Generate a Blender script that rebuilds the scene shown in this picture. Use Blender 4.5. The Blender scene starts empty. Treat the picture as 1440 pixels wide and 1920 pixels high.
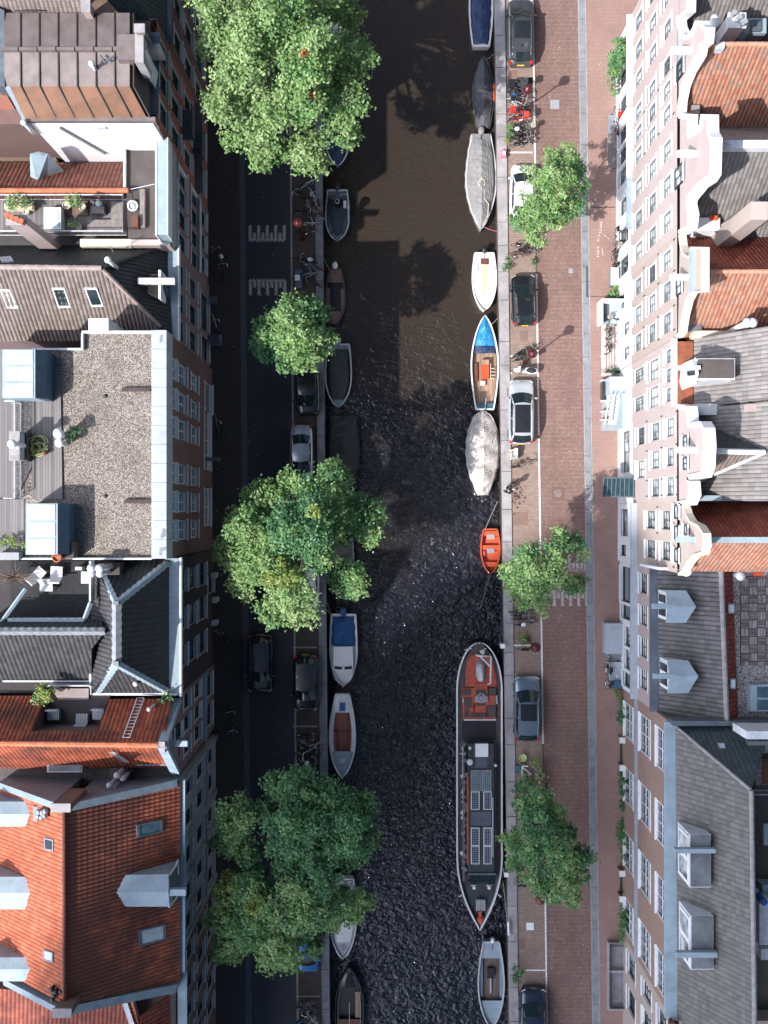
import bpy, bmesh, math, random
import numpy as np
from mathutils import Vector, Matrix
from math import sin, cos, pi, radians, floor, atan2, hypot, sqrt
random.seed(7)
rnd = random.random
def ru(a, b): return a + (b - a) * random.random()
S = bpy.context.scene
C = S.collection
# ------------------------------------------------------------------ camera
HC, FP = 70.0, 1820.0            # camera height, focal length in photo pixels (1440 wide)
cd = bpy.data.cameras.new("camera"); cam = bpy.data.objects.new("camera", cd); C.objects.link(cam)
cam.location = (0, 0, HC); cam.rotation_euler = (0, 0, 0)
cd.sensor_fit = 'HORIZONTAL'; cd.sensor_width = 36; cd.lens = FP / 1440 * 36
cd.clip_start = 0.5; cd.clip_end = 4000
S.camera = cam
# ------------------------------------------------------------------ light
EL = radians(45); AZ = (0.81, 0.586)
sd = bpy.data.lights.new("sun", 'SUN'); sun = bpy.data.objects.new("sun", sd); C.objects.link(sun)
sd.energy = 4.9; sd.angle = radians(0.55); sd.color = (1.0, 0.96, 0.925)
sun.rotation_euler = Vector((AZ[0]*cos(EL), AZ[1]*cos(EL), -sin(EL))).to_track_quat('-Z', 'Y').to_euler()
sun.location = (-60, -40, 90)
W = bpy.data.worlds.new("World"); S.world = W; W.use_nodes = True
wn = W.node_tree.nodes; wl = W.node_tree.links
bg = wn['Background']; sky = wn.new('ShaderNodeTexSky'); sky.sky_type = 'NISHITA'; sky.sun_disc = False
sky.sun_elevation = EL; sky.sun_rotation = atan2(-AZ[0], -AZ[1]); sky.altitude = 50
tc = wn.new('ShaderNodeTexCoord'); nz = wn.new('ShaderNodeTexNoise'); nz.inputs['Scale'].default_value = 4.2; nz.inputs['Detail'].default_value = 6; nz.inputs['Roughness'].default_value = .55
rp = wn.new('ShaderNodeValToRGB'); rp.color_ramp.elements[0].position = .64; rp.color_ramp.elements[1].position = .72; mxw = wn.new('ShaderNodeMix'); mxw.data_type = 'RGBA'
mxw.inputs[7].default_value = (35, 37, 45, 1)          # white clouds scattered over the blue sky
wl.new(tc.outputs['Generated'], nz.inputs['Vector']); wl.new(nz.outputs[0], rp.inputs[0])
dt = wn.new('ShaderNodeVectorMath'); dt.operation = 'DOT_PRODUCT'; dt.inputs[1].default_value = (-.93, -.30, .2); wl.new(tc.outputs['Generated'], dt.inputs[0])   # a bright cloud bank to the west
sm_ = wn.new('ShaderNodeMath'); sm_.operation = 'MULTIPLY_ADD'; wl.new(nz.outputs[0], sm_.inputs[0]); sm_.inputs[1].default_value = .9; wl.new(dt.outputs['Value'], sm_.inputs[2])
rb = wn.new('ShaderNodeValToRGB'); rb.color_ramp.elements[0].position = .98; rb.color_ramp.elements[1].position = 1.04; wl.new(sm_.outputs[0], rb.inputs[0])
mm_ = wn.new('ShaderNodeMath'); mm_.operation = 'MAXIMUM'; wl.new(rp.outputs[0], mm_.inputs[0]); wl.new(rb.outputs[0], mm_.inputs[1]); wl.new(mm_.outputs[0], mxw.inputs[0])
wl.new(sky.outputs[0], mxw.inputs[6])
wl.new(mxw.outputs[2], bg.inputs[0]); bg.inputs[1].default_value = 0.059
S.view_settings.view_transform = 'Standard'; S.view_settings.look = 'None'
S.view_settings.exposure = 0.55; S.view_settings.gamma = 1
S.render.engine = 'CYCLES'
S.cycles.max_bounces = 5; S.cycles.diffuse_bounces = 2; S.cycles.glossy_bounces = 2
S.cycles.transparent_max_bounces = 6; S.cycles.caustics_reflective = False; S.cycles.caustics_refractive = False

# ------------------------------------------------------------------ pixels to metres
def P(px, py, z=0.0):
    k = (HC - z) / FP
    return Vector(((px - 720) * k, (960 - py) * k, z))
def zof(X, px): return HC - FP * X / (px - 720)
def F(X, px, py):                  # point of the vertical plane x = X seen at a photo pixel -> (y, z)
    z = zof(X, px); return ((960 - py) * (HC - z) / FP, z)
def onplane(a, b, c, px, py):      # the sight line through a pixel meets the plane a b c
    n = (b - a).cross(c - a); o = Vector((0, 0, HC)); d = P(px, py, 0) - o
    t = n.dot(a - o) / n.dot(d); return o + d * t

# ------------------------------------------------------------------ materials
def newmat(name):
    m = bpy.data.materials.new(name); m.use_nodes = True
    nt = m.node_tree; return m, nt, nt.nodes['Principled BSDF']
class N:
    """small node helper"""
    def __init__(s, nt): s.nt = nt
    def _set(s, sock, v):
        if isinstance(v, bpy.types.NodeSocket): s.nt.links.new(v, sock)
        elif v is not None: sock.default_value = v
    def math(s, op, a, b=None, c=None):
        n = s.nt.nodes.new('ShaderNodeMath'); n.operation = op
        s._set(n.inputs[0], a); s._set(n.inputs[1], b); s._set(n.inputs[2], c); return n.outputs[0]
    def noise(s, vec, scale, detail=4, rough=.55, dist=0):
        n = s.nt.nodes.new('ShaderNodeTexNoise'); s._set(n.inputs['Vector'], vec)
        n.inputs['Scale'].default_value = scale; n.inputs['Detail'].default_value = detail
        n.inputs['Roughness'].default_value = rough; n.inputs['Distortion'].default_value = dist; return n.outputs[0]
    def coord(s, which='Object'):
        return s.nt.nodes.new('ShaderNodeTexCoord').outputs[which]
    def sep(s, v):
        n = s.nt.nodes.new('ShaderNodeSeparateXYZ'); s._set(n.inputs[0], v); return n.outputs
    def comb(s, x=0., y=0., z=0.):
        n = s.nt.nodes.new('ShaderNodeCombineXYZ')
        for i, v in enumerate((x, y, z)): s._set(n.inputs[i], v)
        return n.outputs[0]
    def mapping(s, v, sc=(1, 1, 1), rot=(0, 0, 0)):
        n = s.nt.nodes.new('ShaderNodeMapping'); s._set(n.inputs[0], v)
        n.inputs['Scale'].default_value = sc; n.inputs['Rotation'].default_value = rot; return n.outputs[0]
    def mix(s, f, a, b, mode='MIX'):
        n = s.nt.nodes.new('ShaderNodeMix'); n.data_type = 'RGBA'; n.blend_type = mode
        s._set(n.inputs[0], f); s._set(n.inputs[6], col4(a)); s._set(n.inputs[7], col4(b)); return n.outputs[2]
    def ramp(s, f, stops):
        n = s.nt.nodes.new('ShaderNodeValToRGB'); s._set(n.inputs[0], f); e = n.color_ramp.elements
        while len(e) > 1: e.remove(e[0])
        e[0].position = stops[0][0]; e[0].color = col4(stops[0][1])
        for p, c in stops[1:]: q = e.new(p); q.color = col4(c)
        return n.outputs[0]
    def white(s, v):
        n = s.nt.nodes.new('ShaderNodeTexWhiteNoise'); s._set(n.inputs['Vector'], v); return n.outputs[0]
    def bump(s, h, strength=.5, dist=.05, normal=None):
        n = s.nt.nodes.new('ShaderNodeBump'); s._set(n.inputs['Height'], h)
        n.inputs['Strength'].default_value = strength; n.inputs['Distance'].default_value = dist
        if normal: s._set(n.inputs['Normal'], normal)
        return n.outputs[0]
def col4(c):
    if isinstance(c, bpy.types.NodeSocket): return c
    if isinstance(c, (int, float)): return (c, c, c, 1)
    return tuple(c) + ((1,) if len(c) == 3 else ())
def sc(c, k): return tuple(min(1, x * k) for x in c)
def mk(name, c, rough=.7, metal=0, var=.25, vs=2.5, bump=0, bs=12, spec=.5, c2=None, dirt=0, coat=0):
    """plain material: base colour with two scales of natural variation, optional bump and grime"""
    m, nt, b = newmat(name); n = N(nt); co = n.coord()
    a = n.noise(co, vs, 5, .6); f = n.noise(co, vs * 9, 3, .6)
    col = n.mix(n.ramp(a, [(.3, 0.), (.7, 1.)]), sc(c, 1 - var), c2 or sc(c, 1 + var))
    col = n.mix(n.math('MULTIPLY', f, var), col, sc(c, .55))
    if dirt:
        d = n.ramp(n.noise(co, vs * .45, 6, .7, .6), [(.5, 0.), (.68, dirt)])
        col = n.mix(d, col, (.07, .06, .045))
    nt.links.new(col, b.inputs['Base Color'])
    b.inputs['Roughness'].default_value = rough; b.inputs['Metallic'].default_value = metal
    b.inputs['Specular IOR Level'].default_value = spec; b.inputs['Coat Weight'].default_value = coat
    b.inputs['Coat Roughness'].default_value = .04
    if bump: nt.links.new(n.bump(n.noise(co, bs, 4, .6), bump, .04), b.inputs['Normal'])
    return m
def mk_tile(name, cols, moss=.25, mosscol=(.05, .05, .035), gap=.5, rough=.75, patch=1.2, grad=0):
    """clay roof tiles: UV counts tiles (u) and courses (v); every tile has its own tone"""
    m, nt, b = newmat(name); n = N(nt); uv = n.coord('UV'); o = n.coord('Object')
    x, y, _ = n.sep(uv); fx = n.math('FLOOR', x); fy = n.math('FLOOR', y)
    w = n.white(n.comb(fx, fy, 0.))
    st = [((i + .0) / (len(cols) - 1), c) for i, c in enumerate(cols)]
    base = n.ramp(w, st)
    big = n.ramp(n.math('ADD', n.noise(o, patch, 6, .65), n.math('MULTIPLY', n.sep(o)[0], -grad)), [(.42, 0.), (.65, moss)])   # grad: soot gathers away from the eaves
    base = n.mix(big, base, mosscol)
    fine = n.noise(o, 14, 4, .7); base = n.mix(n.math('MULTIPLY', fine, .35), base, sc(cols[0], .5))
    gx = n.math('FRACT', x); g = n.math('LESS_THAN', gx, .14)
    gy = n.math('LESS_THAN', n.math('FRACT', y), .06)
    base = n.mix(n.math('MULTIPLY', n.math('MAXIMUM', g, gy), gap), base, (.012, .01, .009))
    nt.links.new(base, b.inputs['Base Color']); b.inputs['Roughness'].default_value = rough
    nt.links.new(n.bump(fine, .3, .02), b.inputs['Normal']); return m
def mk_brick(name, c1, c2, mortar, wall=True, bw=.22, bh=.065, var=.35, dirt=.25, offset=.5, msize=.012):
    m, nt, b = newmat(name); n = N(nt); o = n.coord()
    if wall:
        x, y, z = n.sep(o); v = n.comb(n.math('ADD', x, y), z, 0.)
    else: v = o
    t = nt.nodes.new('ShaderNodeTexBrick'); nt.links.new(v, t.inputs['Vector'])
    t.inputs['Color1'].default_value = col4(c1); t.inputs['Color2'].default_value = col4(c2)
    t.inputs['Mortar'].default_value = col4(mortar); t.inputs['Scale'].default_value = 1
    t.inputs['Mortar Size'].default_value = msize; t.inputs['Brick Width'].default_value = bw
    t.inputs['Row Height'].default_value = bh; t.offset = offset
    col = n.mix(n.ramp(n.noise(o, .7, 6, .65), [(.35, 0.), (.75, dirt)]), t.outputs[0], sc(c1, .35))
    col = n.mix(n.math('MULTIPLY', n.noise(o, 9, 3, .7), var), col, sc(c2, .6))
    nt.links.new(col, b.inputs['Base Color']); b.inputs['Roughness'].default_value = .85
    nt.links.new(n.bump(t.outputs['Fac'], -.25, .01), b.inputs['Normal']); return m
def mk_herring(name, c1, c2, c3, joint, cell=.105, ang=45, dirt=.3, dc=(.05, .035, .03)):
    """herringbone paving, each brick two cells"""
    m, nt, b = newmat(name); n = N(nt); o = n.coord()
    v = n.mapping(o, (1 / cell, 1 / cell, 1), (0, 0, radians(ang)))
    x, y, _ = n.sep(v); i = n.math('FLOOR', x); j = n.math('FLOOR', y)
    fx = n.math('SUBTRACT', x, i); fy = n.math('SUBTRACT', y, j)
    k = n.math('FLOORED_MODULO', n.math('SUBTRACT', i, j), 4.)
    def eq(q): return n.math('COMPARE', k, float(q), .1)
    e0, e1, e2, e3 = eq(0), eq(1), eq(2), eq(3); mm = .1
    def nn(cond, e): return n.math('MULTIPLY', cond, n.math('SUBTRACT', 1., e))
    a = nn(n.math('LESS_THAN', fx, mm), e1); bb = nn(n.math('GREATER_THAN', fx, 1 - mm), e0)
    c = nn(n.math('LESS_THAN', fy, mm), e2); d = nn(n.math('GREATER_THAN', fy, 1 - mm), e3)
    jt = n.math('MAXIMUM', n.math('MAXIMUM', a, bb), n.math('MAXIMUM', c, d))
    idx = n.comb(n.math('SUBTRACT', i, e1), n.math('SUBTRACT', j, e2), n.math('ADD', e0, e1))
    col = n.ramp(n.white(idx), [(0., c1), (.5, c2), (1., c3)])
    col = n.mix(n.math('MULTIPLY', n.math('ADD', e0, e1), .28), col, sc(c1, .55))
    col = n.mix(n.math('MULTIPLY', jt, .75), col, joint)
    big = n.ramp(n.noise(o, .35, 6, .62, .5), [(.36, 0.), (.72, dirt)]); col = n.mix(big, col, dc)
    spot = n.ramp(n.noise(o, 2.6, 3, .5), [(.66, 0.), (.75, .35)]); col = n.mix(spot, col, sc(c3, 1.25))
    tr = n.ramp(n.noise(n.mapping(o, (1, .05, 1)), 1.1, 4, .5), [(.4, 0.), (.7, .3)]); col = n.mix(tr, col, sc(c1, .6))
    nt.links.new(col, b.inputs['Base Color']); b.inputs['Roughness'].default_value = .8
    nt.links.new(n.bump(jt, -.3, .012), b.inputs['Normal']); return m

# ------------------------------------------------------------------ mesh builder
class MB:
    def __init__(s): s.v = []; s.f = []; s.m = []; s.uv = None
    def add(s, vs, fs, mi=0):
        o = len(s.v); s.v += [tuple(q) for q in vs]; s.f += [tuple(o + i for i in q) for q in fs]; s.m += [mi] * len(fs); return s
    def quad(s, *p, mi=0): return s.add(p, [tuple(range(len(p)))], mi)
    def box(s, c, d, rz=0, mi=0, tilt=None):
        hx, hy, hz = d[0]/2, d[1]/2, d[2]/2; R = Matrix.Rotation(rz, 3, 'Z')
        if tilt: R = R @ Matrix.Rotation(tilt[1], 3, tilt[0])
        vs = [Vector(c) + R @ Vector((x*hx, y*hy, z*hz)) for z in (-1, 1) for x, y in ((-1, -1), (1, -1), (1, 1), (-1, 1))]
        return s.add(vs, [(3, 2, 1, 0), (4, 5, 6, 7), (0, 1, 5, 4), (1, 2, 6, 5), (2, 3, 7, 6), (3, 0, 4, 7)], mi)
    def b2(s, a, b, mi=0):         # box between two corners
        a, b = [min(q, w) for q, w in zip(a, b)], [max(q, w) for q, w in zip(a, b)]
        return s.box([(q + w)/2 for q, w in zip(a, b)], [w - q for q, w in zip(a, b)], 0, mi)
    def bp(s, x0, y0, x1, y1, z0, z1, mi=0):   # box whose top face fills a photo rectangle at height z1
        a, b = P(x0, y0, z1), P(x1, y1, z1); return s.b2((a.x, a.y, z0), (b.x, b.y, z1), mi)
    def prism(s, pts, z0, z1, mi=0, top=True, bottom=False):
        """pts (x,y) or (x,y,z) - with z the top follows it; z1 may be None"""
        t = [Vector((p[0], p[1], p[2] if z1 is None else z1)) for p in pts]; b = [Vector((p[0], p[1], z0)) for p in pts]; n = len(t)
        ar = sum(t[i].x * t[(i+1) % n].y - t[(i+1) % n].x * t[i].y for i in range(n))
        if ar < 0: t.reverse(); b.reverse()
        fs = [(i, (i+1) % n, n + (i+1) % n, n + i) for i in range(n)]
        if top: fs.append(tuple(range(n, 2*n)))
        if bottom: fs.append(tuple(range(n-1, -1, -1)))
        return s.add(b + t, fs, mi)
    def tube(s, pts, r, n=6, mi=0, caps=True):
        pts = [Vector(p) for p in pts]; rs = r if isinstance(r, (list, tuple)) else [r] * len(pts); vs = []; fs = []
        up = Vector((0, 0, 1)); prev = None
        for i, p in enumerate(pts):
            d = (pts[min(i+1, len(pts)-1)] - pts[max(i-1, 0)])
            d = d.normalized() if d.length > 1e-9 else Vector((0, 0, 1))
            a = prev - d * prev.dot(d) if prev else d.cross(up if abs(d.z) < .95 else Vector((1, 0, 0)))
            if a.length < 1e-6: a = d.orthogonal()
            a.normalize(); prev = a; b = d.cross(a)
            for k in range(n): t = 2*pi*k/n; vs.append(p + (a * cos(t) + b * sin(t)) * rs[i])
        for i in range(len(pts)-1):
            for k in range(n): k2 = (k+1) % n; fs.append((i*n+k, i*n+k2, (i+1)*n+k2, (i+1)*n+k))
        if caps: fs.append(tuple(range(n-1, -1, -1))); fs.append(tuple(range((len(pts)-1)*n, len(pts)*n)))
        return s.add(vs, fs, mi)
    def ring(s, c, R, r, n=16, m=5, axis='X', mi=0, sy=1, rot=0):  # torus, wheel lying in the plane across axis
        vs = []; fs = []
        for i in range(n):
            t = 2*pi*i/n
            for k in range(m):
                q = 2*pi*k/m; a = (R + r*cos(q)); u, v, w = a*cos(t), a*sin(t)*sy, r*sin(q)
                p = Vector((w, u, v)) if axis == 'X' else Vector((u, w, v)) if axis == 'Y' else Vector((u, v, w))
                if rot: p = Matrix.Rotation(rot, 3, 'Z') @ p
                vs.append(Vector(c) + p)
        for i in range(n):
            for k in range(m): fs.append((i*m+k, ((i+1) % n)*m+k, ((i+1) % n)*m+(k+1) % m, i*m+(k+1) % m))
        return s.add(vs, fs, mi)
    def lathe(s, c, prof, n=14, mi=0, sx=1, sy=1):   # prof: (radius, z) from bottom to top
        vs = []; fs = []; c = Vector(c)
        for r, z in prof:
            for k in range(n): t = 2*pi*k/n; vs.append(c + Vector((r*cos(t)*sx, r*sin(t)*sy, z)))
        L = len(prof)
        for i in range(L-1):
            for k in range(n): k2 = (k+1) % n; fs.append((i*n+k, i*n+k2, (i+1)*n+k2, (i+1)*n+k))
        fs.append(tuple(range(n-1, -1, -1))); fs.append(tuple(range((L-1)*n, L*n)))
        return s.add(vs, fs, mi)
    def ball(s, c, r, n=12, sz=1, mi=0, sx=1, sy=1):
        m = max(4, n//2); return s.lathe(c, [(max(r*sin(pi*i/m), .001), -r*cos(pi*i/m)*sz) for i in range(m+1)], n, mi, sx, sy)
    def grid(s, A, mi=0, flip=False):    # A[i][j] of points
        n, m = len(A), len(A[0]); fs = []
        for i in range(n-1):
            for j in range(m-1):
                q = (i*m+j, i*m+j+1, (i+1)*m+j+1, (i+1)*m+j); fs.append(q[::-1] if flip else q)
        return s.add([p for r in A for p in r], fs, mi)
    def build(s, name, mat, parent=None, smooth=False, org=None):
        me = bpy.data.meshes.new(name)
        o = Vector(parent['_o']) if (parent is not None and org is None and '_o' in parent) else Vector(org or (0, 0, 0))
        vs = [(q[0]-o.x, q[1]-o.y, q[2]-o.z) for q in s.v]
        me.from_pydata(vs, [], s.f)
        ms = mat if isinstance(mat, (list, tuple)) else [mat]
        for m in ms: me.materials.append(m)
        if len(ms) > 1: me.polygons.foreach_set('material_index', s.m)
        if s.uv is not None:
            l = me.uv_layers.new(name='UVMap'); idx = np.zeros(len(me.loops), dtype=np.int32); me.loops.foreach_get('vertex_index', idx)
            l.data.foreach_set('uv', np.asarray(s.uv, dtype=np.float32)[idx].ravel())
        if smooth: me.polygons.foreach_set('use_smooth', [True] * len(me.polygons))
        ob = bpy.data.objects.new(name, me); C.objects.link(ob)
        if parent is not None:
            ob.parent = parent
            if '_o' in parent: ob['_o'] = parent['_o']
        elif org is not None: ob.location = o
        return ob
def thing(name, label, cat, loc=(0, 0, 0), group=None, proto=False, rz=0):
    """an Empty at the thing's base; parts are given in world metres (or local ones for a prototype)"""
    o = bpy.data.objects.new(name, None); C.objects.link(o); o.empty_display_size = .2
    o.location = loc; o['_o'] = (0, 0, 0) if proto else tuple(loc); o.rotation_euler = (0, 0, rz)
    tag(o, label, cat, group); return o
def tag(o, label=None, cat=None, group=None, kind=None):
    if label: o['label'] = label
    if cat: o['category'] = cat
    if group: o['group'] = group
    if kind: o['kind'] = kind
    return o
def solo(mb, name, mat, label, cat, loc=None, group=None, smooth=False):   # a thing that is one mesh
    if loc is None:
        xs = [q[0] for q in mb.v]; ys = [q[1] for q in mb.v]; loc = ((min(xs)+max(xs))/2, (min(ys)+max(ys))/2, min(q[2] for q in mb.v))
    return tag(mb.build(name, mat, None, smooth, loc), label, cat, group)
def struct(name, mb, mat, smooth=False): return tag(mb.build(name, mat, None, smooth), kind='structure')
def dup(o, loc=None, rz=None, parent=None, scale=None):
    kids = [k for k in o.children]
    c = o.copy(); C.objects.link(c); c.parent = parent
    if loc is not None: c.location = loc
    if rz is not None: c.rotation_euler = (0, 0, rz)
    if scale is not None: c.scale = scale
    for k in kids: dup(k, parent=c)
    return c
ORD = ['first', 'second', 'third', 'fourth', 'fifth', 'sixth', 'seventh', 'eighth', 'ninth', 'tenth', 'eleventh', 'twelfth', 'thirteenth', 'fourteenth']
# ------------------------------------------------------------------ the material library
M = {}
M['asphalt'] = mk('road_dark', (.03, .032, .04), .85, var=.25, vs=.8, bump=.15, bs=30, dirt=.2)
M['stone'] = mk('quay_stone', (.33, .31, .31), .8, var=.2, vs=1.2, bump=.2, dirt=.45)
M['granite'] = mk('gutter_granite', (.22, .235, .25), .75, var=.22, vs=1.5, dirt=.25)
M['leadgrey'] = mk('band_grey', (.09, .11, .14), .8, var=.2, vs=1.2, dirt=.3)
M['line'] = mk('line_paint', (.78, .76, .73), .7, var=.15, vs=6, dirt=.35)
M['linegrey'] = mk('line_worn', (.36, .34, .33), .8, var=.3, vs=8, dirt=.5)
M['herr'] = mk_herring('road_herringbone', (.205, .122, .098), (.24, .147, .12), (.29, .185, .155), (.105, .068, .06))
M['herrl'] = mk_herring('road_herringbone_shaded', (.048, .052, .066), (.057, .061, .076), (.066, .07, .086), (.018, .02, .026))  # dark bluish copy of the east road, west street shade in its colour
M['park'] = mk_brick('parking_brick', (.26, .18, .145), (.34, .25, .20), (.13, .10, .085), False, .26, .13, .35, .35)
M['parkl'] = mk_brick('parking_brick_shaded', (.075, .056, .05), (.105, .08, .068), (.035, .03, .026), False, .26, .13, .35, .4)  # parking brick again, darkened in colour for the shaded west side
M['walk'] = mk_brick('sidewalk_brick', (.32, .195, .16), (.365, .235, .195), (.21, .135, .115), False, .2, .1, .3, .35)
M['walkl'] = mk_brick('sidewalk_brick_shaded', (.066, .056, .054), (.084, .071, .068), (.03, .026, .025), False, .2, .1, .3, .4)  # sidewalk brick again, the shade of the west houses painted in
M['ground'] = mk('ground_soil', (.10, .09, .08), .9, var=.3, vs=.3)
M['quaywall'] = mk_brick('quay_wall_brick', (.09, .06, .05), (.12, .09, .07), (.05, .045, .04), True, .22, .07, .3, .5)
# facades
M['brick_pink'] = mk_brick('brick_pink', (.355, .265, .24), (.41, .32, .295), (.45, .39, .37), var=.2, dirt=.12)
M['brick_pale'] = mk_brick('brick_pale', (.36, .275, .25), (.41, .325, .30), (.46, .41, .39), var=.2, dirt=.12)
M['brick_tan'] = mk_brick('brick_tan', (.34, .265, .225), (.39, .315, .27), (.44, .38, .34), var=.2, dirt=.15)
M['brick_red'] = mk_brick('brick_red', (.34, .085, .055), (.42, .12, .08), (.25, .17, .14), var=.3, dirt=.2)
M['brick_purple'] = mk_brick('brick_purple', (.20, .125, .13), (.25, .16, .17), (.22, .18, .18), var=.3, dirt=.3)
M['brick_dark'] = mk_brick('brick_dark', (.155, .088, .075), (.20, .118, .10), (.14, .10, .09), var=.3, dirt=.3)
M['brick_black'] = mk_brick('brick_black', (.045, .035, .038), (.06, .048, .05), (.04, .035, .035), var=.3, dirt=.2)
M['brick_orange'] = mk_brick('brick_orange', (.25, .145, .105), (.31, .19, .14), (.30, .24, .20), var=.3, dirt=.25)
M['stone_grey'] = mk('facade_stone_grey', (.30, .33, .36), .75, var=.15, vs=2, bump=.1, dirt=.2)
M['sashgrey'] = mk('sash_grey', (.10, .115, .12), .5, var=.1)
M['sash'] = mk('sash_dark', (.035, .045, .05), .5, var=.1)
M['white'] = mk('white_paint', (.74, .75, .75), .55, var=.07, vs=2.5, dirt=.12)
M['wallwhite'] = mk('white_render_wall', (.82, .82, .82), .8, var=.06, vs=1.2, dirt=.1)
M['offwhite'] = mk('weathered_white', (.62, .64, .66), .6, var=.15, vs=3, dirt=.25)
M['cream'] = mk('cream_paint', (.62, .55, .44), .6, var=.12, vs=3, dirt=.2)
M['trimblue'] = mk('blue_grey_trim', (.30, .38, .45), .55, var=.15, vs=2, dirt=.2)
M['zinc'] = mk('zinc', (.22, .29, .335), .5, .2, var=.18, vs=1.6, dirt=.15)
M['zinclight'] = mk('zinc_light', (.29, .37, .42), .55, .0, var=.12, vs=1.6, dirt=.18)
M['zincdark'] = mk('zinc_dark', (.14, .17, .20), .5, .4, var=.25, vs=1.6, dirt=.3)
M['lead'] = mk('lead_patched', (.20, .21, .22), .55, .2, var=.45, vs=.9, dirt=.6)
M['copper'] = mk('copper_brown', (.20, .160, .148), .5, .3, var=.2, vs=1.4, c2=(.255, .21, .20), dirt=.15)
M['copper2'] = mk('copper_orange', (.15, .066, .03), .55, .25, var=.25, vs=1.4, dirt=.15)
M['seam'] = mk('copper_seam', (.05, .038, .035), .6, .2)
M['rust'] = mk('rust_gutter', (.26, .075, .035), .8, var=.4, vs=2, dirt=.4)
M['bitumen'] = mk('bitumen', (.085, .070, .066), .85, var=.25, vs=1, bump=.2, bs=25, dirt=.3)
M['bitumen_brown'] = mk('bitumen_brown', (.16, .105, .075), .9, var=.3, vs=2, bump=.25, bs=35, dirt=.3)
M['concrete'] = mk('parapet_concrete', (.37, .415, .46), .7, var=.1, vs=2, dirt=.2)
M['dark'] = mk('dark_gap', (.02, .02, .022), .8)
M['shadeblue'] = mk('slate_blue', (.045, .065, .085), .6, var=.2)
# roof tiles
M['t_orange'] = mk_tile('tile_orange', [(.36, .075, .026), (.44, .105, .04), (.51, .145, .062)], .35, (.10, .035, .02), .55)
M['t_orange_dirty'] = mk_tile('tile_orange_dirty', [(.29, .058, .024), (.36, .08, .036), (.46, .12, .05)], .85, (.045, .022, .018), .55, patch=.55)
M['t_orange_dirty2'] = mk_tile('tile_orange_weathered', [(.30, .075, .035), (.38, .10, .05), (.48, .14, .065)], .85, (.085, .032, .026), .6, patch=.7, grad=.045)
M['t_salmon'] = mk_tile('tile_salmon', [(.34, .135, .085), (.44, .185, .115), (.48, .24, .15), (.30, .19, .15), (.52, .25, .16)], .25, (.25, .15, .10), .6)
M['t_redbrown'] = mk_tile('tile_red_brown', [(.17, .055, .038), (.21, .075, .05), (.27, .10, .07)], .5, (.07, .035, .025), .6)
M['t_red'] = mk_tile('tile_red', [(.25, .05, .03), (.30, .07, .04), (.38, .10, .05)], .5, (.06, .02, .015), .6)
M['t_beige'] = mk_tile('tile_beige', [(.18, .14, .12), (.235, .19, .17), (.28, .23, .205)], .3, (.12, .09, .07), .7)
M['t_grey'] = mk_tile('tile_grey', [(.165, .15, .143), (.215, .20, .192), (.26, .24, .23)], .35, (.11, .10, .085), .6)
M['t_greyb'] = mk_tile('tile_anthracite', [(.036, .036, .039), (.052, .052, .056), (.072, .071, .075)], .3, (.03, .03, .03), .5)
M['t_greyd'] = mk_tile('tile_grey_dark', [(.085, .08, .08), (.115, .11, .11), (.15, .14, .14)], .3, (.06, .055, .05), .6)
M['t_slate'] = mk_tile('tile_slate', [(.105, .10, .094), (.13, .125, .115), (.165, .155, .142), (.09, .088, .084)], .25, (.10, .10, .07), .6)
M['t_black'] = mk_tile('tile_black', [(.013, .021, .025), (.019, .029, .034), (.026, .037, .042)], .25, (.012, .014, .014), .4, rough=.55)
M['t_green'] = mk_tile('tile_blue_green', [(.030, .05, .055), (.045, .068, .075), (.055, .08, .09)], .3, (.02, .03, .03), .5, rough=.55)
# glass
def mk_glass(name, c, rough=.06, var=.5):
    m, nt, b = newmat(name); n = N(nt); o = n.coord('Object')
    col = n.mix(n.ramp(n.noise(o, 1.1, 3, .6), [(.35, 0.), (.65, 1.)]), sc(c, 1 - var), sc(c, 1 + var * .6))
    nt.links.new(col, b.inputs['Base Color']); b.inputs['Roughness'].default_value = rough; b.inputs['IOR'].default_value = 1.5
    b.inputs['Coat Weight'].default_value = .15; return m
M['glass_dark'] = mk_glass('glass_dark', (.025, .04, .045))
M['glass_blue'] = mk_glass('glass_blue', (.07, .13, .16))
M['glass_pale'] = mk_glass('glass_with_pale_blinds', (.66, .67, .67), var=.35)
M['glass_mid'] = mk_glass('glass_with_curtains', (.38, .40, .40), var=.8)
M['glass_roof'] = mk_glass('glass_roof_light', (.46, .54, .56), .4, var=.25)
M['skylight'] = mk('skylight_dome', (.72, .76, .79), .25, var=.1)
M['wood'] = mk('deck_wood', (.20, .175, .16), .75, var=.35, vs=4)
def mk_plank(name, c, w=.14, axis=0, gap=.4, var=.35, rough=.6):
    m, nt, b = newmat(name); n = N(nt); o = n.coord(); q = n.sep(o)
    a = n.math('DIVIDE', q[axis], w); i = n.math('FLOOR', a); f = n.math('FRACT', a)
    t = n.white(n.comb(i, 0., 0.)); l = n.noise(n.mapping(o, (1, .12, 1) if axis == 0 else (.12, 1, 1)), 14, 4, .6)
    col = n.mix(t, sc(c, 1 - var), sc(c, 1 + var)); col = n.mix(n.math('MULTIPLY', l, .5), col, sc(c, .45))
    col = n.mix(n.math('MULTIPLY', n.math('LESS_THAN', f, .13), gap + .3), col, sc(c, .15))
    nt.links.new(col, b.inputs['Base Color']); b.inputs['Roughness'].default_value = rough; return m
M['deck'] = mk_plank('deck_boards', (.17, .155, .15), .16)
M['teak'] = mk_plank('teak_boards', (.33, .115, .075), .085)
M['teak2'] = mk_plank('oak_boards', (.20, .14, .115), .12)
M['oldwood'] = mk_plank('bare_boards', (.40, .26, .17), .3, gap=.1)
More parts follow.
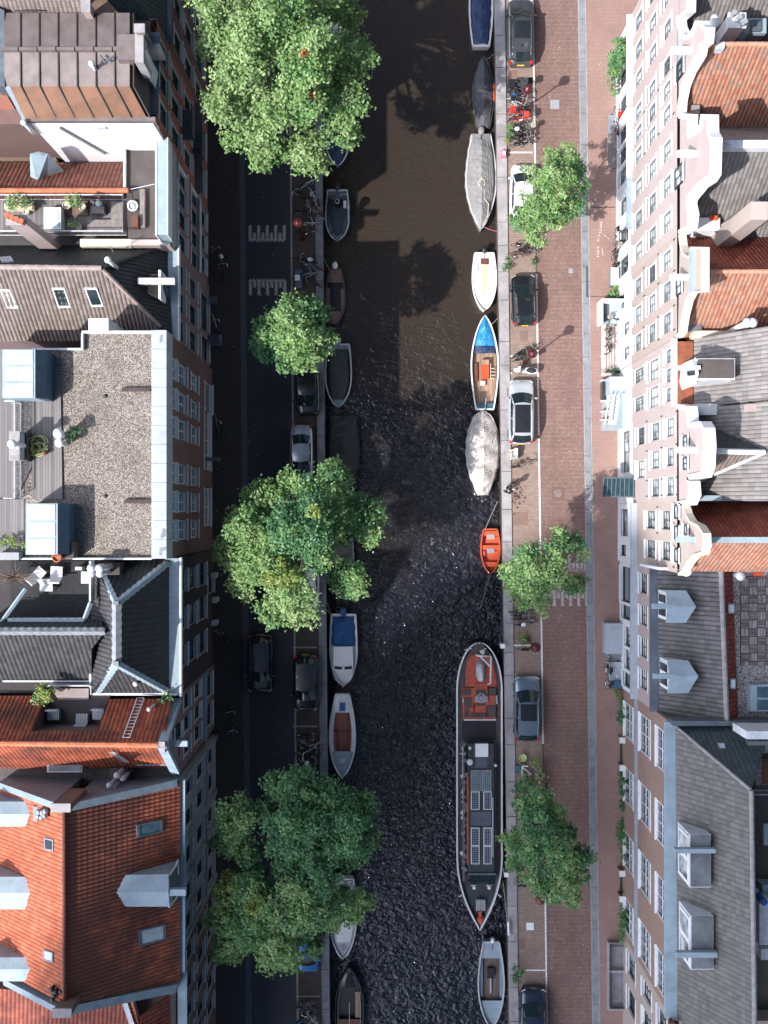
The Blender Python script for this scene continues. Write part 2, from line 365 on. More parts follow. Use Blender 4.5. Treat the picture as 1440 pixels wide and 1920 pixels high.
def mk_gravel(name, c1, c2, c3):
    m, nt, b = newmat(name); n = N(nt); o = n.coord()
    v = nt.nodes.new('ShaderNodeTexVoronoi'); v.inputs['Scale'].default_value = 17; nt.links.new(o, v.inputs['Vector'])
    x, y, z = n.sep(v.outputs['Color']); col = n.ramp(x, [(0., c1), (.5, c2), (1., c3)])
    col = n.mix(n.ramp(v.outputs['Distance'], [(.35, 0.), (.8, .9)]), col, sc(c1, .25))
    col = n.mix(n.ramp(n.noise(o, .8, 6, .7), [(.4, 0.), (.7, .45)]), col, sc(c1, .5))
    nt.links.new(col, b.inputs['Base Color']); b.inputs['Roughness'].default_value = .9
    nt.links.new(n.bump(v.outputs['Distance'], -.8, .05), b.inputs['Normal']); return m
M['gravel'] = mk_gravel('roof_gravel', (.17, .14, .115), (.31, .265, .225), (.50, .45, .40))
M['gravelw'] = mk_gravel('roof_gravel_pale', (.16, .15, .15), (.36, .34, .33), (.62, .60, .59))
def mk_check(name, a, b_, w=.5, line=None):
    m, nt, b = newmat(name); n = N(nt); o = n.coord(); x, y, _ = n.sep(o)
    i = n.math('FLOOR', n.math('DIVIDE', x, w)); j = n.math('FLOOR', n.math('DIVIDE', y, w))
    k = n.math('FLOORED_MODULO', n.math('ADD', i, j), 2.)
    sx = n.noise(n.mapping(o, (1, .08, 1)), 16, 2, .5); sy = n.noise(n.mapping(o, (.08, 1, 1)), 16, 2, .5)
    s1 = n.ramp(sx, [(.4, sc(a, .4)), (.6, a)]); s2 = n.ramp(sy, [(.4, sc(b_, .4)), (.6, b_)])
    col = n.mix(k, s1, s2)
    for q in (x, y):
        f = n.math('FRACT', n.math('DIVIDE', q, w)); col = n.mix(n.math('LESS_THAN', f, .07), col, line or (.02, .02, .02))
    nt.links.new(col, b.inputs['Base Color']); b.inputs['Roughness'].default_value = .8; return m
M['decktile'] = mk_check('deck_tiles', (.30, .27, .26), (.17, .16, .16), .5)
M['gridtile'] = mk_check('terrace_tiles_shaded', (.016, .018, .02), (.019, .021, .024), .38, (.015, .015, .018))  # blackened to carry the wall shade of the sunken terrace
M['gridtile2'] = mk_check('terrace_mesh', (.15, .14, .14), (.13, .12, .12), .22, (.05, .05, .05))
# small things
for k, c, r, me in (('black', (.015, .016, .018), .45, 0), ('rubber', (.02, .02, .02), .8, 0), ('chrome', (.6, .6, .6), .25, .9), ('steel', (.35, .36, .37), .4, .8),
                    ('redlamp', (.075, .010, .015), .35, 0), ('red', (.55, .03, .02), .5, 0), ('orange', (.56, .085, .03), .5, 0), ('brown', (.13, .05, .03), .6, 0),
                    ('green', (.03, .12, .06), .5, 0), ('blue', (.03, .12, .35), .5, 0), ('teal', (.10, .30, .33), .5, 0), ('grey', (.28, .29, .30), .6, 0),
                    ('ltgrey', (.5, .52, .54), .6, 0), ('yellow', (.75, .55, .03), .5, 0), ('terracotta', (.42, .12, .06), .8, 0), ('cushion', (.62, .55, .36), .8, 0),
                    ('rope', (.35, .32, .27), .9, 0), ('hose', (.42, .48, .18), .6, 0), ('skin', (.45, .27, .2), .6, 0), ('pink', (.6, .2, .28), .6, 0)):
    M[k] = mk('m_' + k, c, r, me, var=.12, vs=4)
M['white_gloss'] = mk('white_gelcoat', (.80, .79, .77), .3, var=.05, dirt=.05)
def cover(name, c, rough=.6):
    m, nt, b = newmat(name); n = N(nt); o = n.coord()
    a = n.noise(n.mapping(o, (1, .35, 1)), 2.2, 5, .65, 1.2); f = n.noise(o, 9, 3, .6)
    col = n.mix(n.ramp(a, [(.3, 0.), (.7, 1.)]), sc(c, .8), sc(c, 1.15)); nt.links.new(col, b.inputs['Base Color'])
    b.inputs['Roughness'].default_value = rough
    nt.links.new(n.bump(n.math('ADD', a, n.math('MULTIPLY', f, .25)), .8, .15), b.inputs['Normal']); return m
for k, c in (('c_grey', (.24, .235, .23)), ('c_dark', (.07, .072, .078)), ('c_navy', (.02, .045, .11)), ('c_blue', (.015, .09, .26)), ('c_beige', (.52, .48, .445)),
             ('c_black', (.022, .024, .028)), ('c_green', (.025, .035, .035))): M[k] = cover('canvas_' + k[2:], c, .55)
M['c_tarp'] = cover('canvas_bright_blue', (.02, .24, .55), .35)
for k, c, mt in (('p_black', (.008, .01, .012), 0), ('p_white', (.72, .73, .74), 0), ('p_silver', (.40, .43, .46), .5), ('p_pearl', (.55, .57, .60), .4), ('p_slate', (.17, .22, .27), .6), ('p_grey', (.07, .075, .08), .4),
                 ('p_blue', (.02, .16, .42), .3), ('p_navy', (.012, .02, .04), .2)):
    M[k] = mk('paint_' + k[2:], c, .28, mt, var=.04, coat=1)
M['carglass'] = mk_glass('car_glass', (.012, .022, .025), .03, .2)
M['sunroof'] = mk_glass('sunroof_glass', (.02, .022, .025), .12, .2)
M['lens'] = mk_glass('headlight_lens', (.7, .7, .7), .1, .2)
M['taillens'] = mk_glass('taillight_lens', (.5, .02, .02), .15, .2)
M['solar'] = mk_check('solar_cells', (.03, .05, .08), (.035, .06, .09), .16, (.55, .6, .62))
M['solar2'] = mk_check('solar_cells_grey', (.10, .15, .17), (.11, .16, .18), .14, (.45, .5, .5))
M['hullred'] = mk('barge_red_paint', (.46, .085, .045), .6, var=.3, vs=3, dirt=.25)
M['bargedeck'] = mk('barge_dark_deck', (.035, .045, .05), .6, var=.5, vs=2, dirt=.4)
M['oxide'] = mk('barge_side_deck', (.09, .065, .065), .7, var=.5, vs=4, dirt=.4)
# bark, leaves, water
M['bark'] = mk('bark', (.13, .115, .09), .9, var=.4, vs=5, bump=.5)
def leaf(name, c):
    m, nt, b = newmat(name); n = N(nt)
    oi = n.coord(); w = n.noise(oi, 1.6, 4, .6); f = n.white(n.mapping(oi, (3, 3, 3)))
    col = n.mix(n.ramp(w, [(.3, 0.), (.7, 1.)]), sc(c, .75), sc(c, 1.2))
    nt.links.new(col, b.inputs['Base Color']); b.inputs['Roughness'].default_value = .5; b.inputs['Specular IOR Level'].default_value = .35
    tr = nt.nodes.new('ShaderNodeBsdfTranslucent'); tc = n.mix(.5, col, sc(c, 1.3)); nt.links.new(tc, tr.inputs[0])
    mx = nt.nodes.new('ShaderNodeMixShader'); mx.inputs[0].default_value = .3
    nt.links.new(b.outputs[0], mx.inputs[1]); nt.links.new(tr.outputs[0], mx.inputs[2])
    nt.links.new(mx.outputs[0], nt.nodes['Material Output'].inputs[0]); return m
LF = [leaf('leaf_lime', (.29, .41, .17)), leaf('leaf_fresh', (.19, .33, .11)), leaf('leaf_green', (.125, .265, .105)), leaf('leaf_deep', (.085, .205, .09)), leaf('leaf_autumn', (.28, .09, .03)), leaf('leaf_yellow', (.26, .34, .09))]
def mk_water():
    m, nt, b = newmat('canal_water'); n = N(nt); o = n.coord()
    wv = n.mapping(o, (1.0, 1.5, 1), (0, 0, radians(20)))
    a = n.noise(wv, 1.15, 3, .5, 1.2); c = n.noise(n.mapping(o, (1, 1.3, 1), (0, 0, radians(-35))), 2.7, 2, .5, 1.0)
    h = n.math('ADD', n.math('MULTIPLY', a, 1.), n.math('MULTIPLY', c, .42))
    sunlit_brown = n.ramp(n.math('ADD', n.math('MULTIPLY', n.sep(o)[1], .03), n.math('MULTIPLY', n.noise(o, .09, 5, .6), 1.1)), [(.45, 0.), (.95, 1.)])   # sunlit brown and shaded black painted into the water along the canal
    water_col = n.mix(sunlit_brown, (.007, .009, .015), (.036, .027, .020))
    nt.links.new(water_col, b.inputs['Base Color']); b.inputs['Roughness'].default_value = .05; b.inputs['IOR'].default_value = 1.5
    gust = n.ramp(n.noise(n.mapping(o, (1, .6, 1)), .07, 3, .5), [(.35, .45), (.6, 1.)])
    gust = n.math('MULTIPLY', gust, n.ramp(n.math('ADD', n.math('MULTIPLY', n.sep(o)[1], .03), n.math('MULTIPLY', n.noise(o, .2, 3, .5), .5)), [(.3, 1.), (.75, .3)])); bp = n.bump(h, 1., .46); nt.links.new(bp, b.inputs['Normal'])
    bn = bp.node; nt.links.new(gust, bn.inputs['Strength']); return m
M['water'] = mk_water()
# ------------------------------------------------------------------ ground, streets, water
def XL(a, b):                       # a straight street line given by its photo x at the top and bottom edge (ground level)
    def f(y): py = 960 - y * 26; return (a + (b - a) * py / 1920 - 720) / 26
    return f
YN, YS = 75, -75
def strip(name, l0, l1, z, mat, y0=YS, y1=YN, depth=0, kind=True):
    mb = MB(); n = 12
    ys = [y0 + (y1 - y0) * i / n for i in range(n + 1)]
    mb.grid([[(l0(y), y, z), (l1(y), y, z)] for y in ys], flip=True)
    if depth:
        for l in (l0, l1): mb.grid([[(l(y), y, z - depth), (l(y), y, z)] for y in ys], flip=(l is l1))
    for m_ in range(len(mb.f)): pass
    return struct(name, mb, mat) if kind else mb
QL, QR = XL(601, 618), XL(928, 956)
mb = MB()
for a, b in (((-2500, QL), None), ((QR, 2500), None)): pass
B = 2500
for side in (0, 1):
    q = QL if side == 0 else QR
    e = -B if side == 0 else B
    ys = [-B, YS, YN, B]
    for i in range(3):
        y0, y1 = ys[i], ys[i+1]; xa, xb = q(max(YS, min(YN, y0))), q(max(YS, min(YN, y1)))
        pts = [(xa, y0, -.01), (e, y0, -.01), (e, y1, -.01), (xb, y1, -.01)]
        mb.quad(*(pts if side else pts[::-1]))
struct('ground', mb, M['ground'])
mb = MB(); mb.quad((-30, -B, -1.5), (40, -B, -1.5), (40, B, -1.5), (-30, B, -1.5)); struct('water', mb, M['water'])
mb = MB(); n = 10
for q, fl in ((QL, True), (QR, False)):
    ys = [YS + (YN - YS) * i / n for i in range(n + 1)]
    mb.grid([[(q(y), y, -3), (q(y), y, .1)] for y in ys], flip=fl)
struct('quay_wall', mb, M['quaywall'])
# quay coping, laid in blocks
def coping(name, l0, l1, mat, seed):
    r = random.Random(seed); mb = MB(); y = YS
    while y < YN:
        L = r.uniform(1.6, 3.4); h = .12 + r.uniform(-.012, .012); a, b = y, y + L - .04
        mb.prism([(l0(a), a), (l1(a), a), (l1(b), b), (l0(b), b)], -.3, h); y += L
    return struct(name, mb, mat)
CL0, CL1 = XL(588, 604), XL(601.5, 618.5)
CR0, CR1 = XL(927.5, 955.5), XL(946, 972)
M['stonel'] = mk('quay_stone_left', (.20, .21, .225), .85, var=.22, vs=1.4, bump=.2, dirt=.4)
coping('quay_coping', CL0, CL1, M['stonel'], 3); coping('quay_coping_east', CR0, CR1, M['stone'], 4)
KL0, KL1 = XL(541, 556.5), XL(544.5, 560)
WR0, WR1 = XL(997.5, 1024), XL(1000.5, 1027)
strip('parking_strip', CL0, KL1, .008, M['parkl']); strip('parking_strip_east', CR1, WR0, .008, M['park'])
GL0, GL1 = XL(447, 461), XL(457, 472)
GR0, GR1 = XL(1085, 1112), XL(1096, 1123)
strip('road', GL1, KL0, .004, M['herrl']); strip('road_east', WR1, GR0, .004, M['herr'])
strip('gutter', GL0, GL1, .014, M['leadgrey'])
def blocks(name, l0, l1, mat, h, lo, hi, seed, gap=.03):
    r = random.Random(seed); mb = MB(); y = YS
    while y < YN:
        L = r.uniform(lo, hi); a, b = y, y + L - gap
        mb.prism([(l0(a), a), (l1(a), a), (l1(b), b), (l0(b), b)], -.1, h + r.uniform(0, .01)); y += L
    return struct(name, mb, mat)
blocks('gutter_east', GR0, GR1, M['granite'], .03, .9, 3.2, 5)
KE0, KE1 = XL(1083.2, 1110.2), XL(1085, 1112); blocks('kerb_edge', KE0, KE1, M['stone'], .02, .15, .3, 9)
KE2, KE3 = XL(1096.2, 1123.2), XL(1098, 1125); blocks('kerb_stone', KE2, KE3, M['stone'], .13, .8, 1.1, 6)
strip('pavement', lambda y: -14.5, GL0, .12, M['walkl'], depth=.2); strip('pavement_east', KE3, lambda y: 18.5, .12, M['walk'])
# parking lines
def piece(l0, l1, y0, y1, z, mb):
    mb.grid([[(l0(y0), y0, z), (l1(y0), y0, z)], [(l0(y1), y1, z), (l1(y1), y1, z)]], flip=True)
def Y(py): return (960 - py) / 26
mb = MB(); r = random.Random(2); y = YS
gaps = [(455, 497)]
while y < YN:
    L = .22
    if not any(Y(b) < y < Y(a) for a, b in ((440, 508), (1100, 1138), (1395, 1640))) and r.random() > .015: piece(WR0, WR1, y, y + L - .015, .013, mb)
    y += L
def hline(mb, px0, px1, py, w=2.6): a, b = P(px0, py - w/2), P(px1, py + w/2); mb.quad((a.x, b.y, .017), (b.x, b.y, .017), (b.x, a.y, .017), (a.x, a.y, .017))
for a, b, c in ((953, 998, 286), (950, 969, 668), (951, 960, 700), (960, 1012, 1210), (986, 1022, 1819)): hline(mb, a, b, c)
struct('road_marking', mb, M['line'])
mb = MB(); y = YS
while y < YN:
    if r.random() > .02: piece(KL0, KL1, y, y + .205, .013, mb)
    y += .22
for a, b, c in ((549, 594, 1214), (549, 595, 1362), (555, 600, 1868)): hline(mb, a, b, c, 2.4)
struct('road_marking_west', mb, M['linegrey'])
# white bricks of the speed humps, laid as chevrons
def hump(mb, x0, x1, py_base, py_tip, nb=5):
    """comb of white bricks: zigzag base line and teeth of two lengths"""
    s = 1 if py_tip > py_base else -1; d = (x1 - x0) / (nb - 1)
    def dia(px, py, a):
        c = P(px, py); R = Matrix.Rotation(a, 3, 'Z'); hw, hh = .092, .036
        mb.quad(*[Vector((c.x, c.y, .016)) + R @ Vector(q) for q in ((-hw, -hh, 0), (hw, -hh, 0), (hw, hh, 0), (-hw, hh, 0))])
    for i in range(nb):
        x = x0 + d * i; L = abs(py_tip - py_base)
        for k in range(int(L / 3.6)):
            y = py_base + s * k * 3.6
            dia(x - 1.2, y, radians(45)); dia(x + 1.2, y + s * 1.2, radians(-45))
        if i < nb - 1:
            for k in range(6): dia(x + d * (k + .5) / 6, py_base + s * (1.5 if k % 2 else -1.5), radians(45 if k % 2 else -45))
            for k in range(4): dia(x + d/2 - 1.2, py_base + s*k*3.6, radians(45)); dia(x + d/2 + 1.2, py_base + s*(k*3.6 + 1.2), radians(-45))
mb = MB(); hump(mb, 469, 533, 450, 420); hump(mb, 469.5, 534, 526, 558); struct('speed_hump_marking', mb, mk('white_bricks_worn', (.62, .55, .54), .8, var=.2))
mb = MB(); hump(mb, 1022, 1098, 1068, 1036, 6); hump(mb, 1024, 1100, 1109, 1140, 6); struct('speed_hump_marking_east', mb, mk('white_bricks', (.50, .44, .42), .8, var=.2))
# manholes and brick patches in the street
def manhole(px, py, w, h, mat, label, rnd_=False, frame=True):
    t = thing('manhole_cover', label, 'manhole cover', P(px, py, .004)); c = P(px, py, 0); w /= 26; h /= 26
    m1 = MB(); m1.box((c.x, c.y, .012), (w, h, .016)); m1.build('frame', M['grey'] if not rnd_ else M['brick_dark'], t)
    m2 = MB()
    if rnd_: m2.lathe((c.x, c.y, .012), [(w*.36, 0), (w*.36, .012), (w*.33, .015)], 20)
    else: m2.box((c.x, c.y, .022), (w*.84, h*.84, .012))
    m2.build('lid', M['grey'] if not rnd_ else mk('iron_lid', (.20, .15, .13), .7), t)
manhole(1040, 196, 17, 17, 0, 'square steel manhole cover beside the lamp shadow near the top of the brick road')
manhole(1070, 508, 8, 9, 0, 'small square manhole cover in the brick road beside the black compact car')
manhole(1046, 925, 22, 22, 0, 'round iron manhole cover in a square brick surround on the road near the walking person', True)
manhole(441, 870, 8, 8, 0, 'small square drain cover on the dark west pavement')
manhole(1101, 754, 8, 14, 0, 'rectangular drain grate in the grey gutter beside the stoop with grey steps')
manhole(1107, 1173, 8, 12, 0, 'rectangular drain grate in the grey gutter beside the grey bench top')
manhole(1114, 1569, 10, 12, 0, 'rectangular drain grate in the grey gutter beside the dark green tree')
# patched paving and joint lines in the pavement
mb = MB()
for a, b, c, d in ((1100, 389, 1152, 390.2), (1100, 556, 1136, 557), (1099, 500, 1100, 557)):
    q, w = P(a, b), P(c, d); mb.b2((q.x, q.y, .1), (w.x, w.y, .126))
struct('pavement_joint', mb, M['dark'])
mb = MB(); r = random.Random(12)
for i in range(9): mb.quad(*[(Vector((17.05 + r.uniform(-.2, .1), -8 - i*2.1, .128)) + Vector(q)) for q in ((0, 0, 0), (.12, 0, 0), (.15, 1.6, 0), (.03, 1.5, 0))])
mb = MB(); mb2 = MB()
for a, b, c, d in ((1034, 184, 1052, 210), (1034, 912, 1060, 940), (1040, 1824, 1068, 1846), (1012, 560, 1030, 596), (1062, 700, 1082, 760), (1020, 1420, 1050, 1436)):
    p, q = P(a, b), P(c, d); mb.quad((p.x, q.y, .0075), (q.x, q.y, .0075), (q.x, p.y, .0075), (p.x, p.y, .0075))
for a, b, c, d in ((955, 132, 970, 146), (975, 560 + 60, 990, 640), (970, 1760, 985, 1780), (962, 960, 990, 985)):
    p, q = P(a, b), P(c, d); mb2.quad((p.x, q.y, .0115), (q.x, q.y, .0115), (q.x, p.y, .0115), (p.x, p.y, .0115))
struct('relaid_paving', mb, mk_brick('relaid_brick', (.20, .11, .10), (.26, .15, .13), (.09, .06, .055), False, .2, .1)); struct('relaid_parking_brick', mb2, mk_brick('relaid_parking', (.22, .13, .10), (.27, .17, .13), (.12, .09, .07), False, .2, .1))
# chalk scribbles on the pavement
def chalk(strokes, name, mat):
    mb = MB()
    for st in strokes:
        pts = [P(x, y) for x, y in st]
        for a, b in zip(pts, pts[1:]):
            d = (b - a); nrm = Vector((-d.y, d.x, 0)).normalized() * .022; e = d.normalized() * .02; z = Vector((0, 0, .127))
            mb.quad(a - nrm - e + z, b - nrm + e + z, b + nrm + e + z, a + nrm - e + z)
    return mb
st = []
def letter(ch, x, y, s=3.0):        # letters read with the head turned, running down the pavement
    G = {'O': [[(0, 0), (1, 0), (1, 1), (0, 1), (0, 0)]], 'N': [[(0, 0), (1, 0), (0, 1), (1, 1)]], 'I': [[(0, .5), (1, .5)]], 'E': [[(1, 1), (1, 0), (0, 0), (0, 1)], [(.5, 0), (.5, .8)]],
         'T': [[(0, .5), (1, .5)], [(1, 0), (1, 1)]], 'A': [[(0, 0), (1, .5), (0, 1)], [(.4, .2), (.4, .8)]], 'L': [[(1, 0), (0, 0), (0, 1)]], 'R': [[(0, 0), (1, 0), (1, .8), (.5, .8), (.5, 0)], [(.5, .4), (0, 1)]],
         '7': [[(1, 0), (1, 1), (0, .3)]], '-': [[(.5, .1), (.5, .9)]]}
    for s_ in G[ch]: st.append([(x + (1 - 0) * s * 1.2 * u, y + s * v) for u, v in s_])
for i, ch in enumerate('ONITE'): letter(ch, 1124.5 - i * .3, 417 + i * 4.6)
for i, ch in enumerate('TAL'): letter(ch, 1120.5 - i * .5, 441 + i * 5)
for i, ch in enumerate('7-T-I'): letter(ch, 1118.5, 463 + i * 4.3)
st += [[(1110, 384), (1113, 381), (1116, 385), (1119, 381), (1122, 384), (1125, 382), (1124, 387)], [(1131, 441), (1137, 446), (1142, 449)], [(1128, 467), (1130, 480)]]
struct('chalk_marks', chalk(st, '', 0), mk('chalk', (.62, .52, .48), .9, var=.3))
# small litter and specks on the paving
mb = MB(); r = random.Random(5)
for i in range(150):
    side = r.random() < .75
    px, py = (r.uniform(1005, 1150), r.uniform(-10, 1930)) if side else (r.uniform(405, 540), r.uniform(340, 1500))
    c = P(px, py, 0); zz = .135 if (px > 1102 + py*.012 or px < 447) else .03; a = r.uniform(0, 6.28); w = r.uniform(.015, .05)
    mb.box((c.x, c.y, zz), (w * 1.6, w, .01), a)
tag(mb.build('litter', mk('litter', (.6, .56, .5), .8, var=.4)), kind='stuff')
mb = MB()
for i in range(55):
    px, py = (968 + r.gauss(0, 9), 930 + r.gauss(0, 14)); c = P(px, py, 0); w = r.uniform(.03, .1)
    mb.lathe((c.x, c.y, .010), [(w, 0), (w*.9, .003)], 7)
struct('paving_stains', mb, mk('stain', (.10, .05, .04), .8))
# ------------------------------------------------------------------ roof, wall, window helpers
def tiles(pts, e0, e1, mat, root, name='roof', rib=.24, course=.34, amp=.035, step=.028, fill=None, base=None, plane=None, lift=0):
    """pts: world points or (px,py[,z]); e0,e1: indices of the eave (or ridge) edge; plane: three (px,py,z).
    Real ribbed tiles laid along the slope; fill = MB that receives the solid body under the roof down to base"""
    if plane:
        a, b, c = [P(*q) for q in plane]; pts = [onplane(a, b, c, q[0], q[1]) for q in pts]
    else: pts = [Vector(q) for q in pts]
    u = (pts[e1] - pts[e0]); u.z = 0 if abs(u.z) < .4 else u.z; u.normalize()
    cen = sum(pts, Vector()) / len(pts); nn = Vector()
    for i in range(len(pts)): nn += (pts[i] - cen).cross(pts[(i+1) % len(pts)] - cen)
    if nn.z < 0: nn = -nn
    nn.normalize(); u = (u - nn * u.dot(nn)).normalized(); v = nn.cross(u)
    if v.z < 0: v = -v
    o = pts[e0] - nn * (pts[e0] - cen).dot(nn); q = [((p - o).dot(u), (p - o).dot(v)) for p in pts]
    umin, umax = min(a for a, _ in q), max(a for a, _ in q); vmn = min(b for _, b in q)
    cols = []; k = floor(umin / (rib / 4)); us = []
    while k * rib / 4 < umax: us.append(k); k += 1
    us.append(k); prof = [0, .75, 1, .75]
    vs = []; fs = []; uv = []; prevrow = None; vmin_all = vmn; nrow = int((max(b for _, b in q) - vmn) / course) + 1
    for k in us:
        x = min(max(k * rib / 4, umin + 1e-4), umax - 1e-4); ys = []
        for i in range(len(q)):
            (x0, y0), (x1, y1) = q[i], q[(i+1) % len(q)]
            if (x0 - x) * (x1 - x) <= 0 and abs(x1 - x0) > 1e-9: ys.append(y0 + (y1 - y0) * (x - x0) / (x1 - x0))
        lo, hi = (min(ys), max(ys)) if ys else (0, 0)
        h = prof[k % 4] * amp; row = []
        for j in range(nrow):
            for y, s in ((vmn + j*course, step), (vmn + (j+1)*course, 0)):
                yc = min(max(y, lo), hi); p = o + u * x + v * yc + nn * (h + s + lift)
                row.append(len(vs)); vs.append(p); uv.append((x / rib, (j + (.04 if s else .96))))
        if prevrow:
            for j in range(len(row) - 1): fs.append((prevrow[j], row[j], row[j+1], prevrow[j+1]))
        prevrow = row
    mb = MB(); mb.v = [tuple(p) for p in vs]; mb.f = fs; mb.m = [0] * len(fs); mb.uv = uv
    # normals up
    if len(fs):
        f0 = fs[len(fs)//2]; a, b, c = vs[f0[0]], vs[f0[1]], vs[f0[2]]
        if u.cross(v).dot(nn) < 0: mb.f = [f[::-1] for f in fs]
    ob = mb.build(name, mat, root)
    if fill is not None: fill.prism(clampx([p - nn * ((p - cen).dot(nn) + .05) for p in pts]), base, None)
    return ob, pts
def ridge(a, b, mat, root, r=.13, name='ridge_tiles', seg=.34):
    """a line of half-round ridge tiles from a to b"""
    a, b = Vector(a), Vector(b); n = max(1, int((b - a).length / seg)); mb = MB()
    for i in range(n):
        p, q = a.lerp(b, i / n), a.lerp(b, (i + 1.04) / n); mb.tube([p, q], [r, r * .86], 8)
    return mb.build(name, mat, root)
def slab(pts, z, mat, root, name='roof', fill=None, base=None, h=.06):
    """flat roof from photo pixels at height z"""
    w = [P(a, b, z) for a, b in pts]; mb = MB(); mb.prism(w, z - h, z); ob = mb.build(name, mat, root)
    if fill is not None: fill.prism(clampx(w), base, z - h - .01)
    return ob
FC = [None]
def clampx(pts):          # the solid body of a house stays behind its window recesses
    if not FC[0]: return pts
    s, x = FC[0]; return [Vector((max(p[0], x) if s > 0 else min(p[0], x), p[1], p[2])) for p in pts]
_wc = {}
def window(root, X, side, yc, zc, w, h, frame, glass, kind='sash', d=.24, sill=True, sash='sash'):
    """recessed window; origin on the wall face; side=+1: the wall looks west"""
    key = (side, round(w, 2), round(h, 2), frame, glass, kind, d, sill, sash)
    if key not in _wc:
        f = MB(); s = side; fw = .06; sm = MB()
        f.quad((0, -w/2, -h/2), (0, -w/2, h/2), (s*d, -w/2, h/2), (s*d, -w/2, -h/2)); f.quad((0, w/2, h/2), (0, w/2, -h/2), (s*d, w/2, -h/2), (s*d, w/2, h/2))
        f.quad((0, -w/2, h/2), (0, w/2, h/2), (s*d, w/2, h/2), (s*d, -w/2, h/2)); f.quad((0, w/2, -h/2), (0, -w/2, -h/2), (s*d, -w/2, -h/2), (s*d, w/2, -h/2))
        for y in (-w/2 + fw/2, w/2 - fw/2): sm.box((s*(d-.05), y, 0), (.09, fw, h - .004))
        for z in (-h/2 + fw/2, h/2 - fw/2): sm.box((s*(d-.05), 0, z), (.086, w - 2*fw, fw))
        bars = {'sash': ([0], [0, .27, -.27]), 'big': ([0, .25, -.25], [0, .3, -.3]), 'cross': ([0], [.12]), 'plain': ([], [0]), 'door': ([], [.28]), 'grid': ([0, .25, -.25], [0, .26]), 'attic': ([0], [])}[kind]
        for q in bars[0]: sm.box((s*(d-.03), q*w, 0), (.05, .055 if q == 0 else .024, h - 2*fw))
        for q in bars[1]: sm.box((s*(d-.032), 0, q*h), (.044, w - 2*fw, .06 if q == 0 else .024))
        if sill: f.box((-s*.03, 0, -h/2 - .045), (.16, w + .16, .09)); f.box((-s*.012, 0, h/2 + .06), (.05, w + .1, .12))
        me = f.build('window', M[frame]); g = MB(); x = s*(d - .012)
        q = [(x, -w/2 + fw, -h/2 + fw), (x, w/2 - fw, -h/2 + fw), (x, w/2 - fw, h/2 - fw), (x, -w/2 + fw, h/2 - fw)]
        g.quad(*(q if s < 0 else q[::-1])); gl = g.build('pane', M[glass])
        sh = sm.build('sash', M[sash])
        _wc[key] = (me.data, gl.data, sh.data); bpy.data.objects.remove(me); bpy.data.objects.remove(gl); bpy.data.objects.remove(sh)
    fm, gm, hm = _wc[key]; o = Vector(root['_o'])
    a = bpy.data.objects.new('door' if kind == 'door' else 'window', fm); C.objects.link(a); a.parent = root; a.location = (X - o.x, yc - o.y, zc - o.z)
    b = bpy.data.objects.new('pane', gm); C.objects.link(b); b.parent = a; b = bpy.data.objects.new('sash', hm); C.objects.link(b); b.parent = a; return a
def wallgrid(mb, X, side, y0, y1, z0, z1, holes, mi=0):
    ys = sorted({y0, y1, *[min(max(v, y0), y1) for h in holes for v in h[:2]]}); zs = sorted({z0, z1, *[min(max(v, z0), z1) for h in holes for v in h[2:4]]})
    for i in range(len(ys)-1):
        for j in range(len(zs)-1):
            yc, zc = (ys[i]+ys[i+1])/2, (zs[j]+zs[j+1])/2
            if any(h[0] < yc < h[1] and h[2] < zc < h[3] for h in holes): continue
            q = [(X, ys[i], zs[j]), (X, ys[i+1], zs[j]), (X, ys[i+1], zs[j+1]), (X, ys[i], zs[j+1])]
            mb.quad(*(q if side < 0 else q[::-1]), mi=mi)
def facade(root, X, side, y0, y1, ztop, wallmat, rows, frame='white', base=None, basez=3.6, name='wall', gable=None, sash='sash'):
    """rows: (z0, z1, [centres in m from y1 (north end)], width, glass, kind); gable: outline (y,z) above ztop"""
    holes = []; FC[0] = (side, X + side*.36)
    for r in rows:
        z0, z1, cs, w, glass, kind = r[:6]
        for c in cs:
            yc = y1 - c; holes.append((yc - w/2, yc + w/2, z0, z1))
            g = glass if isinstance(glass, str) else random.choice(glass)
            window(root, X, side, yc, (z0+z1)/2, w, z1 - z0, frame, g, kind, *([r[6]] if len(r) > 6 else []), sash=sash)
    mb = MB(); wallgrid(mb, X, side, y0, y1, (basez if base else 0), ztop, holes)
    for yy in (y0, y1): mb.b2((X + side*.002, yy, 0), (X + side*.3, yy + (.02 if yy == y0 else -.02), ztop - .01))
    ob = mb.build(name, M[wallmat], root)
    if base:
        mb = MB(); wallgrid(mb, X - side*.02, side, y0 + .01, y1 - .01, 0, basez, holes)
        mb.quad(*[(X - side*.02, y0, basez), (X - side*.02, y1, basez), (X + side*.05, y1, basez), (X + side*.05, y0, basez)][::side]); mb.build('shopfront', M[base], root)
    if gable:
        g = MB(); pts = gable; n = len(pts); a = [(X, y, z) for y, z in pts]; b = [(X + side*.38, y, z) for y, z in pts]
        g.add(a + b, [tuple(range(n))[::1], tuple(range(2*n-1, n-1, -1))] + [(i, i+1, n+i+1, n+i) for i in range(n-1)])
        g.build('gable', M[wallmat], root)
    return ob
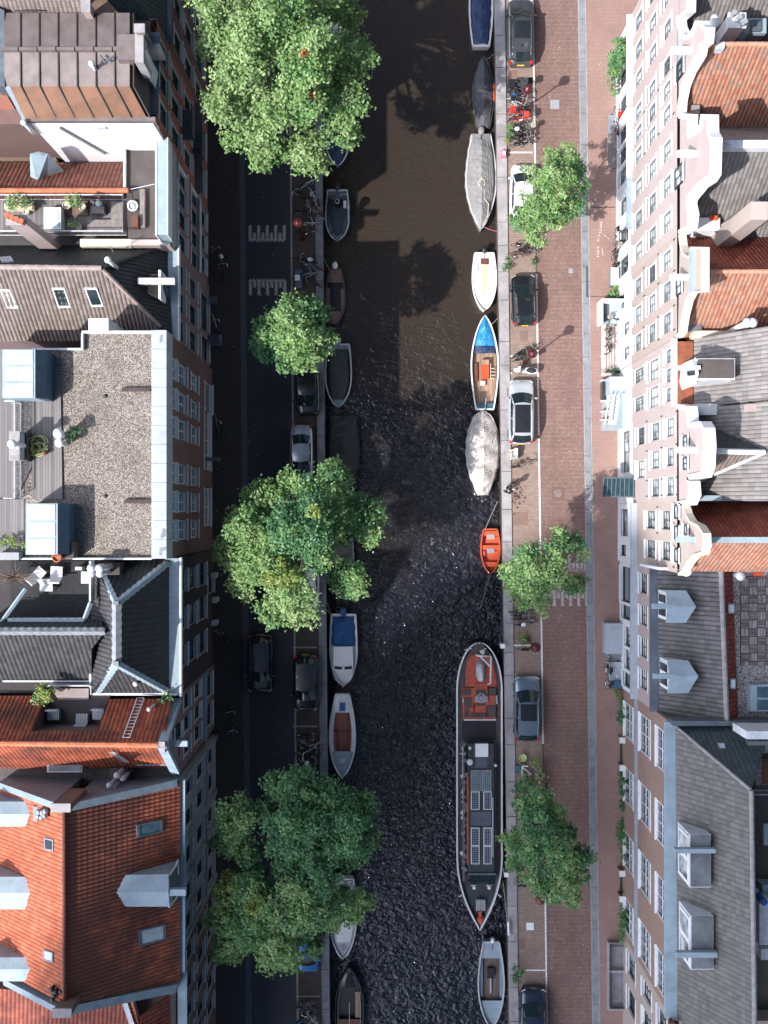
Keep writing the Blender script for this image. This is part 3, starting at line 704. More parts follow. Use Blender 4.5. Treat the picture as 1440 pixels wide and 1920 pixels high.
def copingline(root, X, side, pts, mat, w=.5, t=.16, name='gable_coping', out=.1):
    """stone band that follows the outline of a gable; pts (y,z)"""
    mb = MB(); x0, x1 = X - side*out, X + side*(w - out); n = len(pts); nr = []
    for i in range(n):
        a, b = Vector(pts[max(0, i-1)]), Vector(pts[min(n-1, i+1)]); d = (b - a).normalized(); nr.append(Vector((-d.y, d.x)))
    vs = []
    for i, (y, z) in enumerate(pts):
        for x in (x0, x1):
            for k in (-t*.4, t): q = Vector((y, z)) + nr[i] * k; vs.append((x, q.x, q.y))
    fs = []
    for i in range(n-1):
        a = 4*i; b = a + 4
        fs += [(a+1, b+1, b+3, a+3), (a, a+2, b+2, b), (a, b, b+1, a+1), (a+2, a+3, b+3, b+2)]
    fs += [(0, 1, 3, 2), (4*n-4, 4*n-2, 4*n-1, 4*n-3)]
    mb.add(vs, fs); return mb.build(name, M[mat] if isinstance(mat, str) else mat, root)
def boxpart(root, name, mat, px0, py0, px1, py1, z0, z1):
    mb = MB(); mb.bp(px0, py0, px1, py1, z0, z1); return mb.build(name, M[mat] if isinstance(mat, str) else mat, root)
def cyl(root, name, mat, px, py, z0, z1, r, n=12, smooth=True):   # upright cylinder whose top shows at (px,py)
    c = P(px, py, z1); mb = MB(); mb.lathe((c.x, c.y, 0), [(r*.96, z0), (r, z1 - .02), (r*.9, z1)], n); return mb.build(name, M[mat], root, smooth)
def beam(root, name, mat, pts, r, n=6): mb = MB(); mb.tube([P(*q) for q in pts], r, n); return mb.build(name, M[mat], root)
def bars(root, name, mat, quads):      # boxes given as photo rectangles (px0,py0,px1,py1,z0,z1)
    for q in quads: mb = MB(); mb.bp(*q); o = mb.build(name, M[mat], root)
    return o
def skylight(root, pts, z, frame='zincdark', glass='glass_blue', name='skylight', h=.12, plane=None):
    """four photo points on the roof plane"""
    a, b, c = [P(*q) for q in plane] if plane else [P(x, y, z) for x, y in pts[:3]]
    w = [onplane(a, b, c, x, y) if plane else P(x, y, z) for x, y in pts]; n = (b - a).cross(c - a).normalized()
    if n.z < 0: n = -n
    cen = sum(w, Vector()) / 4; mb = MB()
    top = [p + n * h for p in w]; inn = [cen + (p - cen) * .8 + n * h for p in w]; low = [cen + (p - cen) * .8 + n * (h - .04) for p in w]; bot = [p - n*.1 for p in w]
    fs = []
    for i in range(4): j = (i+1) % 4; fs += [(i, j, 4+j, 4+i), (4+i, 4+j, 8+j, 8+i), (8+i, 8+j, 12+j, 12+i)]
    mb.add(bot + top + inn + low, fs); o = mb.build(name, M[frame], root)
    g = MB(); g.quad(*[cen + (p - cen) * .82 + n * (h - .03) for p in w]); g.build('pane', M[glass], o); return o
def rail(root, pts, z, h=1.0, mat='white', sp=.14, name='railing', r=.025):
    """railing with balusters along photo points taken at its top"""
    mb = MB(); w = [P(x, y, z + h) for x, y in pts]
    mb.tube(w, r * 1.5, 5); mb.tube([p - Vector((0, 0, h - .1)) for p in w], r, 4)
    for a, b in zip(w, w[1:]):
        n = max(1, int((b - a).length / sp))
        for i in range(n + 1): p = a.lerp(b, i / n); mb.tube([p, p - Vector((0, 0, h))], r * .6, 4, caps=False)
    return mb.build(name, M[mat], root)
def house(label, X, y0, y1, cat='house', group=None, name='canal_house'):
    return thing(name, label, cat, (X, (y0 + y1) / 2, 0), group)
# ------------------------------------------------------------------ east row of houses (right side of the photo)
XR = 16.73; XB = 26.0
PALE = ['glass_pale', 'glass_mid', 'glass_mid', 'glass_pale', 'glass_mid', 'glass_dark']
def gab(h, X, side, wallmat, px, cop=None, w=.5, t=.16, close=True):
    """gable traced from photo points that lie on the facade plane"""
    pts = [F(X, a, b) for a, b in px]; mb = MB(); n = len(pts)
    a = [(X + side*.001, y, z) for y, z in pts]; b = [(X + side*.36, y, z) for y, z in pts]
    mb.add(a + b, [tuple(range(n)), tuple(range(2*n-1, n-1, -1))] + [(i, (i+1) % n, n+(i+1) % n, n+i) for i in range(n)])
    mb.build('gable', M[wallmat], h)
    if cop: copingline(h, X, side, pts, cop, w, t)
    return pts
def hoist(h, X, side, y, z, mat='white', L=1.0):
    mb = MB(); mb.b2((X - side*L, y - .16, z - .14), (X + side*.1, y + .16, z + .14)); mb.box((X - side*(L-.1), y, z - .22), (.08, .08, .16)); mb.build('hoist_beam', M[mat], h)
def proud(h, X, side, y, z, w, hh, frame='white', glass='glass_mid', kind='cross'): window(h, X - side*.10, side, y, z, w, hh, frame, glass, kind, d=.09)
def anchors(h, X, side, ys, zs):
    mb = MB()
    for y in ys:
        for z in zs: mb.box((X - side*.02, y, z), (.04, .06, .34))
    mb.build('wall_anchors', M['black'], h)
def cornice(h, X, side, y0, y1, z, mat='white', out=.35, hh=.3, name='cornice'):
    mb = MB(); mb.b2((X - side*out, y0, z - hh), (X + side*.05, y1, z)); mb.b2((X - side*out*.6, y0 + .01, z - hh*1.7), (X - side*.001, y1 - .01, z - hh - .001)); return mb.build(name, M[mat], h)
def vent(h, px, py, z0, z1, r=.16, mat='offwhite', cap=True):
    c = P(px, py, z1); mb = MB(); mb.lathe((c.x, c.y, 0), [(r*.6, z0), (r*.6, z1 - .25)], 10)
    mb.ball((c.x, c.y, z1 - .12), r, 12, .75); mb.build('roof_vent', M[mat], h, True)
def chimney(h, px0, py0, px1, py1, z0, z1, mat='brick_dark', pots=2, potmat='terracotta', cap='stone'):
    mb = MB(); mb.bp(px0, py0, px1, py1, z0, z1); o = mb.build('chimney', M[mat], h)
    a, b = P(px0, py0, z1), P(px1, py1, z1); m2 = MB(); m2.b2((a.x - .06, b.y - .06, z1), (b.x + .06, a.y + .06, z1 + .1)); m2.build('cap', M[cap], o)
    for i in range(pots):
        q = a.lerp(b, (i + .5) / pots); m3 = MB(); m3.lathe((q.x, q.y, z1 + .1), [(.15, 0), (.12, .32), (.15, .4)], 10); m3.lathe((q.x, q.y, z1 + .42), [(.10, 0), (.10, .03)], 10); m3.build('chimney_pot', M[potmat], o)
    return o
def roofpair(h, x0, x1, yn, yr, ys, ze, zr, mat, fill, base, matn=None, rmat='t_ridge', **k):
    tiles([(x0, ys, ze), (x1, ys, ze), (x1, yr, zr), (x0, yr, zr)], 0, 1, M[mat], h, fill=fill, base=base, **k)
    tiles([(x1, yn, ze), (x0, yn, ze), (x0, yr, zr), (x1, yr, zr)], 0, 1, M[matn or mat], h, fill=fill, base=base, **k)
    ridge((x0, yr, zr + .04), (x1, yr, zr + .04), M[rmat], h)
M['ridge_grey'] = mk('ridge_tile_grey', (.26, .25, .25), .8, var=.25, vs=3, dirt=.3)
M['ridge_beige'] = mk('ridge_tile_beige', (.36, .29, .26), .8, var=.25, vs=3, dirt=.3)
M['ridge_orange'] = mk('ridge_tile_orange', (.56, .17, .08), .75, var=.3, vs=3, dirt=.3)
M['ridge_salmon'] = mk('ridge_tile_salmon', (.58, .28, .19), .75, var=.3, vs=3, dirt=.2)
def plinth(h, X, side, y0, y1, z=4.5, mat='white'): cornice(h, X, side, y0, y1, z, mat, .32, .25, 'ledge')
G2 = [.95, 2.4, 3.85]
# --- R1, top corner
h = house('pink brick canal house at the top right corner with grey tiled roof', XR, 27.4, 33.6)
facade(h, XR, 1, 27.4, 33.6, 15.0, 'brick_pink', [(5.0, 7.2, [1.2, 3.1, 5.0], 1.15, PALE, 'sash'), (8.4, 10.5, [1.2, 3.1, 5.0], 1.15, PALE, 'sash'), (11.6, 13.5, [1.2, 3.1, 5.0], 1.15, PALE, 'sash'), (.9, 3.6, [1.3, 3.2, 5.1], 1.3, ['glass_dark'], 'big')], base='white', basez=4.2, sash='sashgrey')
gab(h, XR, 1, 'brick_pink', [(1274, 33), (1290, 20), (1292, -40), (1330, -100), (1330, -160), (1290, -220), (1274, -230)], 'white')
fb = MB(); roofpair(h, XR + .45, XB, 33.6, 30.5, 27.5, 13, 18, 't_grey', fb, .1, rmat='ridge_grey'); fb.build('house_body', M['brick_pink'], h)
plinth(h, XR, 1, 27.5, 33.6); chimney(h, 1366, 27, 1396, 52, 12, 16.5, 'wallwhite', 3, 'grey', 'offwhite'); boxpart(h, 'roof_box', 'zinclight', 1404, 34, 1437, 62, 13, 15); boxpart(h, 'roof_hatch', 'zincdark', 1407, 37, 1428, 58, 14.9, 15.15)
cyl(h, 'dish_mast', 'offwhite', 1340, 44, 13, 16.2, .05); mb = MB(); c = P(1340, 40, 16.3); mb.ball(c, .42, 14, .25, sx=.6); mb.build('satellite_dish', M['offwhite'], h, True)
# --- R2, ornate white bell gable, orange roof
h = house('canal house with an ornate curled white gable and orange tiled roof near the top right', XR, 22.6, 27.4)
facade(h, XR, 1, 22.6, 27.4, 14.6, 'brick_pink', [(5.0, 7.1, G2, 1.1, PALE, 'sash'), (8.3, 10.3, G2, 1.1, PALE, 'sash'), (11.5, 13.4, G2, 1.1, ['glass_pale', 'glass_dark'], 'sash'), (.8, 3.5, G2, 1.2, ['glass_dark', 'glass_mid'], 'big')], base='white', basez=4.2, sash='sashgrey')
gab(h, XR, 1, 'brick_pink', [(1273, 218), (1275, 190), (1281, 160), (1292, 132), (1304, 112), (1311, 100), (1314, 85), (1324, 76), (1326, 58), (1318, 53), (1316, 46), (1305, 46), (1303, 55), (1297, 66), (1289, 73), (1281, 68), (1275, 55), (1273, 40), (1271, 36)], 'white', .47, .18)
fb = MB(); roofpair(h, XR + .42, XB, 27.4, 25.05, 22.65, 12.9, 18, 't_salmon', fb, .1, rmat='ridge_salmon'); fb.build('house_body', M['brick_pink'], h)
hoist(h, XR, 1, 25.2, 17, 'white', 1.05); proud(h, XR, 1, 24.95, 15.4, 1.0, 1.4, glass='glass_dark'); plinth(h, XR, 1, 22.6, 27.35); anchors(h, XR, 1, (23.0, 25.7), (7.7, 10.9, 14.0))
boxpart(h, 'patch_tile', 'offwhite', 1344, 78, 1359, 90, 17.6, 18.22); chimney(h, 1297, 200, 1309, 213, 12, 14.6, 'terracotta', 0)
skylight(h, [(1440, 150), (1462, 150), (1458, 190), (1424, 195)], 15, 'white', 'glass_roof', plane=((1340, 78, 18), (1440, 78, 18), (1340, 228, 12.9)))
cornice(h, XR, 1, 25.5, 27.3, 15.2, 'trimblue', .1, .2, 'gutter_tray')
# --- R3, white neck gable, grey roof
h = house('canal house with broad white neck gable and grey roof, nearest the first tree shadow', XR, 16.0, 22.6)
G3 = [1.2, 3.3, 5.4]
facade(h, XR, 1, 16.0, 22.6, 14.6, 'brick_pale', [(5.0, 7.2, G3, 1.2, PALE, 'sash'), (8.3, 10.4, G3, 1.25, ['glass_pale', 'glass_mid'], 'sash'), (11.5, 13.5, G3, 1.25, ['glass_pale'], 'sash'), (.9, 3.7, G3, 1.3, ['glass_dark'], 'door')], base='white', basez=4.2, sash='sashgrey')
gab(h, XR, 1, 'brick_pink', [(1275, 434), (1291, 426), (1294, 404), (1290, 385), (1292, 370), (1312, 345), (1328, 334), (1334, 328), (1336, 262), (1330, 252), (1330, 222), (1317, 221), (1315, 240), (1305, 250), (1293, 258), (1291, 232), (1293, 222), (1275, 219)], 'white', .54, .2)
fb = MB(); roofpair(h, XR + .42, XB, 22.55, 19.77, 16.05, 13, 18, 't_grey', fb, .1, rmat='ridge_grey'); fb.build('house_body', M['brick_pale'], h)
mb = MB(); a, b = P(1340, 262, 18.3), P(1500, 277, 18.3); mb.b2((a.x, b.y, 17.7), (b.x, a.y, 18.26)); mb.build('ridge_capping', M['offwhite'], h)
hoist(h, XR, 1, 19.15, 18.1, 'offwhite', 1.05); proud(h, XR, 1, 19.0, 15.2, 1.1, 1.7, glass='glass_mid'); plinth(h, XR, 1, 19.2, 22.6, 4.5, 'trimblue')
bars(h, 'valley_tray', 'zinc', [(1294, 218, 1318, 250, 12, 14.2)]); beam(h, 'aerial', 'offwhite', [(1345, 262, 18.2), (1372, 271, 19.4)], .04); beam(h, 'aerial', 'offwhite', [(1345, 282, 18.2), (1372, 271, 19.4)], .04)
bars(h, 'loft_shaft', 'brick_tan', [(1408, 378, 1440, 412, 13, 19.5)]); mb = MB(); a, b = P(1365, 425, 14.2), P(1422, 390, 17.0); mb.tube([a, b], .55, 4); mb.build('chimney_flank', M['brick_tan'], h)
bars(h, 'roof_box', 'wallwhite', [(1310, 408, 1350, 432, 12.6, 14.6)]); bars(h, 'box_lid', 'orange', [(1332, 404, 1346, 412, 14.6, 14.8)])
# --- R4, tan bell gable with a zinc cap
h = house('canal house with tan bell gable under a flat grey zinc cap', XR, 10.06, 16.0)
facade(h, XR, 1, 10.06, 16.0, 14.6, 'brick_tan', [(5.0, 7.0, [1.1, 2.95, 4.8], 1.15, PALE, 'sash'), (8.3, 10.3, [1.1, 2.95, 4.8], 1.15, PALE, 'sash'), (11.5, 13.5, [1.1, 2.95, 4.8], 1.2, PALE, 'sash'), (1.9, 3.9, [3.3, 5.0], .9, ['glass_mid'], 'cross'), (.5, 2.6, [1.2], 1.1, ['glass_dark'], 'door')], base='white', basez=4.4, sash='sashgrey')
gab(h, XR, 1, 'brick_tan', [(1271, 630), (1277, 622), (1282, 590), (1289, 562), (1297, 547), (1318, 546), (1318, 466), (1297, 466), (1294, 484), (1284, 478), (1278, 462), (1275, 438)], 'cream', .42, .1)
mb = MB(); a, b = P(1297, 466, 17.8), P(1319, 546, 17.8); mb.b2((a.x, b.y, 17.3), (b.x, a.y, 17.8)); mb.build('gable_cap', M['zinclight'], h)
fb = MB(); roofpair(h, XR + .5, XB, 15.95, 13.0, 10.15, 13.3, 17.5, 't_salmon', fb, .1, matn='t_red', rmat='ridge_salmon'); fb.build('house_body', M['brick_tan'], h)  # north slope in darker red tile, its shade painted as colour
hoist(h, XR, 1, 12.9, 16.6, 'offwhite'); proud(h, XR, 1, 12.8, 15.2, 1.0, 1.2); anchors(h, XR, 1, (10.5, 11.9, 13.9, 15.7), (7.6, 10.9, 14.1))
for px in (1403, 1413): vent(h, px, 604, 13, 17.0, .28, 'ltgrey')
beam(h, 'flue_strut', 'steel', [(1368, 622, 14), (1400, 606, 16.6)], .05); bars(h, 'roof_box', 'lead', [(1290, 606, 1316, 620, 12.8, 14.3)]); skylight(h, [(1283, 430), (1290, 430), (1290, 440), (1283, 440)], 15, 'zinc')
# --- R5, cornice house with a hoist dormer
X5 = 16.85
h = house('cornice house with a rust red gutter and a white dormer with hoist beam', X5, 6.1, 10.06)
facade(h, X5, 1, 6.1, 10.06, 14.0, 'brick_pale', [(11.7, 13.2, [.8, 1.95, 3.1], .85, ['glass_mid'], 'sash'), (8.1, 10.6, [1.15, 2.85], 1.3, ['glass_pale'], 'sash'), (4.4, 7.2, [1.0, 2.9], .95, ['glass_mid', 'glass_dark'], 'big')], base='white', basez=4.0, sash='sashgrey')
bars(h, 'gutter', 'rust', [(1268, 640, 1300, 757, 13.6, 14.0)]); cornice(h, X5, 1, 6.1, 10.0, 14.06, 'white', .22, .3)
fb = MB(); tiles([P(1302, 634, 14), P(1302, 764, 14), (22.4, 6.1, 19.6), (22.4, 10.06, 19.6)], 0, 1, M['t_grey'], h, fill=fb, base=.1, course=.38); fb.build('house_body', M['brick_pale'], h)
d = MB(); d.bp(1310, 672, 1378, 712, 13.5, 17.0); d.build('dormer', M['offwhite'], h); boxpart(h, 'dormer_roof', 'bitumen', 1309, 674, 1376, 709, 17.0, 17.08)
mb = MB(); c = [P(*q) for q in ((1282, 690, 14.6), (1284, 716, 14.6), (1306, 720, 16.6), (1310, 700, 17.4), (1305, 670, 16.6))]; mb.prism(c, 13.8, None); mb.build('dormer_front', M['white'], h)
mb = MB(); a = P(1272, 693, 17.2); b = P(1302, 686, 17.2); mb.b2((a.x, a.y, 17), (b.x + .3, b.y, 17.3)); mb.build('hoist_beam', M['white'], h)
mb = MB(); q = [P(*w) for w in ((1285, 697, 15.4), (1286, 706, 15.4), (1300, 705, 16.6), (1298, 696, 16.6))]; mb.quad(*[w + Vector((0, 0, .25)) for w in q]); mb.build('dormer_pane', M['glass_dark'], h)
bars(h, 'chimney_bar', 'offwhite', [(1302, 757, 1398, 778, 13, 15.2)]); bars(h, 'chimney', 'brick_pink', [(1402, 757, 1440, 772, 14, 17)]); bars(h, 'party_cap', 'cream', [(1302, 620, 1480, 634, 12.9, 14.4)])
# --- R6, white neck gable with stepped shoulders
h = house('canal house with white stepped neck gable, between the grey stoop and teal awning', X5, .6, 6.1)
G6 = [1.1, 2.85, 4.6]
facade(h, X5, 1, .6, 6.1, 14.2, 'brick_pale', [(11.8, 13.7, G6, 1.1, PALE, 'sash'), (8.6, 10.7, G6, 1.1, PALE, 'sash'), (5.2, 7.4, [1.1, 3.3], 1.15, PALE, 'sash'), (1.2, 3.6, [1.9], 2.9, ['glass_mid'], 'grid')], base='white', basez=4.2, sash='sashgrey')
gab(h, X5, 1, 'brick_pale', [(1273, 943), (1290, 940), (1296, 926), (1294, 905), (1291, 893), (1316, 888), (1321, 875), (1323, 835), (1321, 806), (1316, 797), (1293, 800), (1290, 768), (1272, 764)], 'white', .6, .2)
fb = MB(); tiles([P(1300, 766, 14), P(1300, 938, 14), (22.4, .65, 19.4), (22.4, 6.05, 19.4)], 0, 1, M['t_grey'], h, fill=fb, base=.1, course=.38); fb.build('house_body', M['brick_pale'], h)
for s in ([(1324, 845), (1434, 848), (1322, 792)], [(1324, 845), (1434, 848), (1302, 905)]):
    z = 14.1; tiles([P(s[0][0], s[0][1], 17.5), P(s[1][0], s[1][1], 17.5), P(s[2][0], s[2][1], z)], 0, 1, M['t_beige' if s[2][1] > 845 else 't_green'], h, rib=.22, lift=.05)  # north side takes a darker tile, its shade put into the colour
mb = MB(); mb.tube([P(1324, 845, 17.62), P(1434, 848, 17.62)], .16, 6); mb.tube([P(1434, 848, 17.6), P(1302, 905, 14.3)], .12, 6); mb.build('ridge_capping', M['offwhite'], h)
hoist(h, X5, 1, 3.35, 17.5); proud(h, X5, 1, 3.9, 16.0, .7, 1.0); proud(h, X5, 1, 2.7, 16.0, .7, 1.0); anchors(h, X5, 1, (1.0, 2.0, 3.9, 5.8), (7.8, 11.1, 14.2))
# --- R7, brick clock gable, orange roof
h = house('brick canal house with tan edged bell gable, just below the teal awning', X5, -3.5, .6)
facade(h, X5, 1, -3.5, .6, 14.2, 'brick_tan', [(10.9, 13.0, [1.1, 2.95], 1.1, ['glass_mid'], 'sash'), (7.5, 9.8, [1.1, 2.95], 1.1, ['glass_mid'], 'sash'), (4.1, 5.0, [.6, 1.5, 2.9], .75, ['glass_mid'], 'plain'), (1.0, 3.0, [1.35], 1.9, ['glass_mid'], 'grid'), (.6, 2.6, [3.3], .8, ['glass_dark'], 'door')], base='white', basez=5.2)
gab(h, X5, 1, 'brick_tan', [(1274, 1076), (1282, 1070), (1292, 1052), (1304, 1040), (1318, 1036), (1322, 1022), (1321, 1002), (1312, 988), (1296, 980), (1288, 966), (1283, 950), (1275, 944)], 'cream', .42, .1)
fb = MB(); roofpair(h, X5 + .45, XB, .55, -1.5, -3.45, 13, 17, 't_salmon', fb, .1, matn='t_red', rmat='ridge_grey'); fb.build('house_body', M['brick_tan'], h)  # shaded north slope painted with a darker red tile
bars(h, 'ridge_capping', 'zinclight', [(1322, 1007, 1500, 1018, 16.8, 17.2)]); bars(h, 'parapet_cap', 'zinclight', [(1310, 929, 1500, 939, 12.5, 15.4)])
hoist(h, X5, 1, -1.5, 17.3, 'trimblue'); proud(h, X5, 1, -1.0, 16.1, .6, .8, kind='plain'); proud(h, X5, 1, .0, 14.4, .8, 1.1, kind='plain'); proud(h, X5, 1, -1.2, 14.4, .8, 1.1, kind='plain'); proud(h, X5, 1, -2.5, 14.4, .8, 1.0, kind='plain')
anchors(h, X5, 1, (.3, -1.3, -3.2), (10.2, 13.6)); cornice(h, X5, 1, -3.5, .6, 5.3, 'concrete', .35, .3, 'ledge')
c = P(1287, 1070, 14.6); mb = MB(); mb.ball((c.x, c.y, 14.6), .34, 12); mb.build('finial_ball', M['white'], h, True)
# --- R8, low house with two zinc dormers
X8 = 17.0
h = house('low pink brick house with two pale zinc dormers on a grey ribbed roof', X8, -12.55, -3.5)
facade(h, X8, 1, -12.55, -3.5, 8.9, 'brick_pink', [(5.4, 7.4, [1.2, 3.3, 5.4, 7.5], 1.3, ['glass_mid', 'glass_pale'], 'sash'), (.3, 3.4, [1.6], 2.5, ['glass_dark'], 'door'), (.5, 3.2, [3.55], 1.0, ['glass_dark'], 'door'), (1.3, 3.6, [5.2, 6.8], 1.4, ['glass_mid'], 'grid'), (1.0, 3.4, [8.25], 1.0, ['glass_dark'], 'door')], base='white', basez=4.4)
cornice(h, X8, 1, -12.55, -3.5, 4.9, 'concrete', .42, .35, 'ledge'); mb = MB(); mb.b2((X8 - .25, -12.55, 8.75), (X8 + .25, -3.5, 9.02)); mb.build('gutter', M['zincdark'], h)
fb = MB(); rz = 12.3
tiles([P(1234, 1068, 9), P(1236, 1346, 9), P(1363, 1352, rz), P(1352, 1068, rz)], 0, 1, M['t_greyd'], h, fill=fb, base=.1, rib=.29, course=.4, amp=.06)
tiles([P(1382, 1350, 11.4), P(1371, 1070, 11.4), P(1352, 1068, rz), P(1363, 1352, rz)], 0, 1, M['t_red'], h, fill=fb, base=.1, rib=.29, amp=.06); ridge(P(1352, 1070, rz + .06), P(1363, 1350, rz + .06), M['ridge_grey'], h, .17, seg=.42)
slab([(1371, 1070), (1480, 1068), (1480, 1350), (1382, 1352)], 11.35, M['gravelw'], h, 'flat_roof', fb, .1); fb.build('house_body', M['brick_pink'], h)
slab([(1388, 1082), (1480, 1082), (1480, 1248), (1389, 1248)], 11.47, M['decktile'], h, 'roof_terrace', h=.1)
bars(h, 'roof_light', 'zinclight', [(1408, 1284, 1480, 1334, 11.3, 11.9)]); bars(h, 'pane', 'glass_blue', [(1420, 1288, 1480, 1308, 11.9, 11.95), (1420, 1312, 1480, 1331, 11.9, 11.95)])
for a in ((1364, 1132, 1376, 1150), (1368, 1272, 1378, 1291)): skylight(h, [(a[0], a[1]), (a[2], a[1]), (a[2], a[3]), (a[0], a[3])], 12.0, 'zinc', 'glass_roof')
vent(h, 1390, 1080, 11.4, 12.6, .3, 'ltgrey'); bars(h, 'terrace_box', 'orange', [(1415, 1073, 1431, 1080, 11.4, 11.9)])
bars(h, 'party_wall', 'offwhite', [(1236, 1064, 1372, 1069, 8, 12.4), (1376, 1064, 1480, 1072, 11, 12.3)])
def zdormer(h, px0, py0, px1, py1, zf, zt, pyr, mat='zinclight', beamx=None, front='white'):
    """dormer with a shallow gabled zinc roof running back to the slope; photo rect is its roof"""
    n = MB(); a, b, z = P(px0, py0, zt), P(px1, py1, zt), zt; ym = P(0, pyr, zt + .35).y
    x0, x1 = a.x, b.x; yt, yb = a.y, b.y
    n.add([(x0, yt, z), (x1, yt, z), (x1 + .5, ym, z + .4), (x0, ym, z + .4), (x0, yb, z), (x1, yb, z)], [(0, 3, 2, 1), (3, 4, 5, 2)]); n.add([(x0, yt, z - .1), (x0, ym, z + .3), (x0, yb, z - .1), (x0, yt, z), (x0, ym, z + .4), (x0, yb, z)], [(0, 3, 4, 1), (1, 4, 5, 2)])
    d = n.build('dormer', M[mat], h); w = MB(); w.b2((x0 + .12, yb + .12, zf), (x1, yt - .12, zt - .01)); w.build('dormer_walls', M[front], d)
    for k in (-1, 1):
        m = MB(); yy = (yt + yb)/2 + k * (yt - yb) * .21; m.b2((x0 + .06, yy - (yt-yb)*.15, zf + .25), (x0 + .119, yy + (yt-yb)*.15, zt - .2)); o = m.build('window', M['white'], d); m = MB(); m.b2((x0 + .04, yy - (yt-yb)*.12, zf + .33), (x0 + .059, yy + (yt-yb)*.12, zt - .28)); m.build('pane', M['glass_dark'], d)
    if beamx: m = MB(); q = P(beamx, pyr, z + .4); m.b2((q.x, ym - .15, z + .1), (x0 + .3, ym + .15, z + .38)); m.build('hoist_beam', M['zinclight'], d)
    return d
zdormer(h, 1249, 1107, 1286, 1168, 9.3, 11.4, 1137, beamx=1224); zdormer(h, 1252, 1238, 1290, 1300, 9.3, 11.4, 1268, beamx=1226)
# --- R9, large windowed brick house with slate-like roof
X9 = 17.1
h = house('long orange brick house with big many paned windows, lower right', X9, -30.2, -12.55)
GL = ['glass_dark']; g9 = [2.1, 6.7, 11.3, 15.9]
facade(h, X9, 1, -30.2, -12.55, 12.0, 'brick_orange', [(9.1, 11.3, g9, 2.5, GL, 'grid', .1), (5.1, 7.7, g9, 2.5, GL, 'grid', .1), (1.0, 3.4, g9, 2.4, ['glass_dark'], 'grid', .1)], sash='white')
cornice(h, X9, 1, -30.2, -12.55, 4.6, 'stone_grey', .18, .3, 'string_course'); mb = MB(); mb.b2((X9 - .3, -30.2, 11.75), (X9 + .42, -12.55, 12.02)); mb.build('gutter', M['zinclight'], h)
fb = MB(); tiles([P(1268, 1366, 12), P(1271, 1940, 12), P(1416, 1985, 16.5), P(1409, 1482, 16.5)], 0, 1, M['t_slate'], h, fill=fb, base=.1, rib=.3, course=.3, amp=.012, step=.035)
tiles([P(1448, 1356, 12), P(1268, 1362, 12), P(1409, 1482, 16.5)], 0, 1, M['t_green'], h, fill=fb, base=.1, rib=.3, course=.3, amp=.012, step=.035)
fb.build('house_body', M['brick_orange'], h); ridge(P(1409, 1482, 16.55), P(1416, 1985, 16.55), M['ridge_grey'], h, .15); ridge(P(1270, 1364, 12.1), P(1409, 1482, 16.5), M['ridge_grey'], h, .1)
bars(h, 'party_cap', 'zincdark', [(1262, 1352, 1500, 1361, 11.5, 12.6)])
def fdormer(h, px0, py0, px1, py1, zf, zt, board):
    d = boxpart(h, 'dormer', 'offwhite', px0, py0, px1, py1, zf, zt); mb = MB(); mb.bp(px0 + 2, py0 + 1.5, px1 - 1, py1 - 1.5, zt, zt + .05); mb.build('dormer_roof', M['lead'], d)
    a = P(px0, (py0+py1)/2, zt); L = P(0, py0, zt).y - P(0, py1, zt).y; m = MB(); m.b2((a.x - .07, a.y - L*.45, zf + .3), (a.x - .001, a.y + L*.45, zt - .1)); o = m.build('window', M['white'], d)
    for k in (-1, 1): m = MB(); m.b2((a.x - .085, a.y + k*L*.22 - L*.17, zf + .42), (a.x - .071, a.y + k*L*.22 + L*.17, zt - .22)); m.build('pane', M['glass_mid'], o)
    m = MB(); m.bp(board[0], board[1], board[2], board[3], zt + .15, zt + .5); m.build('hoist_board', M['zinclight'], d)
fdormer(h, 1293, 1564, 1333, 1664, 12.4, 14.6, (1266, 1592, 1342, 1600)); fdormer(h, 1295, 1717, 1338, 1818, 12.4, 14.6, (1269, 1786, 1345, 1796))
bars(h, 'rear_dormer', 'offwhite', [(1400, 1371, 1470, 1386, 13, 15.2)]); bars(h, 'rear_glass', 'lead', [(1402, 1390, 1470, 1412, 12.5, 13.6)]); skylight(h, [(1346, 1393), (1357, 1393), (1361, 1409), (1350, 1409)], 13.6, 'zinclight', 'glass_roof')
# yard behind, seen at the edge of the photo
FC[0] = None; h = thing('rear_annex', 'dark flat roofed annex with small terrace at the right edge below the slate coloured hip', 'annex', (21.5, -19, 0)); fb = MB()
slab([(1413, 1425), (1500, 1425), (1500, 2050), (1419, 2050)], 11, M['bitumen'], h, 'flat_roof', fb, .1); fb.build('annex_body', M['brick_dark'], h)
slab([(1416, 1424), (1500, 1424), (1500, 1472), (1416, 1472)], 12.2, M['gravelw'], h, 'terrace_gravel'); slab([(1430, 1426), (1500, 1426), (1500, 1470), (1430, 1470)], 12.3, M['copper2'], h, 'terrace_floor', h=.08)
rail(h, [(1414, 1490), (1480, 1490)], 11.2, 1.0, 'offwhite'); bars(h, 'duct_box', 'offwhite', [(1424, 1684, 1460, 1772, 11, 12.6), (1427, 1780, 1460, 1800, 11, 12.2)]); cyl(h, 'duct_fan', 'blue', 1433, 1692, 11, 13, .22); beam(h, 'flexible_duct', 'ltgrey', [(1418, 1668, 12), (1416, 1690, 11.6), (1419, 1730, 11.4), (1417, 1760, 11.5), (1421, 1783, 11.6)], .14, 8); bars(h, 'wall_patch', 'concrete', [(1432, 1545, 1470, 1585, 11, 11.3), (1430, 1660, 1470, 1676, 11, 12)])
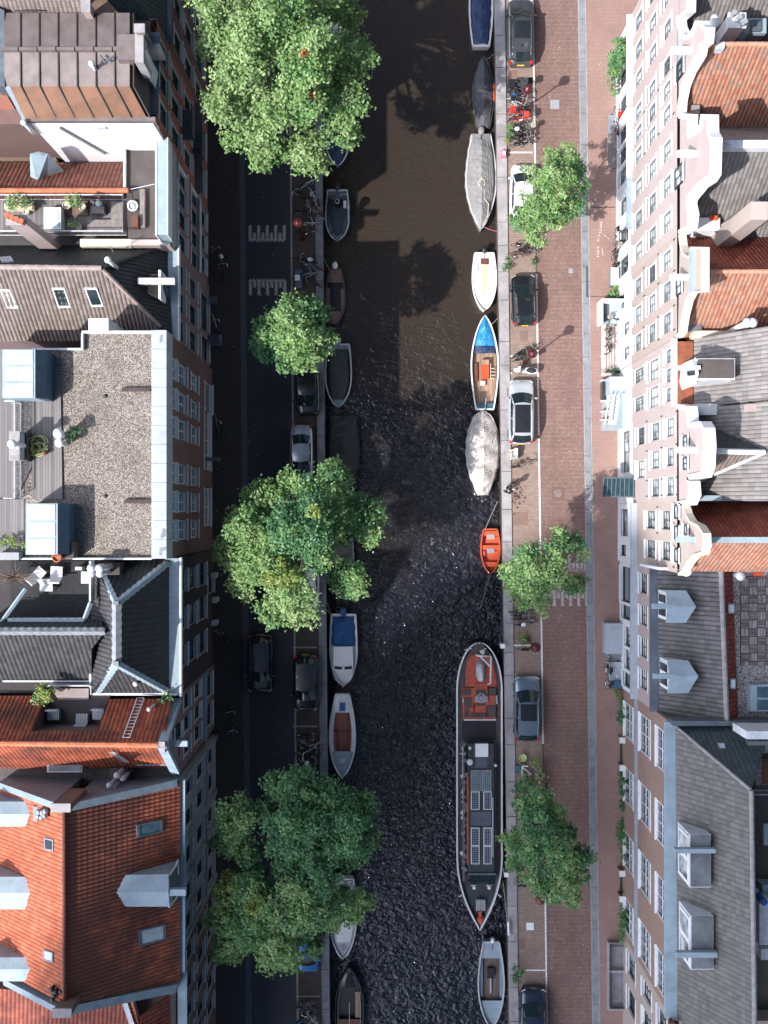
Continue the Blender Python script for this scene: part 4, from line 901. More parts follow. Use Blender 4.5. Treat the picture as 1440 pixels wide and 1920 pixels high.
# --- R10 bottom corner
h = house('cream windowed brick house at the bottom right corner beyond the iron area railing', X9 + .1, -37, -30.2)
facade(h, X9 + .1, 1, -37, -30.2, 12.3, 'brick_tan', [(9.0, 11.0, [1.3, 3.2, 5.1], 1.2, PALE, 'sash'), (5.4, 7.6, [1.3, 3.2, 5.1], 1.2, PALE, 'sash'), (1.4, 3.6, [1.5, 4], 1.6, PALE, 'sash')])
cornice(h, X9 + .1, 1, -37, -30.22, 12.5, 'brown', .3, .3); fb = MB(); fb.b2((X9 + .47, -37, .1), (XB, -30.25, 12.3)); fb.build('house_body', M['brick_tan'], h)
# ------------------------------------------------------------------ west row of houses (left side of the photo)
XW = -27.0
GB = ['glass_blue', 'glass_dark', 'glass_blue']
def body(fb, h, mat): fb.build('house_body', M[mat], h)
# --- L0
X = -12.7
h = house('dark brick house at the top left corner beside the big lime green tree', X, 27.5, 36.5)
facade(h, X, -1, 27.5, 36.5, 13.1, 'brick_dark', [(9.0, 11.3, [1.2, 3.3, 5.4, 7.6], 1.25, GB, 'sash'), (5.6, 8.1, [1.2, 3.3, 5.4, 7.6], 1.25, GB, 'sash'), (1.6, 4.6, [1.2, 3.3, 5.4, 7.6], 1.3, GB, 'sash')])
fb = MB(); tiles([P(-20, 24, 17.4), P(150, 25, 17.4), P(158, -90, 20), P(-20, -90, 20)], 0, 1, M['t_beige'], h, fill=fb, base=.1)
tiles([P(312, 84, 13.2), P(312, -90, 13.2), P(185, -90, 18)], 0, 1, M['t_green'], h, rib=.3, amp=.02, fill=fb, base=.1)
tiles([P(312, 84, 13.2), P(185, -90, 18), P(160, -20, 17.6), P(245, 62, 15)], 0, 1, M['t_green'], h, rib=.3, amp=.02, fill=fb, base=.1)
slab([(140, -20), (182, -20), (222, 24), (140, 24)], 17.3, M['bitumen_brown'], h, 'flat_roof', fb, .1); body(fb, h, 'brick_dark')
mb = MB(); mb.b2((X - .7, 27.5, 12.9), (X + .25, 36.5, 13.15)); mb.build('gutter', M['zincdark'], h); chimney(h, 154, 3, 168, 22, 16, 18.6, 'brick_pink', 0)
skylight(h, [(272, 36), (294, 36), (294, 75), (272, 75)], 14.4, 'copper', 'glass_dark')
# --- L1 copper roof
X = -12.7
h = house('tall red brick house with brown standing seam metal roof and a white side wall', X, 21.6, 27.5)
facade(h, X, -1, 21.6, 27.5, 15.8, 'brick_red', [(12.9, 15.1, [1.1, 2.8, 4.6], 1.25, GB, 'sash'), (9.5, 12.0, [1.1, 2.8, 4.6], 1.15, GB, 'sash'), (6.0, 8.4, [1.1, 2.8, 4.6], 1.15, GB, 'sash'), (1.0, 3.8, [1.6, 4.2], 1.8, GB, 'big')])
cornice(h, X, -1, 21.6, 27.5, 4.9, 'zincdark', .5, .5, 'shop_canopy'); 
for z in (8.6, 5.2):
    mb = MB(); mb.b2((X, 23.5, z), (X + .75, 25.4, z + .14)); mb.b2((X + .7, 23.5, z + .14), (X + .75, 25.4, z + .95)); mb.build('balcony', M['zincdark'], h)
zt = 17.8; up = MB(); o = []
for a, b, zz in ((24, 90, 0), (90, 162, 0)):
    up.prism([P(8, a, zt + (0 if a == 24 else .4)), P(243, a, zt + (0 if a == 24 else .4)), P(243, b, zt + (.4 if b == 90 else 0)), P(8, b, zt + (.4 if b == 90 else 0))], 15.7, None)
up.build('roof', M['copper'], h)
mb = MB(); mb.prism([P(18, 162, zt), P(243, 162, zt), P(274, 219, 16.9), P(48, 224, 16.9)], 15.6, None); mb.build('mansard_south', M['copper2'], h)
mb = MB(); mb.prism([P(243, 24, zt), P(278, 60, 16), P(274, 219, 16.9), P(243, 162, zt)], 15.5, None); mb.build('mansard_east', M['bitumen'], h)
mb = MB(); mb.prism([P(8, 162, zt), P(18, 162, zt), P(48, 224, 16.9), P(42, 224, 16.9)], 15.6, None); mb.prism([P(-10, 10, zt + .1), P(8, 20, zt + .1), P(9, 162, zt + .1), P(-10, 162, zt + .1)], 15.6, None); mb.build('verge', M['zincdark'], h)
mb = MB()
for k in range(7):
    x = 38 + 35.3 * k; 
    mb.prism([P(x-1, 24, zt+.06), P(x+1, 24, zt+.06), P(x+1, 90, zt+.46), P(x-1, 90, zt+.46)], zt-.2, None); mb.prism([P(x-1, 90, zt+.46), P(x+1, 90, zt+.46), P(x+1.5, 162, zt+.08), P(x-.5, 162, zt+.08)], zt-.2, None)
    d = 30; mb.prism([P(x-.5, 162, zt+.08), P(x+1.7, 162, zt+.08), P(x+d+2, 219.5, 16.98), P(x+d-.3, 219.5, 16.98)], 16, None)
mb.build('standing_seams', M['seam'], h)
mb = MB()
for k in range(7): mb.bp(0 + 35.3*k, 87 + (k % 2), 33 + 35.3*k, 94, zt + .3, zt + .62)
mb.bp(243, 86, 262, 94, zt + .3, zt + .6); mb.build('ridge_steps', M['copper'], h)
mb = MB(); mb.bp(220, 64, 258, 112, zt, zt + .7); mb.build('roof_hatch', M['copper'], h)
chimney(h, 254, 48, 270, 60, 16, 19.2, 'copper', 0); mb = MB(); mb.bp(253, 60, 269, 117, 17, 18.9); mb.bp(268, 82, 300, 92, 16.6, 17.9); mb.build('crest_wall', M['stone'], h)
mb = MB(); mb.prism([P(268, 92, 18.6), P(274, 92, 18.6), P(283, 150, 17), P(262, 118, 18.6)], 15.7, None); mb.build('dormer', M['offwhite'], h)
mb = MB(); mb.bp(269, 92, 280, 138, 15.7, 17.4); mb.build('dormer_window', M['glass_blue'], h)
slab([(272, 60), (300, 60), (296, 215), (274, 215)], 15.85, M['zincdark'], h, 'ledge')
mb = MB(); mb.prism([P(48, 226, 16.86), P(290, 226, 16.86), (X - .01, 21.6, 16.8), P(52, 222, 16.86)][:3] + [P(290, 222, 16.86), P(48, 222, 16.86)], 15.7, None); mb.bp(46, 219, 291, 227, 16.6, 16.9); mb.build('eaves_board', M['copper'], h)
mb = MB(); a, b = P(55, 229, 16.75), P(288, 229, 16.75); mb.b2((a.x, a.y + .3, .1), (X - .01, a.y, 16.7)); mb.build('side_wall', M['wallwhite'], h)
fb = MB(); fb.b2((XW, a.y + .31, .1), (X - .36, 27.49, 15.7)); body(fb, h, 'brick_dark')
mb = MB(); yq = a.y; mb.box((-17.3, yq - .06, 14.2), (.12, .12, 4.2), tilt=('Y', -.35)); mb.build('bracing_pole', M['grey'], h)
mb = MB(); mb.box((-15.7, yq - .03, 16.0), (.5, .05, .35)); mb.build('wall_patch', M['ltgrey'], h)
vent(h, 170, 117, 17.7, 18.8, .17); beam(h, 'roof_hook', 'zincdark', [(188, 104, 18.4), (197, 117, 18.4), (215, 104, 18.4)], .06); vent(h, 43, 228, 15.5, 17.2, .18)
beam(h, 'ridge_pole', 'seam', [(28, 20, 18), (70, 21, 18)], .05)
mb = MB(); mb.prism([P(-10, 163, 17.4), P(4, 163, 17.4), P(38, 222, 15), P(-10, 222, 15)], 9, None); mb.build('rear_wall', M['brick_red'], h)
# rear flat roof with skylights
FC[0] = None; h = thing('rear_annex', 'brown flat roof with white skylights beside the white side wall, at the left edge', 'annex', (-22, 22, 0)); fb = MB()
slab([(-60, 218), (62, 218), (110, 306), (-60, 306)], 10.6, M['bitumen_brown'], h, 'flat_roof', fb, .1); body(fb, h, 'brick_dark')
bars(h, 'skylight', 'skylight', [(-6, 247, 23, 275, 10.6, 10.9)]); bars(h, 'skylight', 'skylight', [(49, 247, 68, 273, 10.6, 10.9)]); bars(h, 'edge_trim', 'offwhite', [(-60, 213, 30, 219, 10.6, 10.9)])
mb = MB(); r = random.Random(3); 
for i in range(500): c = P(r.gauss(-4, 10), r.gauss(192, 12), 0); mb.box((c.x * .85, c.y*.85, ru(7, 10)), (.3, .02, .2), r.uniform(0, 6), tilt=('X', r.uniform(-1, 1)))
solo(mb, 'garden_tree', LF[3], 'dark green tree crown showing in the gap at the left edge beside the copper roof', 'tree')
# --- L2 terrace house
X = -12.65
h = house('purple brick house with a roof terrace, red tile strip and light blue parapet', X, 16.2, 21.6)
facade(h, X, -1, 16.2, 21.6, 13.2, 'brick_purple', [(10.9, 12.9, [1.9, 3.3, 4.7], 1.1, GB, 'sash'), (7.8, 10.2, [.6, 1.9, 3.3, 4.7], 1.1, GB, 'sash'), (3.9, 6.3, [.6, 1.9, 3.3, 4.7], 1.1, GB, 'sash'), (.9, 2.9, [1, 2.6, 4.2], 1.1, GB, 'plain')])
mb = MB(); mb.tube([(X + .12, 16.3, 3.9), (X + .12, 21.3, 3.9)], .09, 6); mb.build('awning_tube', M['offwhite'], h)
fb = MB(); bars(h, 'parapet', 'zinclight', [(294, 258, 313, 440, 11.5, 14.1)]); bars(h, 'parapet_edge', 'white', [(291, 257, 293.6, 441, 11.5, 14.14), (313.4, 257, 315, 441, 13, 14.14)])
slab([(234, 276), (300, 276), (300, 446), (240, 446)], 12.6, M['bitumen'], h, 'flat_roof', fb, .1); bars(h, 'edge_trim', 'offwhite', [(231, 274, 235, 352, 12, 12.9), (231, 272.5, 292, 276, 12, 12.9)])
tiles([P(-30, 306, 10.9), P(232, 306, 10.9), P(236, 357, 13), P(-30, 357, 13)], 0, 1, M['t_redbrown'], h, fill=fb, base=.1, rib=.26); ridge(P(-30, 357, 13.1), P(240, 357, 13.1), M['ridge_orange'], h, .16)
slab([(-30, 361), (236, 361), (236, 436), (-30, 436)], 12.1, M['deck'], h, 'terrace_floor', fb, .1); tiles([P(-30, 372, 12.2), P(232, 372, 12.2), P(234, 358, 12.9), P(-30, 358, 12.9)], 0, 1, M['t_redbrown'], h, rib=.26)
slab([(-30, 434), (240, 434), (300, 446), (300, 460), (-30, 460)], 11.4, M['t_greyd'], h, 'lower_roof', fb, .1); body(fb, h, 'brick_purple')
bars(h, 'side_parapet', 'cream', [(150, 448, 245, 462, 10.5, 12.5)]); bars(h, 'side_parapet', 'brick_pink', [(245, 449, 318, 460, 10.5, 12.6)])
rail(h, [(-20, 365), (230, 365), (230, 433), (-20, 433)], 12.2, .95, 'offwhite', .16, 'terrace_railing')
bars(h, 'inner_deck', 'wood', [(164, 412, 208, 431, 12.1, 12.5), (208, 378, 230, 431, 12.1, 12.5)]); bars(h, 'brown_mat', 'bitumen_brown', [(118, 372, 165, 404, 12.1, 12.2)])
d = boxpart(h, 'terrace_skylight', 'white', 82, 389, 114, 430, 12.1, 12.8); boxpart(d, 'pane', 'glass_roof', 87, 394, 110, 426, 12.8, 12.84)
chimney(h, 14, 406, 50, 421, 11, 17.2, 'brick_pink', 4, 'terracotta')
mb = MB(); c = [P(*w) for w in ((55, 285, 14.6), (90, 285, 14.6), (90, 290, 14.6), (55, 290, 14.6))]; mb.prism([P(56, 288, 14.5), P(72, 284, 15), P(90, 288, 14.5), P(89, 330, 12), P(70, 342, 12), P(57, 332, 12)], 10.5, None); mb.build('zinc_stack', M['zinclight'], h)
mb = MB(); mb.ring(P(249, 386, 12.9), .27, .06, 18, 6, 'Z'); mb.lathe(P(249, 386, 12.6), [(.24, 0), (.28, .25)], 14); mb.build('white_bucket', M['offwhite'], h, True)
bars(h, 'dark_crates', 'wood', [(262, 355, 271, 426, 12.6, 12.9)]); bars(h, 'terrace_bench', 'wood', [(170, 386, 195, 400, 12.1, 12.55)]); vent(h, 184, 380, 12.1, 12.8, .2, 'ltgrey')
beam(h, 'cable', 'ltgrey', [(244, 355, 13), (290, 345, 14)], .02); bars(h, 'brown_stack', 'brown', [(246, 404, 258, 425, 12.6, 13.2)])
# --- L3 hipped
X = -12.58
h = house('house with beige ribbed hipped roof, roof windows and a small white dormer', X, 10.35, 16.2)
facade(h, X, -1, 10.35, 16.2, 11.2, 'brick_purple', [(8.6, 10.7, [1.45, 3.2, 4.95], 1.3, GB, 'sash'), (4.7, 7.3, [1.45, 3.2, 4.95], 1.3, GB, 'sash'), (.4, 3.4, [2.2], 2.6, GB, 'sash'), (.3, 3.2, [4.7], 1.7, GB, 'door')])
fb = MB(); A = P(190, 503, 15)
tiles([P(-40, 461, 11.2), P(302, 460, 11.2), A, P(-40, 500, 15)], 0, 1, M['t_black'], h, fill=fb, base=.1, rib=.25)  # north and east slopes of this roof: shade painted as black tile
tiles([P(318, 458, 11.2), P(318, 636, 11.2), A, P(302, 460, 11.2)], 0, 1, M['t_black'], h, fill=fb, base=.1, rib=.25, amp=.05)
PS = ((-40, 500, 15), (190, 503, 15), (318, 636, 11.2)); PS2 = ((-40, 500, 15), (190, 503, 15), (150, 638, 11.2))
tiles([P(-40, 640, 11.2), P(318, 636, 11.2), A, P(-40, 500, 15)], 0, 1, M['t_beige'], h, fill=fb, base=.1, rib=.245, amp=.06, course=.38); body(fb, h, 'brick_purple')  # sunlit slope of the same roof, its brightness painted as beige tile
ridge(P(-40, 500, 15.08), P(190, 503, 15.08), M['ridge_beige'], h, .17, seg=.5); ridge(P(192, 505, 15), P(300, 612, 11.9), M['ridge_beige'], h, .12); ridge(P(192, 502, 15), P(305, 462, 11.4), M['t_black'], h, .12)
mb = MB(); mb.b2((X - .5, 10.35, 11.0), (X + .12, 16.2, 11.26)); mb.build('gutter', M['zinclight'], h); mb = MB(); mb.b2((X + .12, 10.35, 10.9), (X + .19, 16.25, 11.34)); mb.b2((X - .6, 16.15, 10.9), (X + .1, 16.26, 11.4)); mb.build('gutter_edge', M['white'], h)
for q in ((0, 540, 18, 541, 36, 577, 14, 577), (97, 538, 121, 538, 134, 575, 110, 576), (158, 538, 182, 538, 195, 573, 172, 574)):
    skylight(h, [(q[0], q[1]), (q[2], q[3]), (q[4], q[5]), (q[6], q[7])], 13, 'offwhite', 'glass_roof' if q[0] == 0 else 'glass_dark', 'roof_window', .1, PS2)
PN = ((-40, 500, 15), (190, 503, 15), (150, 461, 11.2)); skylight(h, [(0, 485), (20, 483), (26, 492), (4, 494)], 13, 'offwhite', 'glass_roof', 'roof_window', .1, PN)
d = MB(); d.prism([P(280, 514, 12.9), P(298, 514, 12.9), P(312, 524, 12.2), P(312, 526, 12.2), P(299, 560, 12.4), P(276, 548, 13.2)], 11, None); dd = d.build('dormer', M['t_beige'], h)
boxpart(dd, 'hoist_beam', 'white', 258, 521, 327, 532, 12.9, 13.2); boxpart(dd, 'dormer_front', 'white', 297, 506, 301, 560, 11.1, 12.95); mb = MB(); mb.prism([P(302, 534, 12.4), P(310, 536, 12.4), P(316, 560, 11.4), P(304, 552, 11.9)], 11, None); mb.build('pane', M['glass_blue'], dd)
vent(h, 201, 486, 14, 15.9, .2); beam(h, 'aerial', 'ltgrey', [(205, 460, 14.5), (213, 472, 13)], .03)
# --- L4 gravel roof
X = -12.35
h = house('big dark brick house with gravel flat roof, wide pale parapet and two glass boxes', X, -2.65, 10.25)
G = [1.85, 3.6, 5.25, 7.95, 9.65, 11.35]
facade(h, X, -1, -2.65, 10.25, 14.9, 'brick_dark', [(12.6, 14.5, G, 1.2, GB, 'sash', .1), (9.3, 11.8, G, 1.2, GB, 'sash'), (5.6, 7.9, G, 1.15, GB, 'sash'), (1.0, 3.3, [5.2], 4.2, GB, 'grid'), (1.0, 3.3, [9.9], 2.6, GB, 'grid'), (.3, 3.1, [2.2], 2.0, GB, 'door')], sash='white')
fb = MB(); Z4 = 14.75
slab([(36, 655), (154, 655), (154, 625), (290, 625), (290, 1048), (36, 1048)], Z4, M['gravel'], h, 'gravel_roof', fb, .1); slab([(-40, 655), (36, 655), (36, 1048), (-40, 1048)], Z4 - .1, M['deck'], h, 'rear_roof', fb, .1); body(fb, h, 'brick_dark')
bars(h, 'parapet', 'concrete', [(284, 619 + 35.75*k, 312, 654.2 + 35.75*k, 13.5 + .01*(k % 2), 15.1) for k in range(12)]); bars(h, 'parapet_trim', 'offwhite', [(153, 620, 284, 624.5, 13, 15.05), (152, 624.6, 155.5, 656, 13, 15.05), (60, 652.5, 152, 656, 13, 15.05), (136, 1046, 284, 1049.5, 13, 15.05), (-40, 1046, 100, 1049.5, 13, 15.05)])
def puddle(h, pts, z): mb = MB(); mb.prism([P(a, b, z) for a, b in pts], z - .01, z); mb.build('damp_patch', M['granite'], h)
puddle(h, [(301, 628), (305, 627), (304, 640), (300, 643), (299, 634)], 15.115); puddle(h, [(305, 990), (311, 993), (310, 1005), (303, 1011), (300, 1006), (303, 1000)], 15.115); puddle(h, [(299, 1027), (310, 1025), (313, 1031), (304, 1034), (303, 1042), (298, 1040)], 15.115)
bars(h, 'roof_vent_slot', 'rust', [(228, 727, 281, 733, Z4, Z4 + .25), (232, 937, 284, 944, Z4, Z4 + .25)]); M['slot'] = mk('slot_brown', (.07, .045, .04), .8)
for o in h.children:
    if o.name.startswith('roof_vent_slot'): o.data.materials[0] = M['slot']
slab([(82, 693), (113, 693), (117, 936), (60, 936), (60, 752), (82, 750)], Z4 + .12, M['deck'], h, 'wood_walkway', h=.12); slab([(30, 750), (62, 750), (62, 870), (30, 935)], Z4 + .08, M['gridtile2'], h, 'mesh_terrace', h=.1)
slab([(-40, 936), (46, 936), (46, 1048), (-40, 1048)], Z4 + .05, M['deck'], h, 'wood_terrace', h=.1); bars(h, 'planter_box', 'grey', [(-4, 1036, 35, 1050, Z4, 15.4)])
def glassbox(px0, py0, px1, py1, side):
    d = boxpart(h, 'glass_house', 'zinclight', px0, py0, px1, py1, Z4, 16.6); a, b = P(px0, py0, 16.6), P(px1, py1, 16.6); n = 3
    for k in range(n):
        y0 = a.y + (b.y - a.y) * (k + .06) / n; y1 = a.y + (b.y - a.y) * (k + .96) / n; m = MB(); m.b2((a.x + .15, y0, 16.6), (b.x - .12, y1, 16.64)); m.build('pane', M['glass_roof'], d)
    m = MB(); m.prism([(b.x, a.y, 16.6), (b.x + .02, b.y, 16.6), (b.x + .42, b.y, 16.0), (b.x + .42, a.y, 16.0)], Z4, None); m.build('side_panel', M['trimdark'], d)
M['trimdark'] = mk('dark_blue_panel', (.04, .10, .16), .5)
glassbox(4, 655, 66, 746, 1); glassbox(48, 944, 108, 1040, 1)
vent(h, 82, 675, Z4, 15.6, .24, 'brown'); vent(h, 108, 812, Z4, 16.4, .3, 'white'); vent(h, 110, 830, Z4, 16.0, .26, 'white'); vent(h, 122, 817, Z4, 15.4, .2, 'grey'); vent(h, 82, 848, Z4, 15.3, .16, 'brown'); vent(h, 21, 832, Z4, 17.4, .26, 'white')
chimney(h, 20, 811, 36, 862, Z4, 16.4, 'concrete', 0); bars(h, 'flue_box', 'bitumen', [(36, 811, 50, 864, Z4, 15.6)])
bars(h, 'white_flue_box', 'white', [(166, 597, 203, 619.5, 11.5, 15.3)])
for a, b in ((197, 742), (197, 930)): vent(h, a, b, Z4 - .1, Z4 + .12, .12, 'black')
rail(h, [(27, 752), (27, 934), (6, 934)], Z4 + .1, 1.0, 'offwhite', .12, 'railing'); rail(h, [(8, 752), (27, 752)], Z4 + .1, 1.0, 'offwhite', .12, 'railing')
mb = MB(); r = random.Random(4); c = P(69, 836, Z4 + .2)
for k in range(9):
    ox, oy, R = r.uniform(-.25, .25), r.uniform(-.25, .25), r.uniform(.3, .52); mb.tube([c + Vector((ox + R*cos(t*.5), oy + R*.9*sin(t*.5), .05 + k*.02)) for t in range(13)], .028, 5)
solo(mb, 'garden_hose', M['hose'], 'coiled pale green garden hose on the wooden roof walkway', 'hose')
for k, (a, b) in enumerate(((105, 1024), (104, 1035), (106, 1045))):
    c = P(a, b, 16.4); mb = MB(); mb.lathe((c.x, c.y, 0), [(.16, 15.2), (.2, 16.2), (.27, 16.4), (.22, 16.42), (.2, 16.3), (.02, 16.28)], 14)
    tag(mb.build('chimney_pot', M['terracotta'], None, True, (c.x, c.y, 15.2)) if False else solo(mb, 'chimney_pot', M['terracotta'], ['northmost', 'middle', 'southmost'][k] + ' of the three round terracotta pots beside the glass roof box', 'pot'), group='terracotta pots on the roof edge')
bars(h, 'party_stack', 'bitumen', [(120, 1016, 138, 1047, Z4, 15.8)])
# --- L5 dark hipped roof with zinc ridges
X = -12.23
h = house('black brick house with a dark hipped roof edged in pale zinc ridges, left side', X, -10.9, -2.7)
facade(h, X, -1, -10.9, -2.7, 12.4, 'brick_black', [(9.8, 11.8, [1.5, 3.8, 6.1], 1.35, GB, 'sash'), (6.9, 9.2, [1.5, 3.8, 6.1], 1.35, ['glass_mid', 'glass_blue'], 'sash'), (3.3, 5.9, [1.5, 3.8, 6.1], 1.5, ['glass_dark'], 'sash'), (.4, 2.6, [2.4], 1.2, ['glass_dark'], 'door')], frame='offwhite')
T, B_ = P(218, 1130, 15.6), P(218, 1245, 15.6); z0 = 12.4; fb = MB()
NE, SE, SW, NW = P(316, 1052, z0), P(316, 1299, z0), P(172, 1299, z0), P(172, 1052, z0)
tiles([NE, SE, B_, T], 0, 1, M['t_black'], h, fill=fb, base=.1, rib=.33, amp=.035); tiles([SW, SE, B_], 0, 1, M['t_greyb'], h, fill=fb, base=.1, rib=.27, amp=.05)
tiles([NW, SW, B_, T], 0, 1, M['t_greyb'], h, fill=fb, base=.1, rib=.27, amp=.06); tiles([NW, NE, T], 0, 1, M['t_black'], h, fill=fb, base=.1, rib=.33)
RW, RE = P(-40, 1184, 15.0), P(197, 1184, 15.0)
tiles([P(-40, 1278, 12.2), P(172, 1276, 12.2), P(172, 1215, 14), RE, RW], 0, 1, M['t_greyb'], h, fill=fb, base=.1, rib=.27, amp=.05); tiles([P(-40, 1164, 14.1), P(190, 1164, 14.1), RE, RW], 0, 1, M['t_black'], h, rib=.27, fill=fb, base=.1)
fb.b2((XW, -10.8, .1), (X - .36, -2.75, 12.1)); body(fb, h, 'brick_black')
def capping(a, b, w, name='zinc_ridge', mat='zinclight'):
    a, b = P(*a), P(*b); d = (b - a); n = Vector((-d.y, d.x, 0)).normalized() * w; mb = MB(); k = max(2, int(d.length / .22)); L = []; R = []; top = []
    for i in range(k + 1):
        p = a.lerp(b, i / k); q = .82 + .18 * (i % 2); L.append(p + n*q - Vector((0, 0, .1))); R.append(p - n*q - Vector((0, 0, .1))); top.append(p + Vector((0, 0, .1)))
    mb.grid([L, top, R]); return mb.build(name, M[mat], h)
capping((316, 1053, 12.5), (219, 1131, 15.7), .24); capping((186, 1066, 13.0), (217, 1131, 15.7), .22); capping((181, 1299, 12.5), (217, 1246, 15.7), .24); capping((315, 1298, 12.5), (219, 1246, 15.7), .24)
capping((218, 1130, 15.7), (218, 1246, 15.7), .3, mat='granite'); capping((-40, 1184, 15.1), (197, 1184, 15.1), .24, mat='granite')
bars(h, 'vent_cap', 'zincdark', [(212, 1127, 222, 1134, 15.6, 15.95), (212, 1240, 222, 1248, 15.6, 15.95)])
mb = MB(); mb.b2((X - .75, -10.9, 12.1), (X + .12, -2.75, 12.42)); mb.build('gutter', M['zinc'], h); mb = MB(); mb.b2((X + .12, -10.95, 12.05), (X + .22, -2.7, 12.5)); mb.build('gutter_edge', M['white'], h)
bars(h, 'edge_trim', 'offwhite', [(170, 1299.5, 333, 1304, 11.8, 12.5), (167, 1215, 171, 1303, 11.8, 12.6), (5, 1276, 166, 1279, 11.8, 12.4), (167, 1052, 170, 1128, 13.4, 14.2)])
slab([(20, 1052), (168, 1052), (168, 1160), (20, 1160)], 12.2, M['gridtile'], h, 'sunken_terrace', h=.05)
bars(h, 'terrace_edge', 'zinclight', [(14, 1160, 158, 1166, 13.6, 14.3)]); beam(h, 'terrace_coping', 'zinclight', [(3, 1166, 14.2), (48, 1104, 14.2)], .12, 4); beam(h, 'terrace_coping', 'zinclight', [(157, 1165, 14.2), (170, 1130, 14.2)], .14, 4)
vent(h, 253, 1283, 13.2, 14.1, .16); vent(h, 170, 1066, 12.3, 16.2, .26, 'ltgrey'); vent(h, 170, 1076, 12.3, 15.8, .22, 'ltgrey'); vent(h, 186, 1066, 12.3, 16.2, .26, 'ltgrey'); vent(h, 186, 1076, 12.3, 15.8, .22, 'ltgrey')
bars(h, 'flue_box', 'bitumen', [(192, 1056, 224, 1078, 12.4, 13.9)]); bars(h, 'white_grille', 'offwhite', [(152, 1072, 168, 1094, 12.2, 12.7)]); bars(h, 'terrace_table', 'offwhite', [(141, 1063, 153, 1069, 12.2, 12.9)])
def lounge(px, py, z, rz, label, w=.62, L=1.0):
    c = P(px, py, z); t = thing('garden_chair', label, 'chair', (c.x, c.y, z), 'chairs on the sunken roof terrace', proto=True); t['_o'] = (0, 0, 0); t.rotation_euler = (0, 0, rz)
    m = MB(); m.box((0, 0, .38), (w, L*.6, .06)); m.build('seat', M['offwhite'], t); m = MB(); m.box((0, L*.42, .62), (w, .08, .6), tilt=('X', -.5)); m.build('backrest', M['offwhite'], t)
    for x in (-w/2 + .05, w/2 - .05):
        for y in (-L*.25, L*.25): m = MB(); m.box((x, y, .19), (.05, .05, .36)); m.build('leg', M['grey'], t)
lounge(77, 1075, 12.25, 2.4, 'tilted white garden chair at the left of the dark sunken terrace', .6, 1.2); lounge(110, 1072, 12.25, 3.1, 'white garden chair nearest the pale zinc flues on the sunken terrace', .7, 1.1); lounge(91, 1100, 12.25, 0, 'low white stool in front of the two terrace chairs', .75, .8)
# --- L6 orange gabled roof with sunken terrace
X = -12.2
h = house('dark brick house with a gable front, dirty orange tiled roof and sunken terrace, left side', X, -15.5, -10.9)
facade(h, X, -1, -15.5, -10.9, 12.1, 'brick_purple', [(8.9, 10.9, [.8, 2.2, 3.6], 1.0, GB, 'sash'), (5.4, 7.6, [.8, 2.2, 3.6], 1.0, GB, 'sash'), (1.1, 3.6, [1.2, 3.3], 1.6, GB, 'big')])
gab(h, X, -1, 'brick_purple', [(337, 1311), (311, 1392), (309, 1400), (334, 1450)], 'trimblue', .5, .2); cornice(h, X, -1, -15.5, -10.9, 4.4, 'trimblue', .2, .3, 'ledge')
fb = MB(); RZ = 15.7; e = 12.5; RL, RR = P(-40, 1393, RZ), P(306, 1397, RZ)
PL = ((-40, 1306, e), (320, 1306, e), (306, 1395, RZ))
for poly in ([(-40, 1306), (88, 1306), (60, 1372), (-40, 1372)], [(205, 1312), (322, 1312), (312, 1372), (180, 1372)], [(-40, 1372), (312, 1372), (305, 1396), (-40, 1393)]):
    tiles(poly, 0, 1, M['t_orange_dirty'], h, fill=fb, base=.1, plane=PL, rib=.25)
tiles([P(-40, 1442, e), P(312, 1436, e), RR, RL], 0, 1, M['t_orange_dirty'], h, fill=fb, base=.1, rib=.25); ridge(RL + Vector((0, 0, .05)), RR + Vector((0, 0, .05)), M['ridge_orange'], h, .17, seg=.42)
slab([(88, 1306), (206, 1306), (184, 1372), (62, 1372)], 12.6, M['bitumen'], h, 'sunken_terrace', fb, .1); slab([(95, 1291), (166, 1291), (166, 1312), (110, 1312)], 12.7, M['decktile2'] if 'decktile2' in M else M['copper'], h, 'terrace_step', h=.3); body(fb, h, 'brick_dark')
proud(h, X, -1, -12.9, 13.1, .8, 1.6, glass='glass_dark', kind='plain'); hoist(h, X, -1, -13.2, 14.6, 'zinclight', 1.0)
bars(h, 'party_block', 'stone', [(299, 1391, 309, 1412, 13, 16)]); bars(h, 'terrace_edge', 'offwhite', [(62, 1370, 184, 1372, 12.4, 13.6), (88, 1285, 168, 1287, 12, 12.9)])
def bench(px, py, rz, label):
    c = P(px, py, 12.65); t = thing('slatted_chair', label, 'chair', (c.x, c.y, 12.65), 'slatted chairs on the dark terrace', proto=True, rz=rz)
    m = MB(); [m.box((-.3 + .1*k, 0, .4), (.07, .6, .04)) for k in range(7)]; m.build('seat', M['ltgrey'], t); m = MB(); m.box((0, .33, .6), (.7, .05, .45)); m.build('backrest', M['ltgrey'], t)
    for x in (-.3, .3): m = MB(); m.box((x, 0, .2), (.05, .5, .38)); m.build('leg', M['grey'], t)
bench(104, 1338, 0, 'grey slatted chair on the dark terrace, nearest the shrub'); bench(157, 1345, 3.14, 'grey slatted chair on the dark terrace, in the middle of three'); bench(188, 1337, 0, 'grey slatted chair on the dark terrace, nearest the orange tiles')
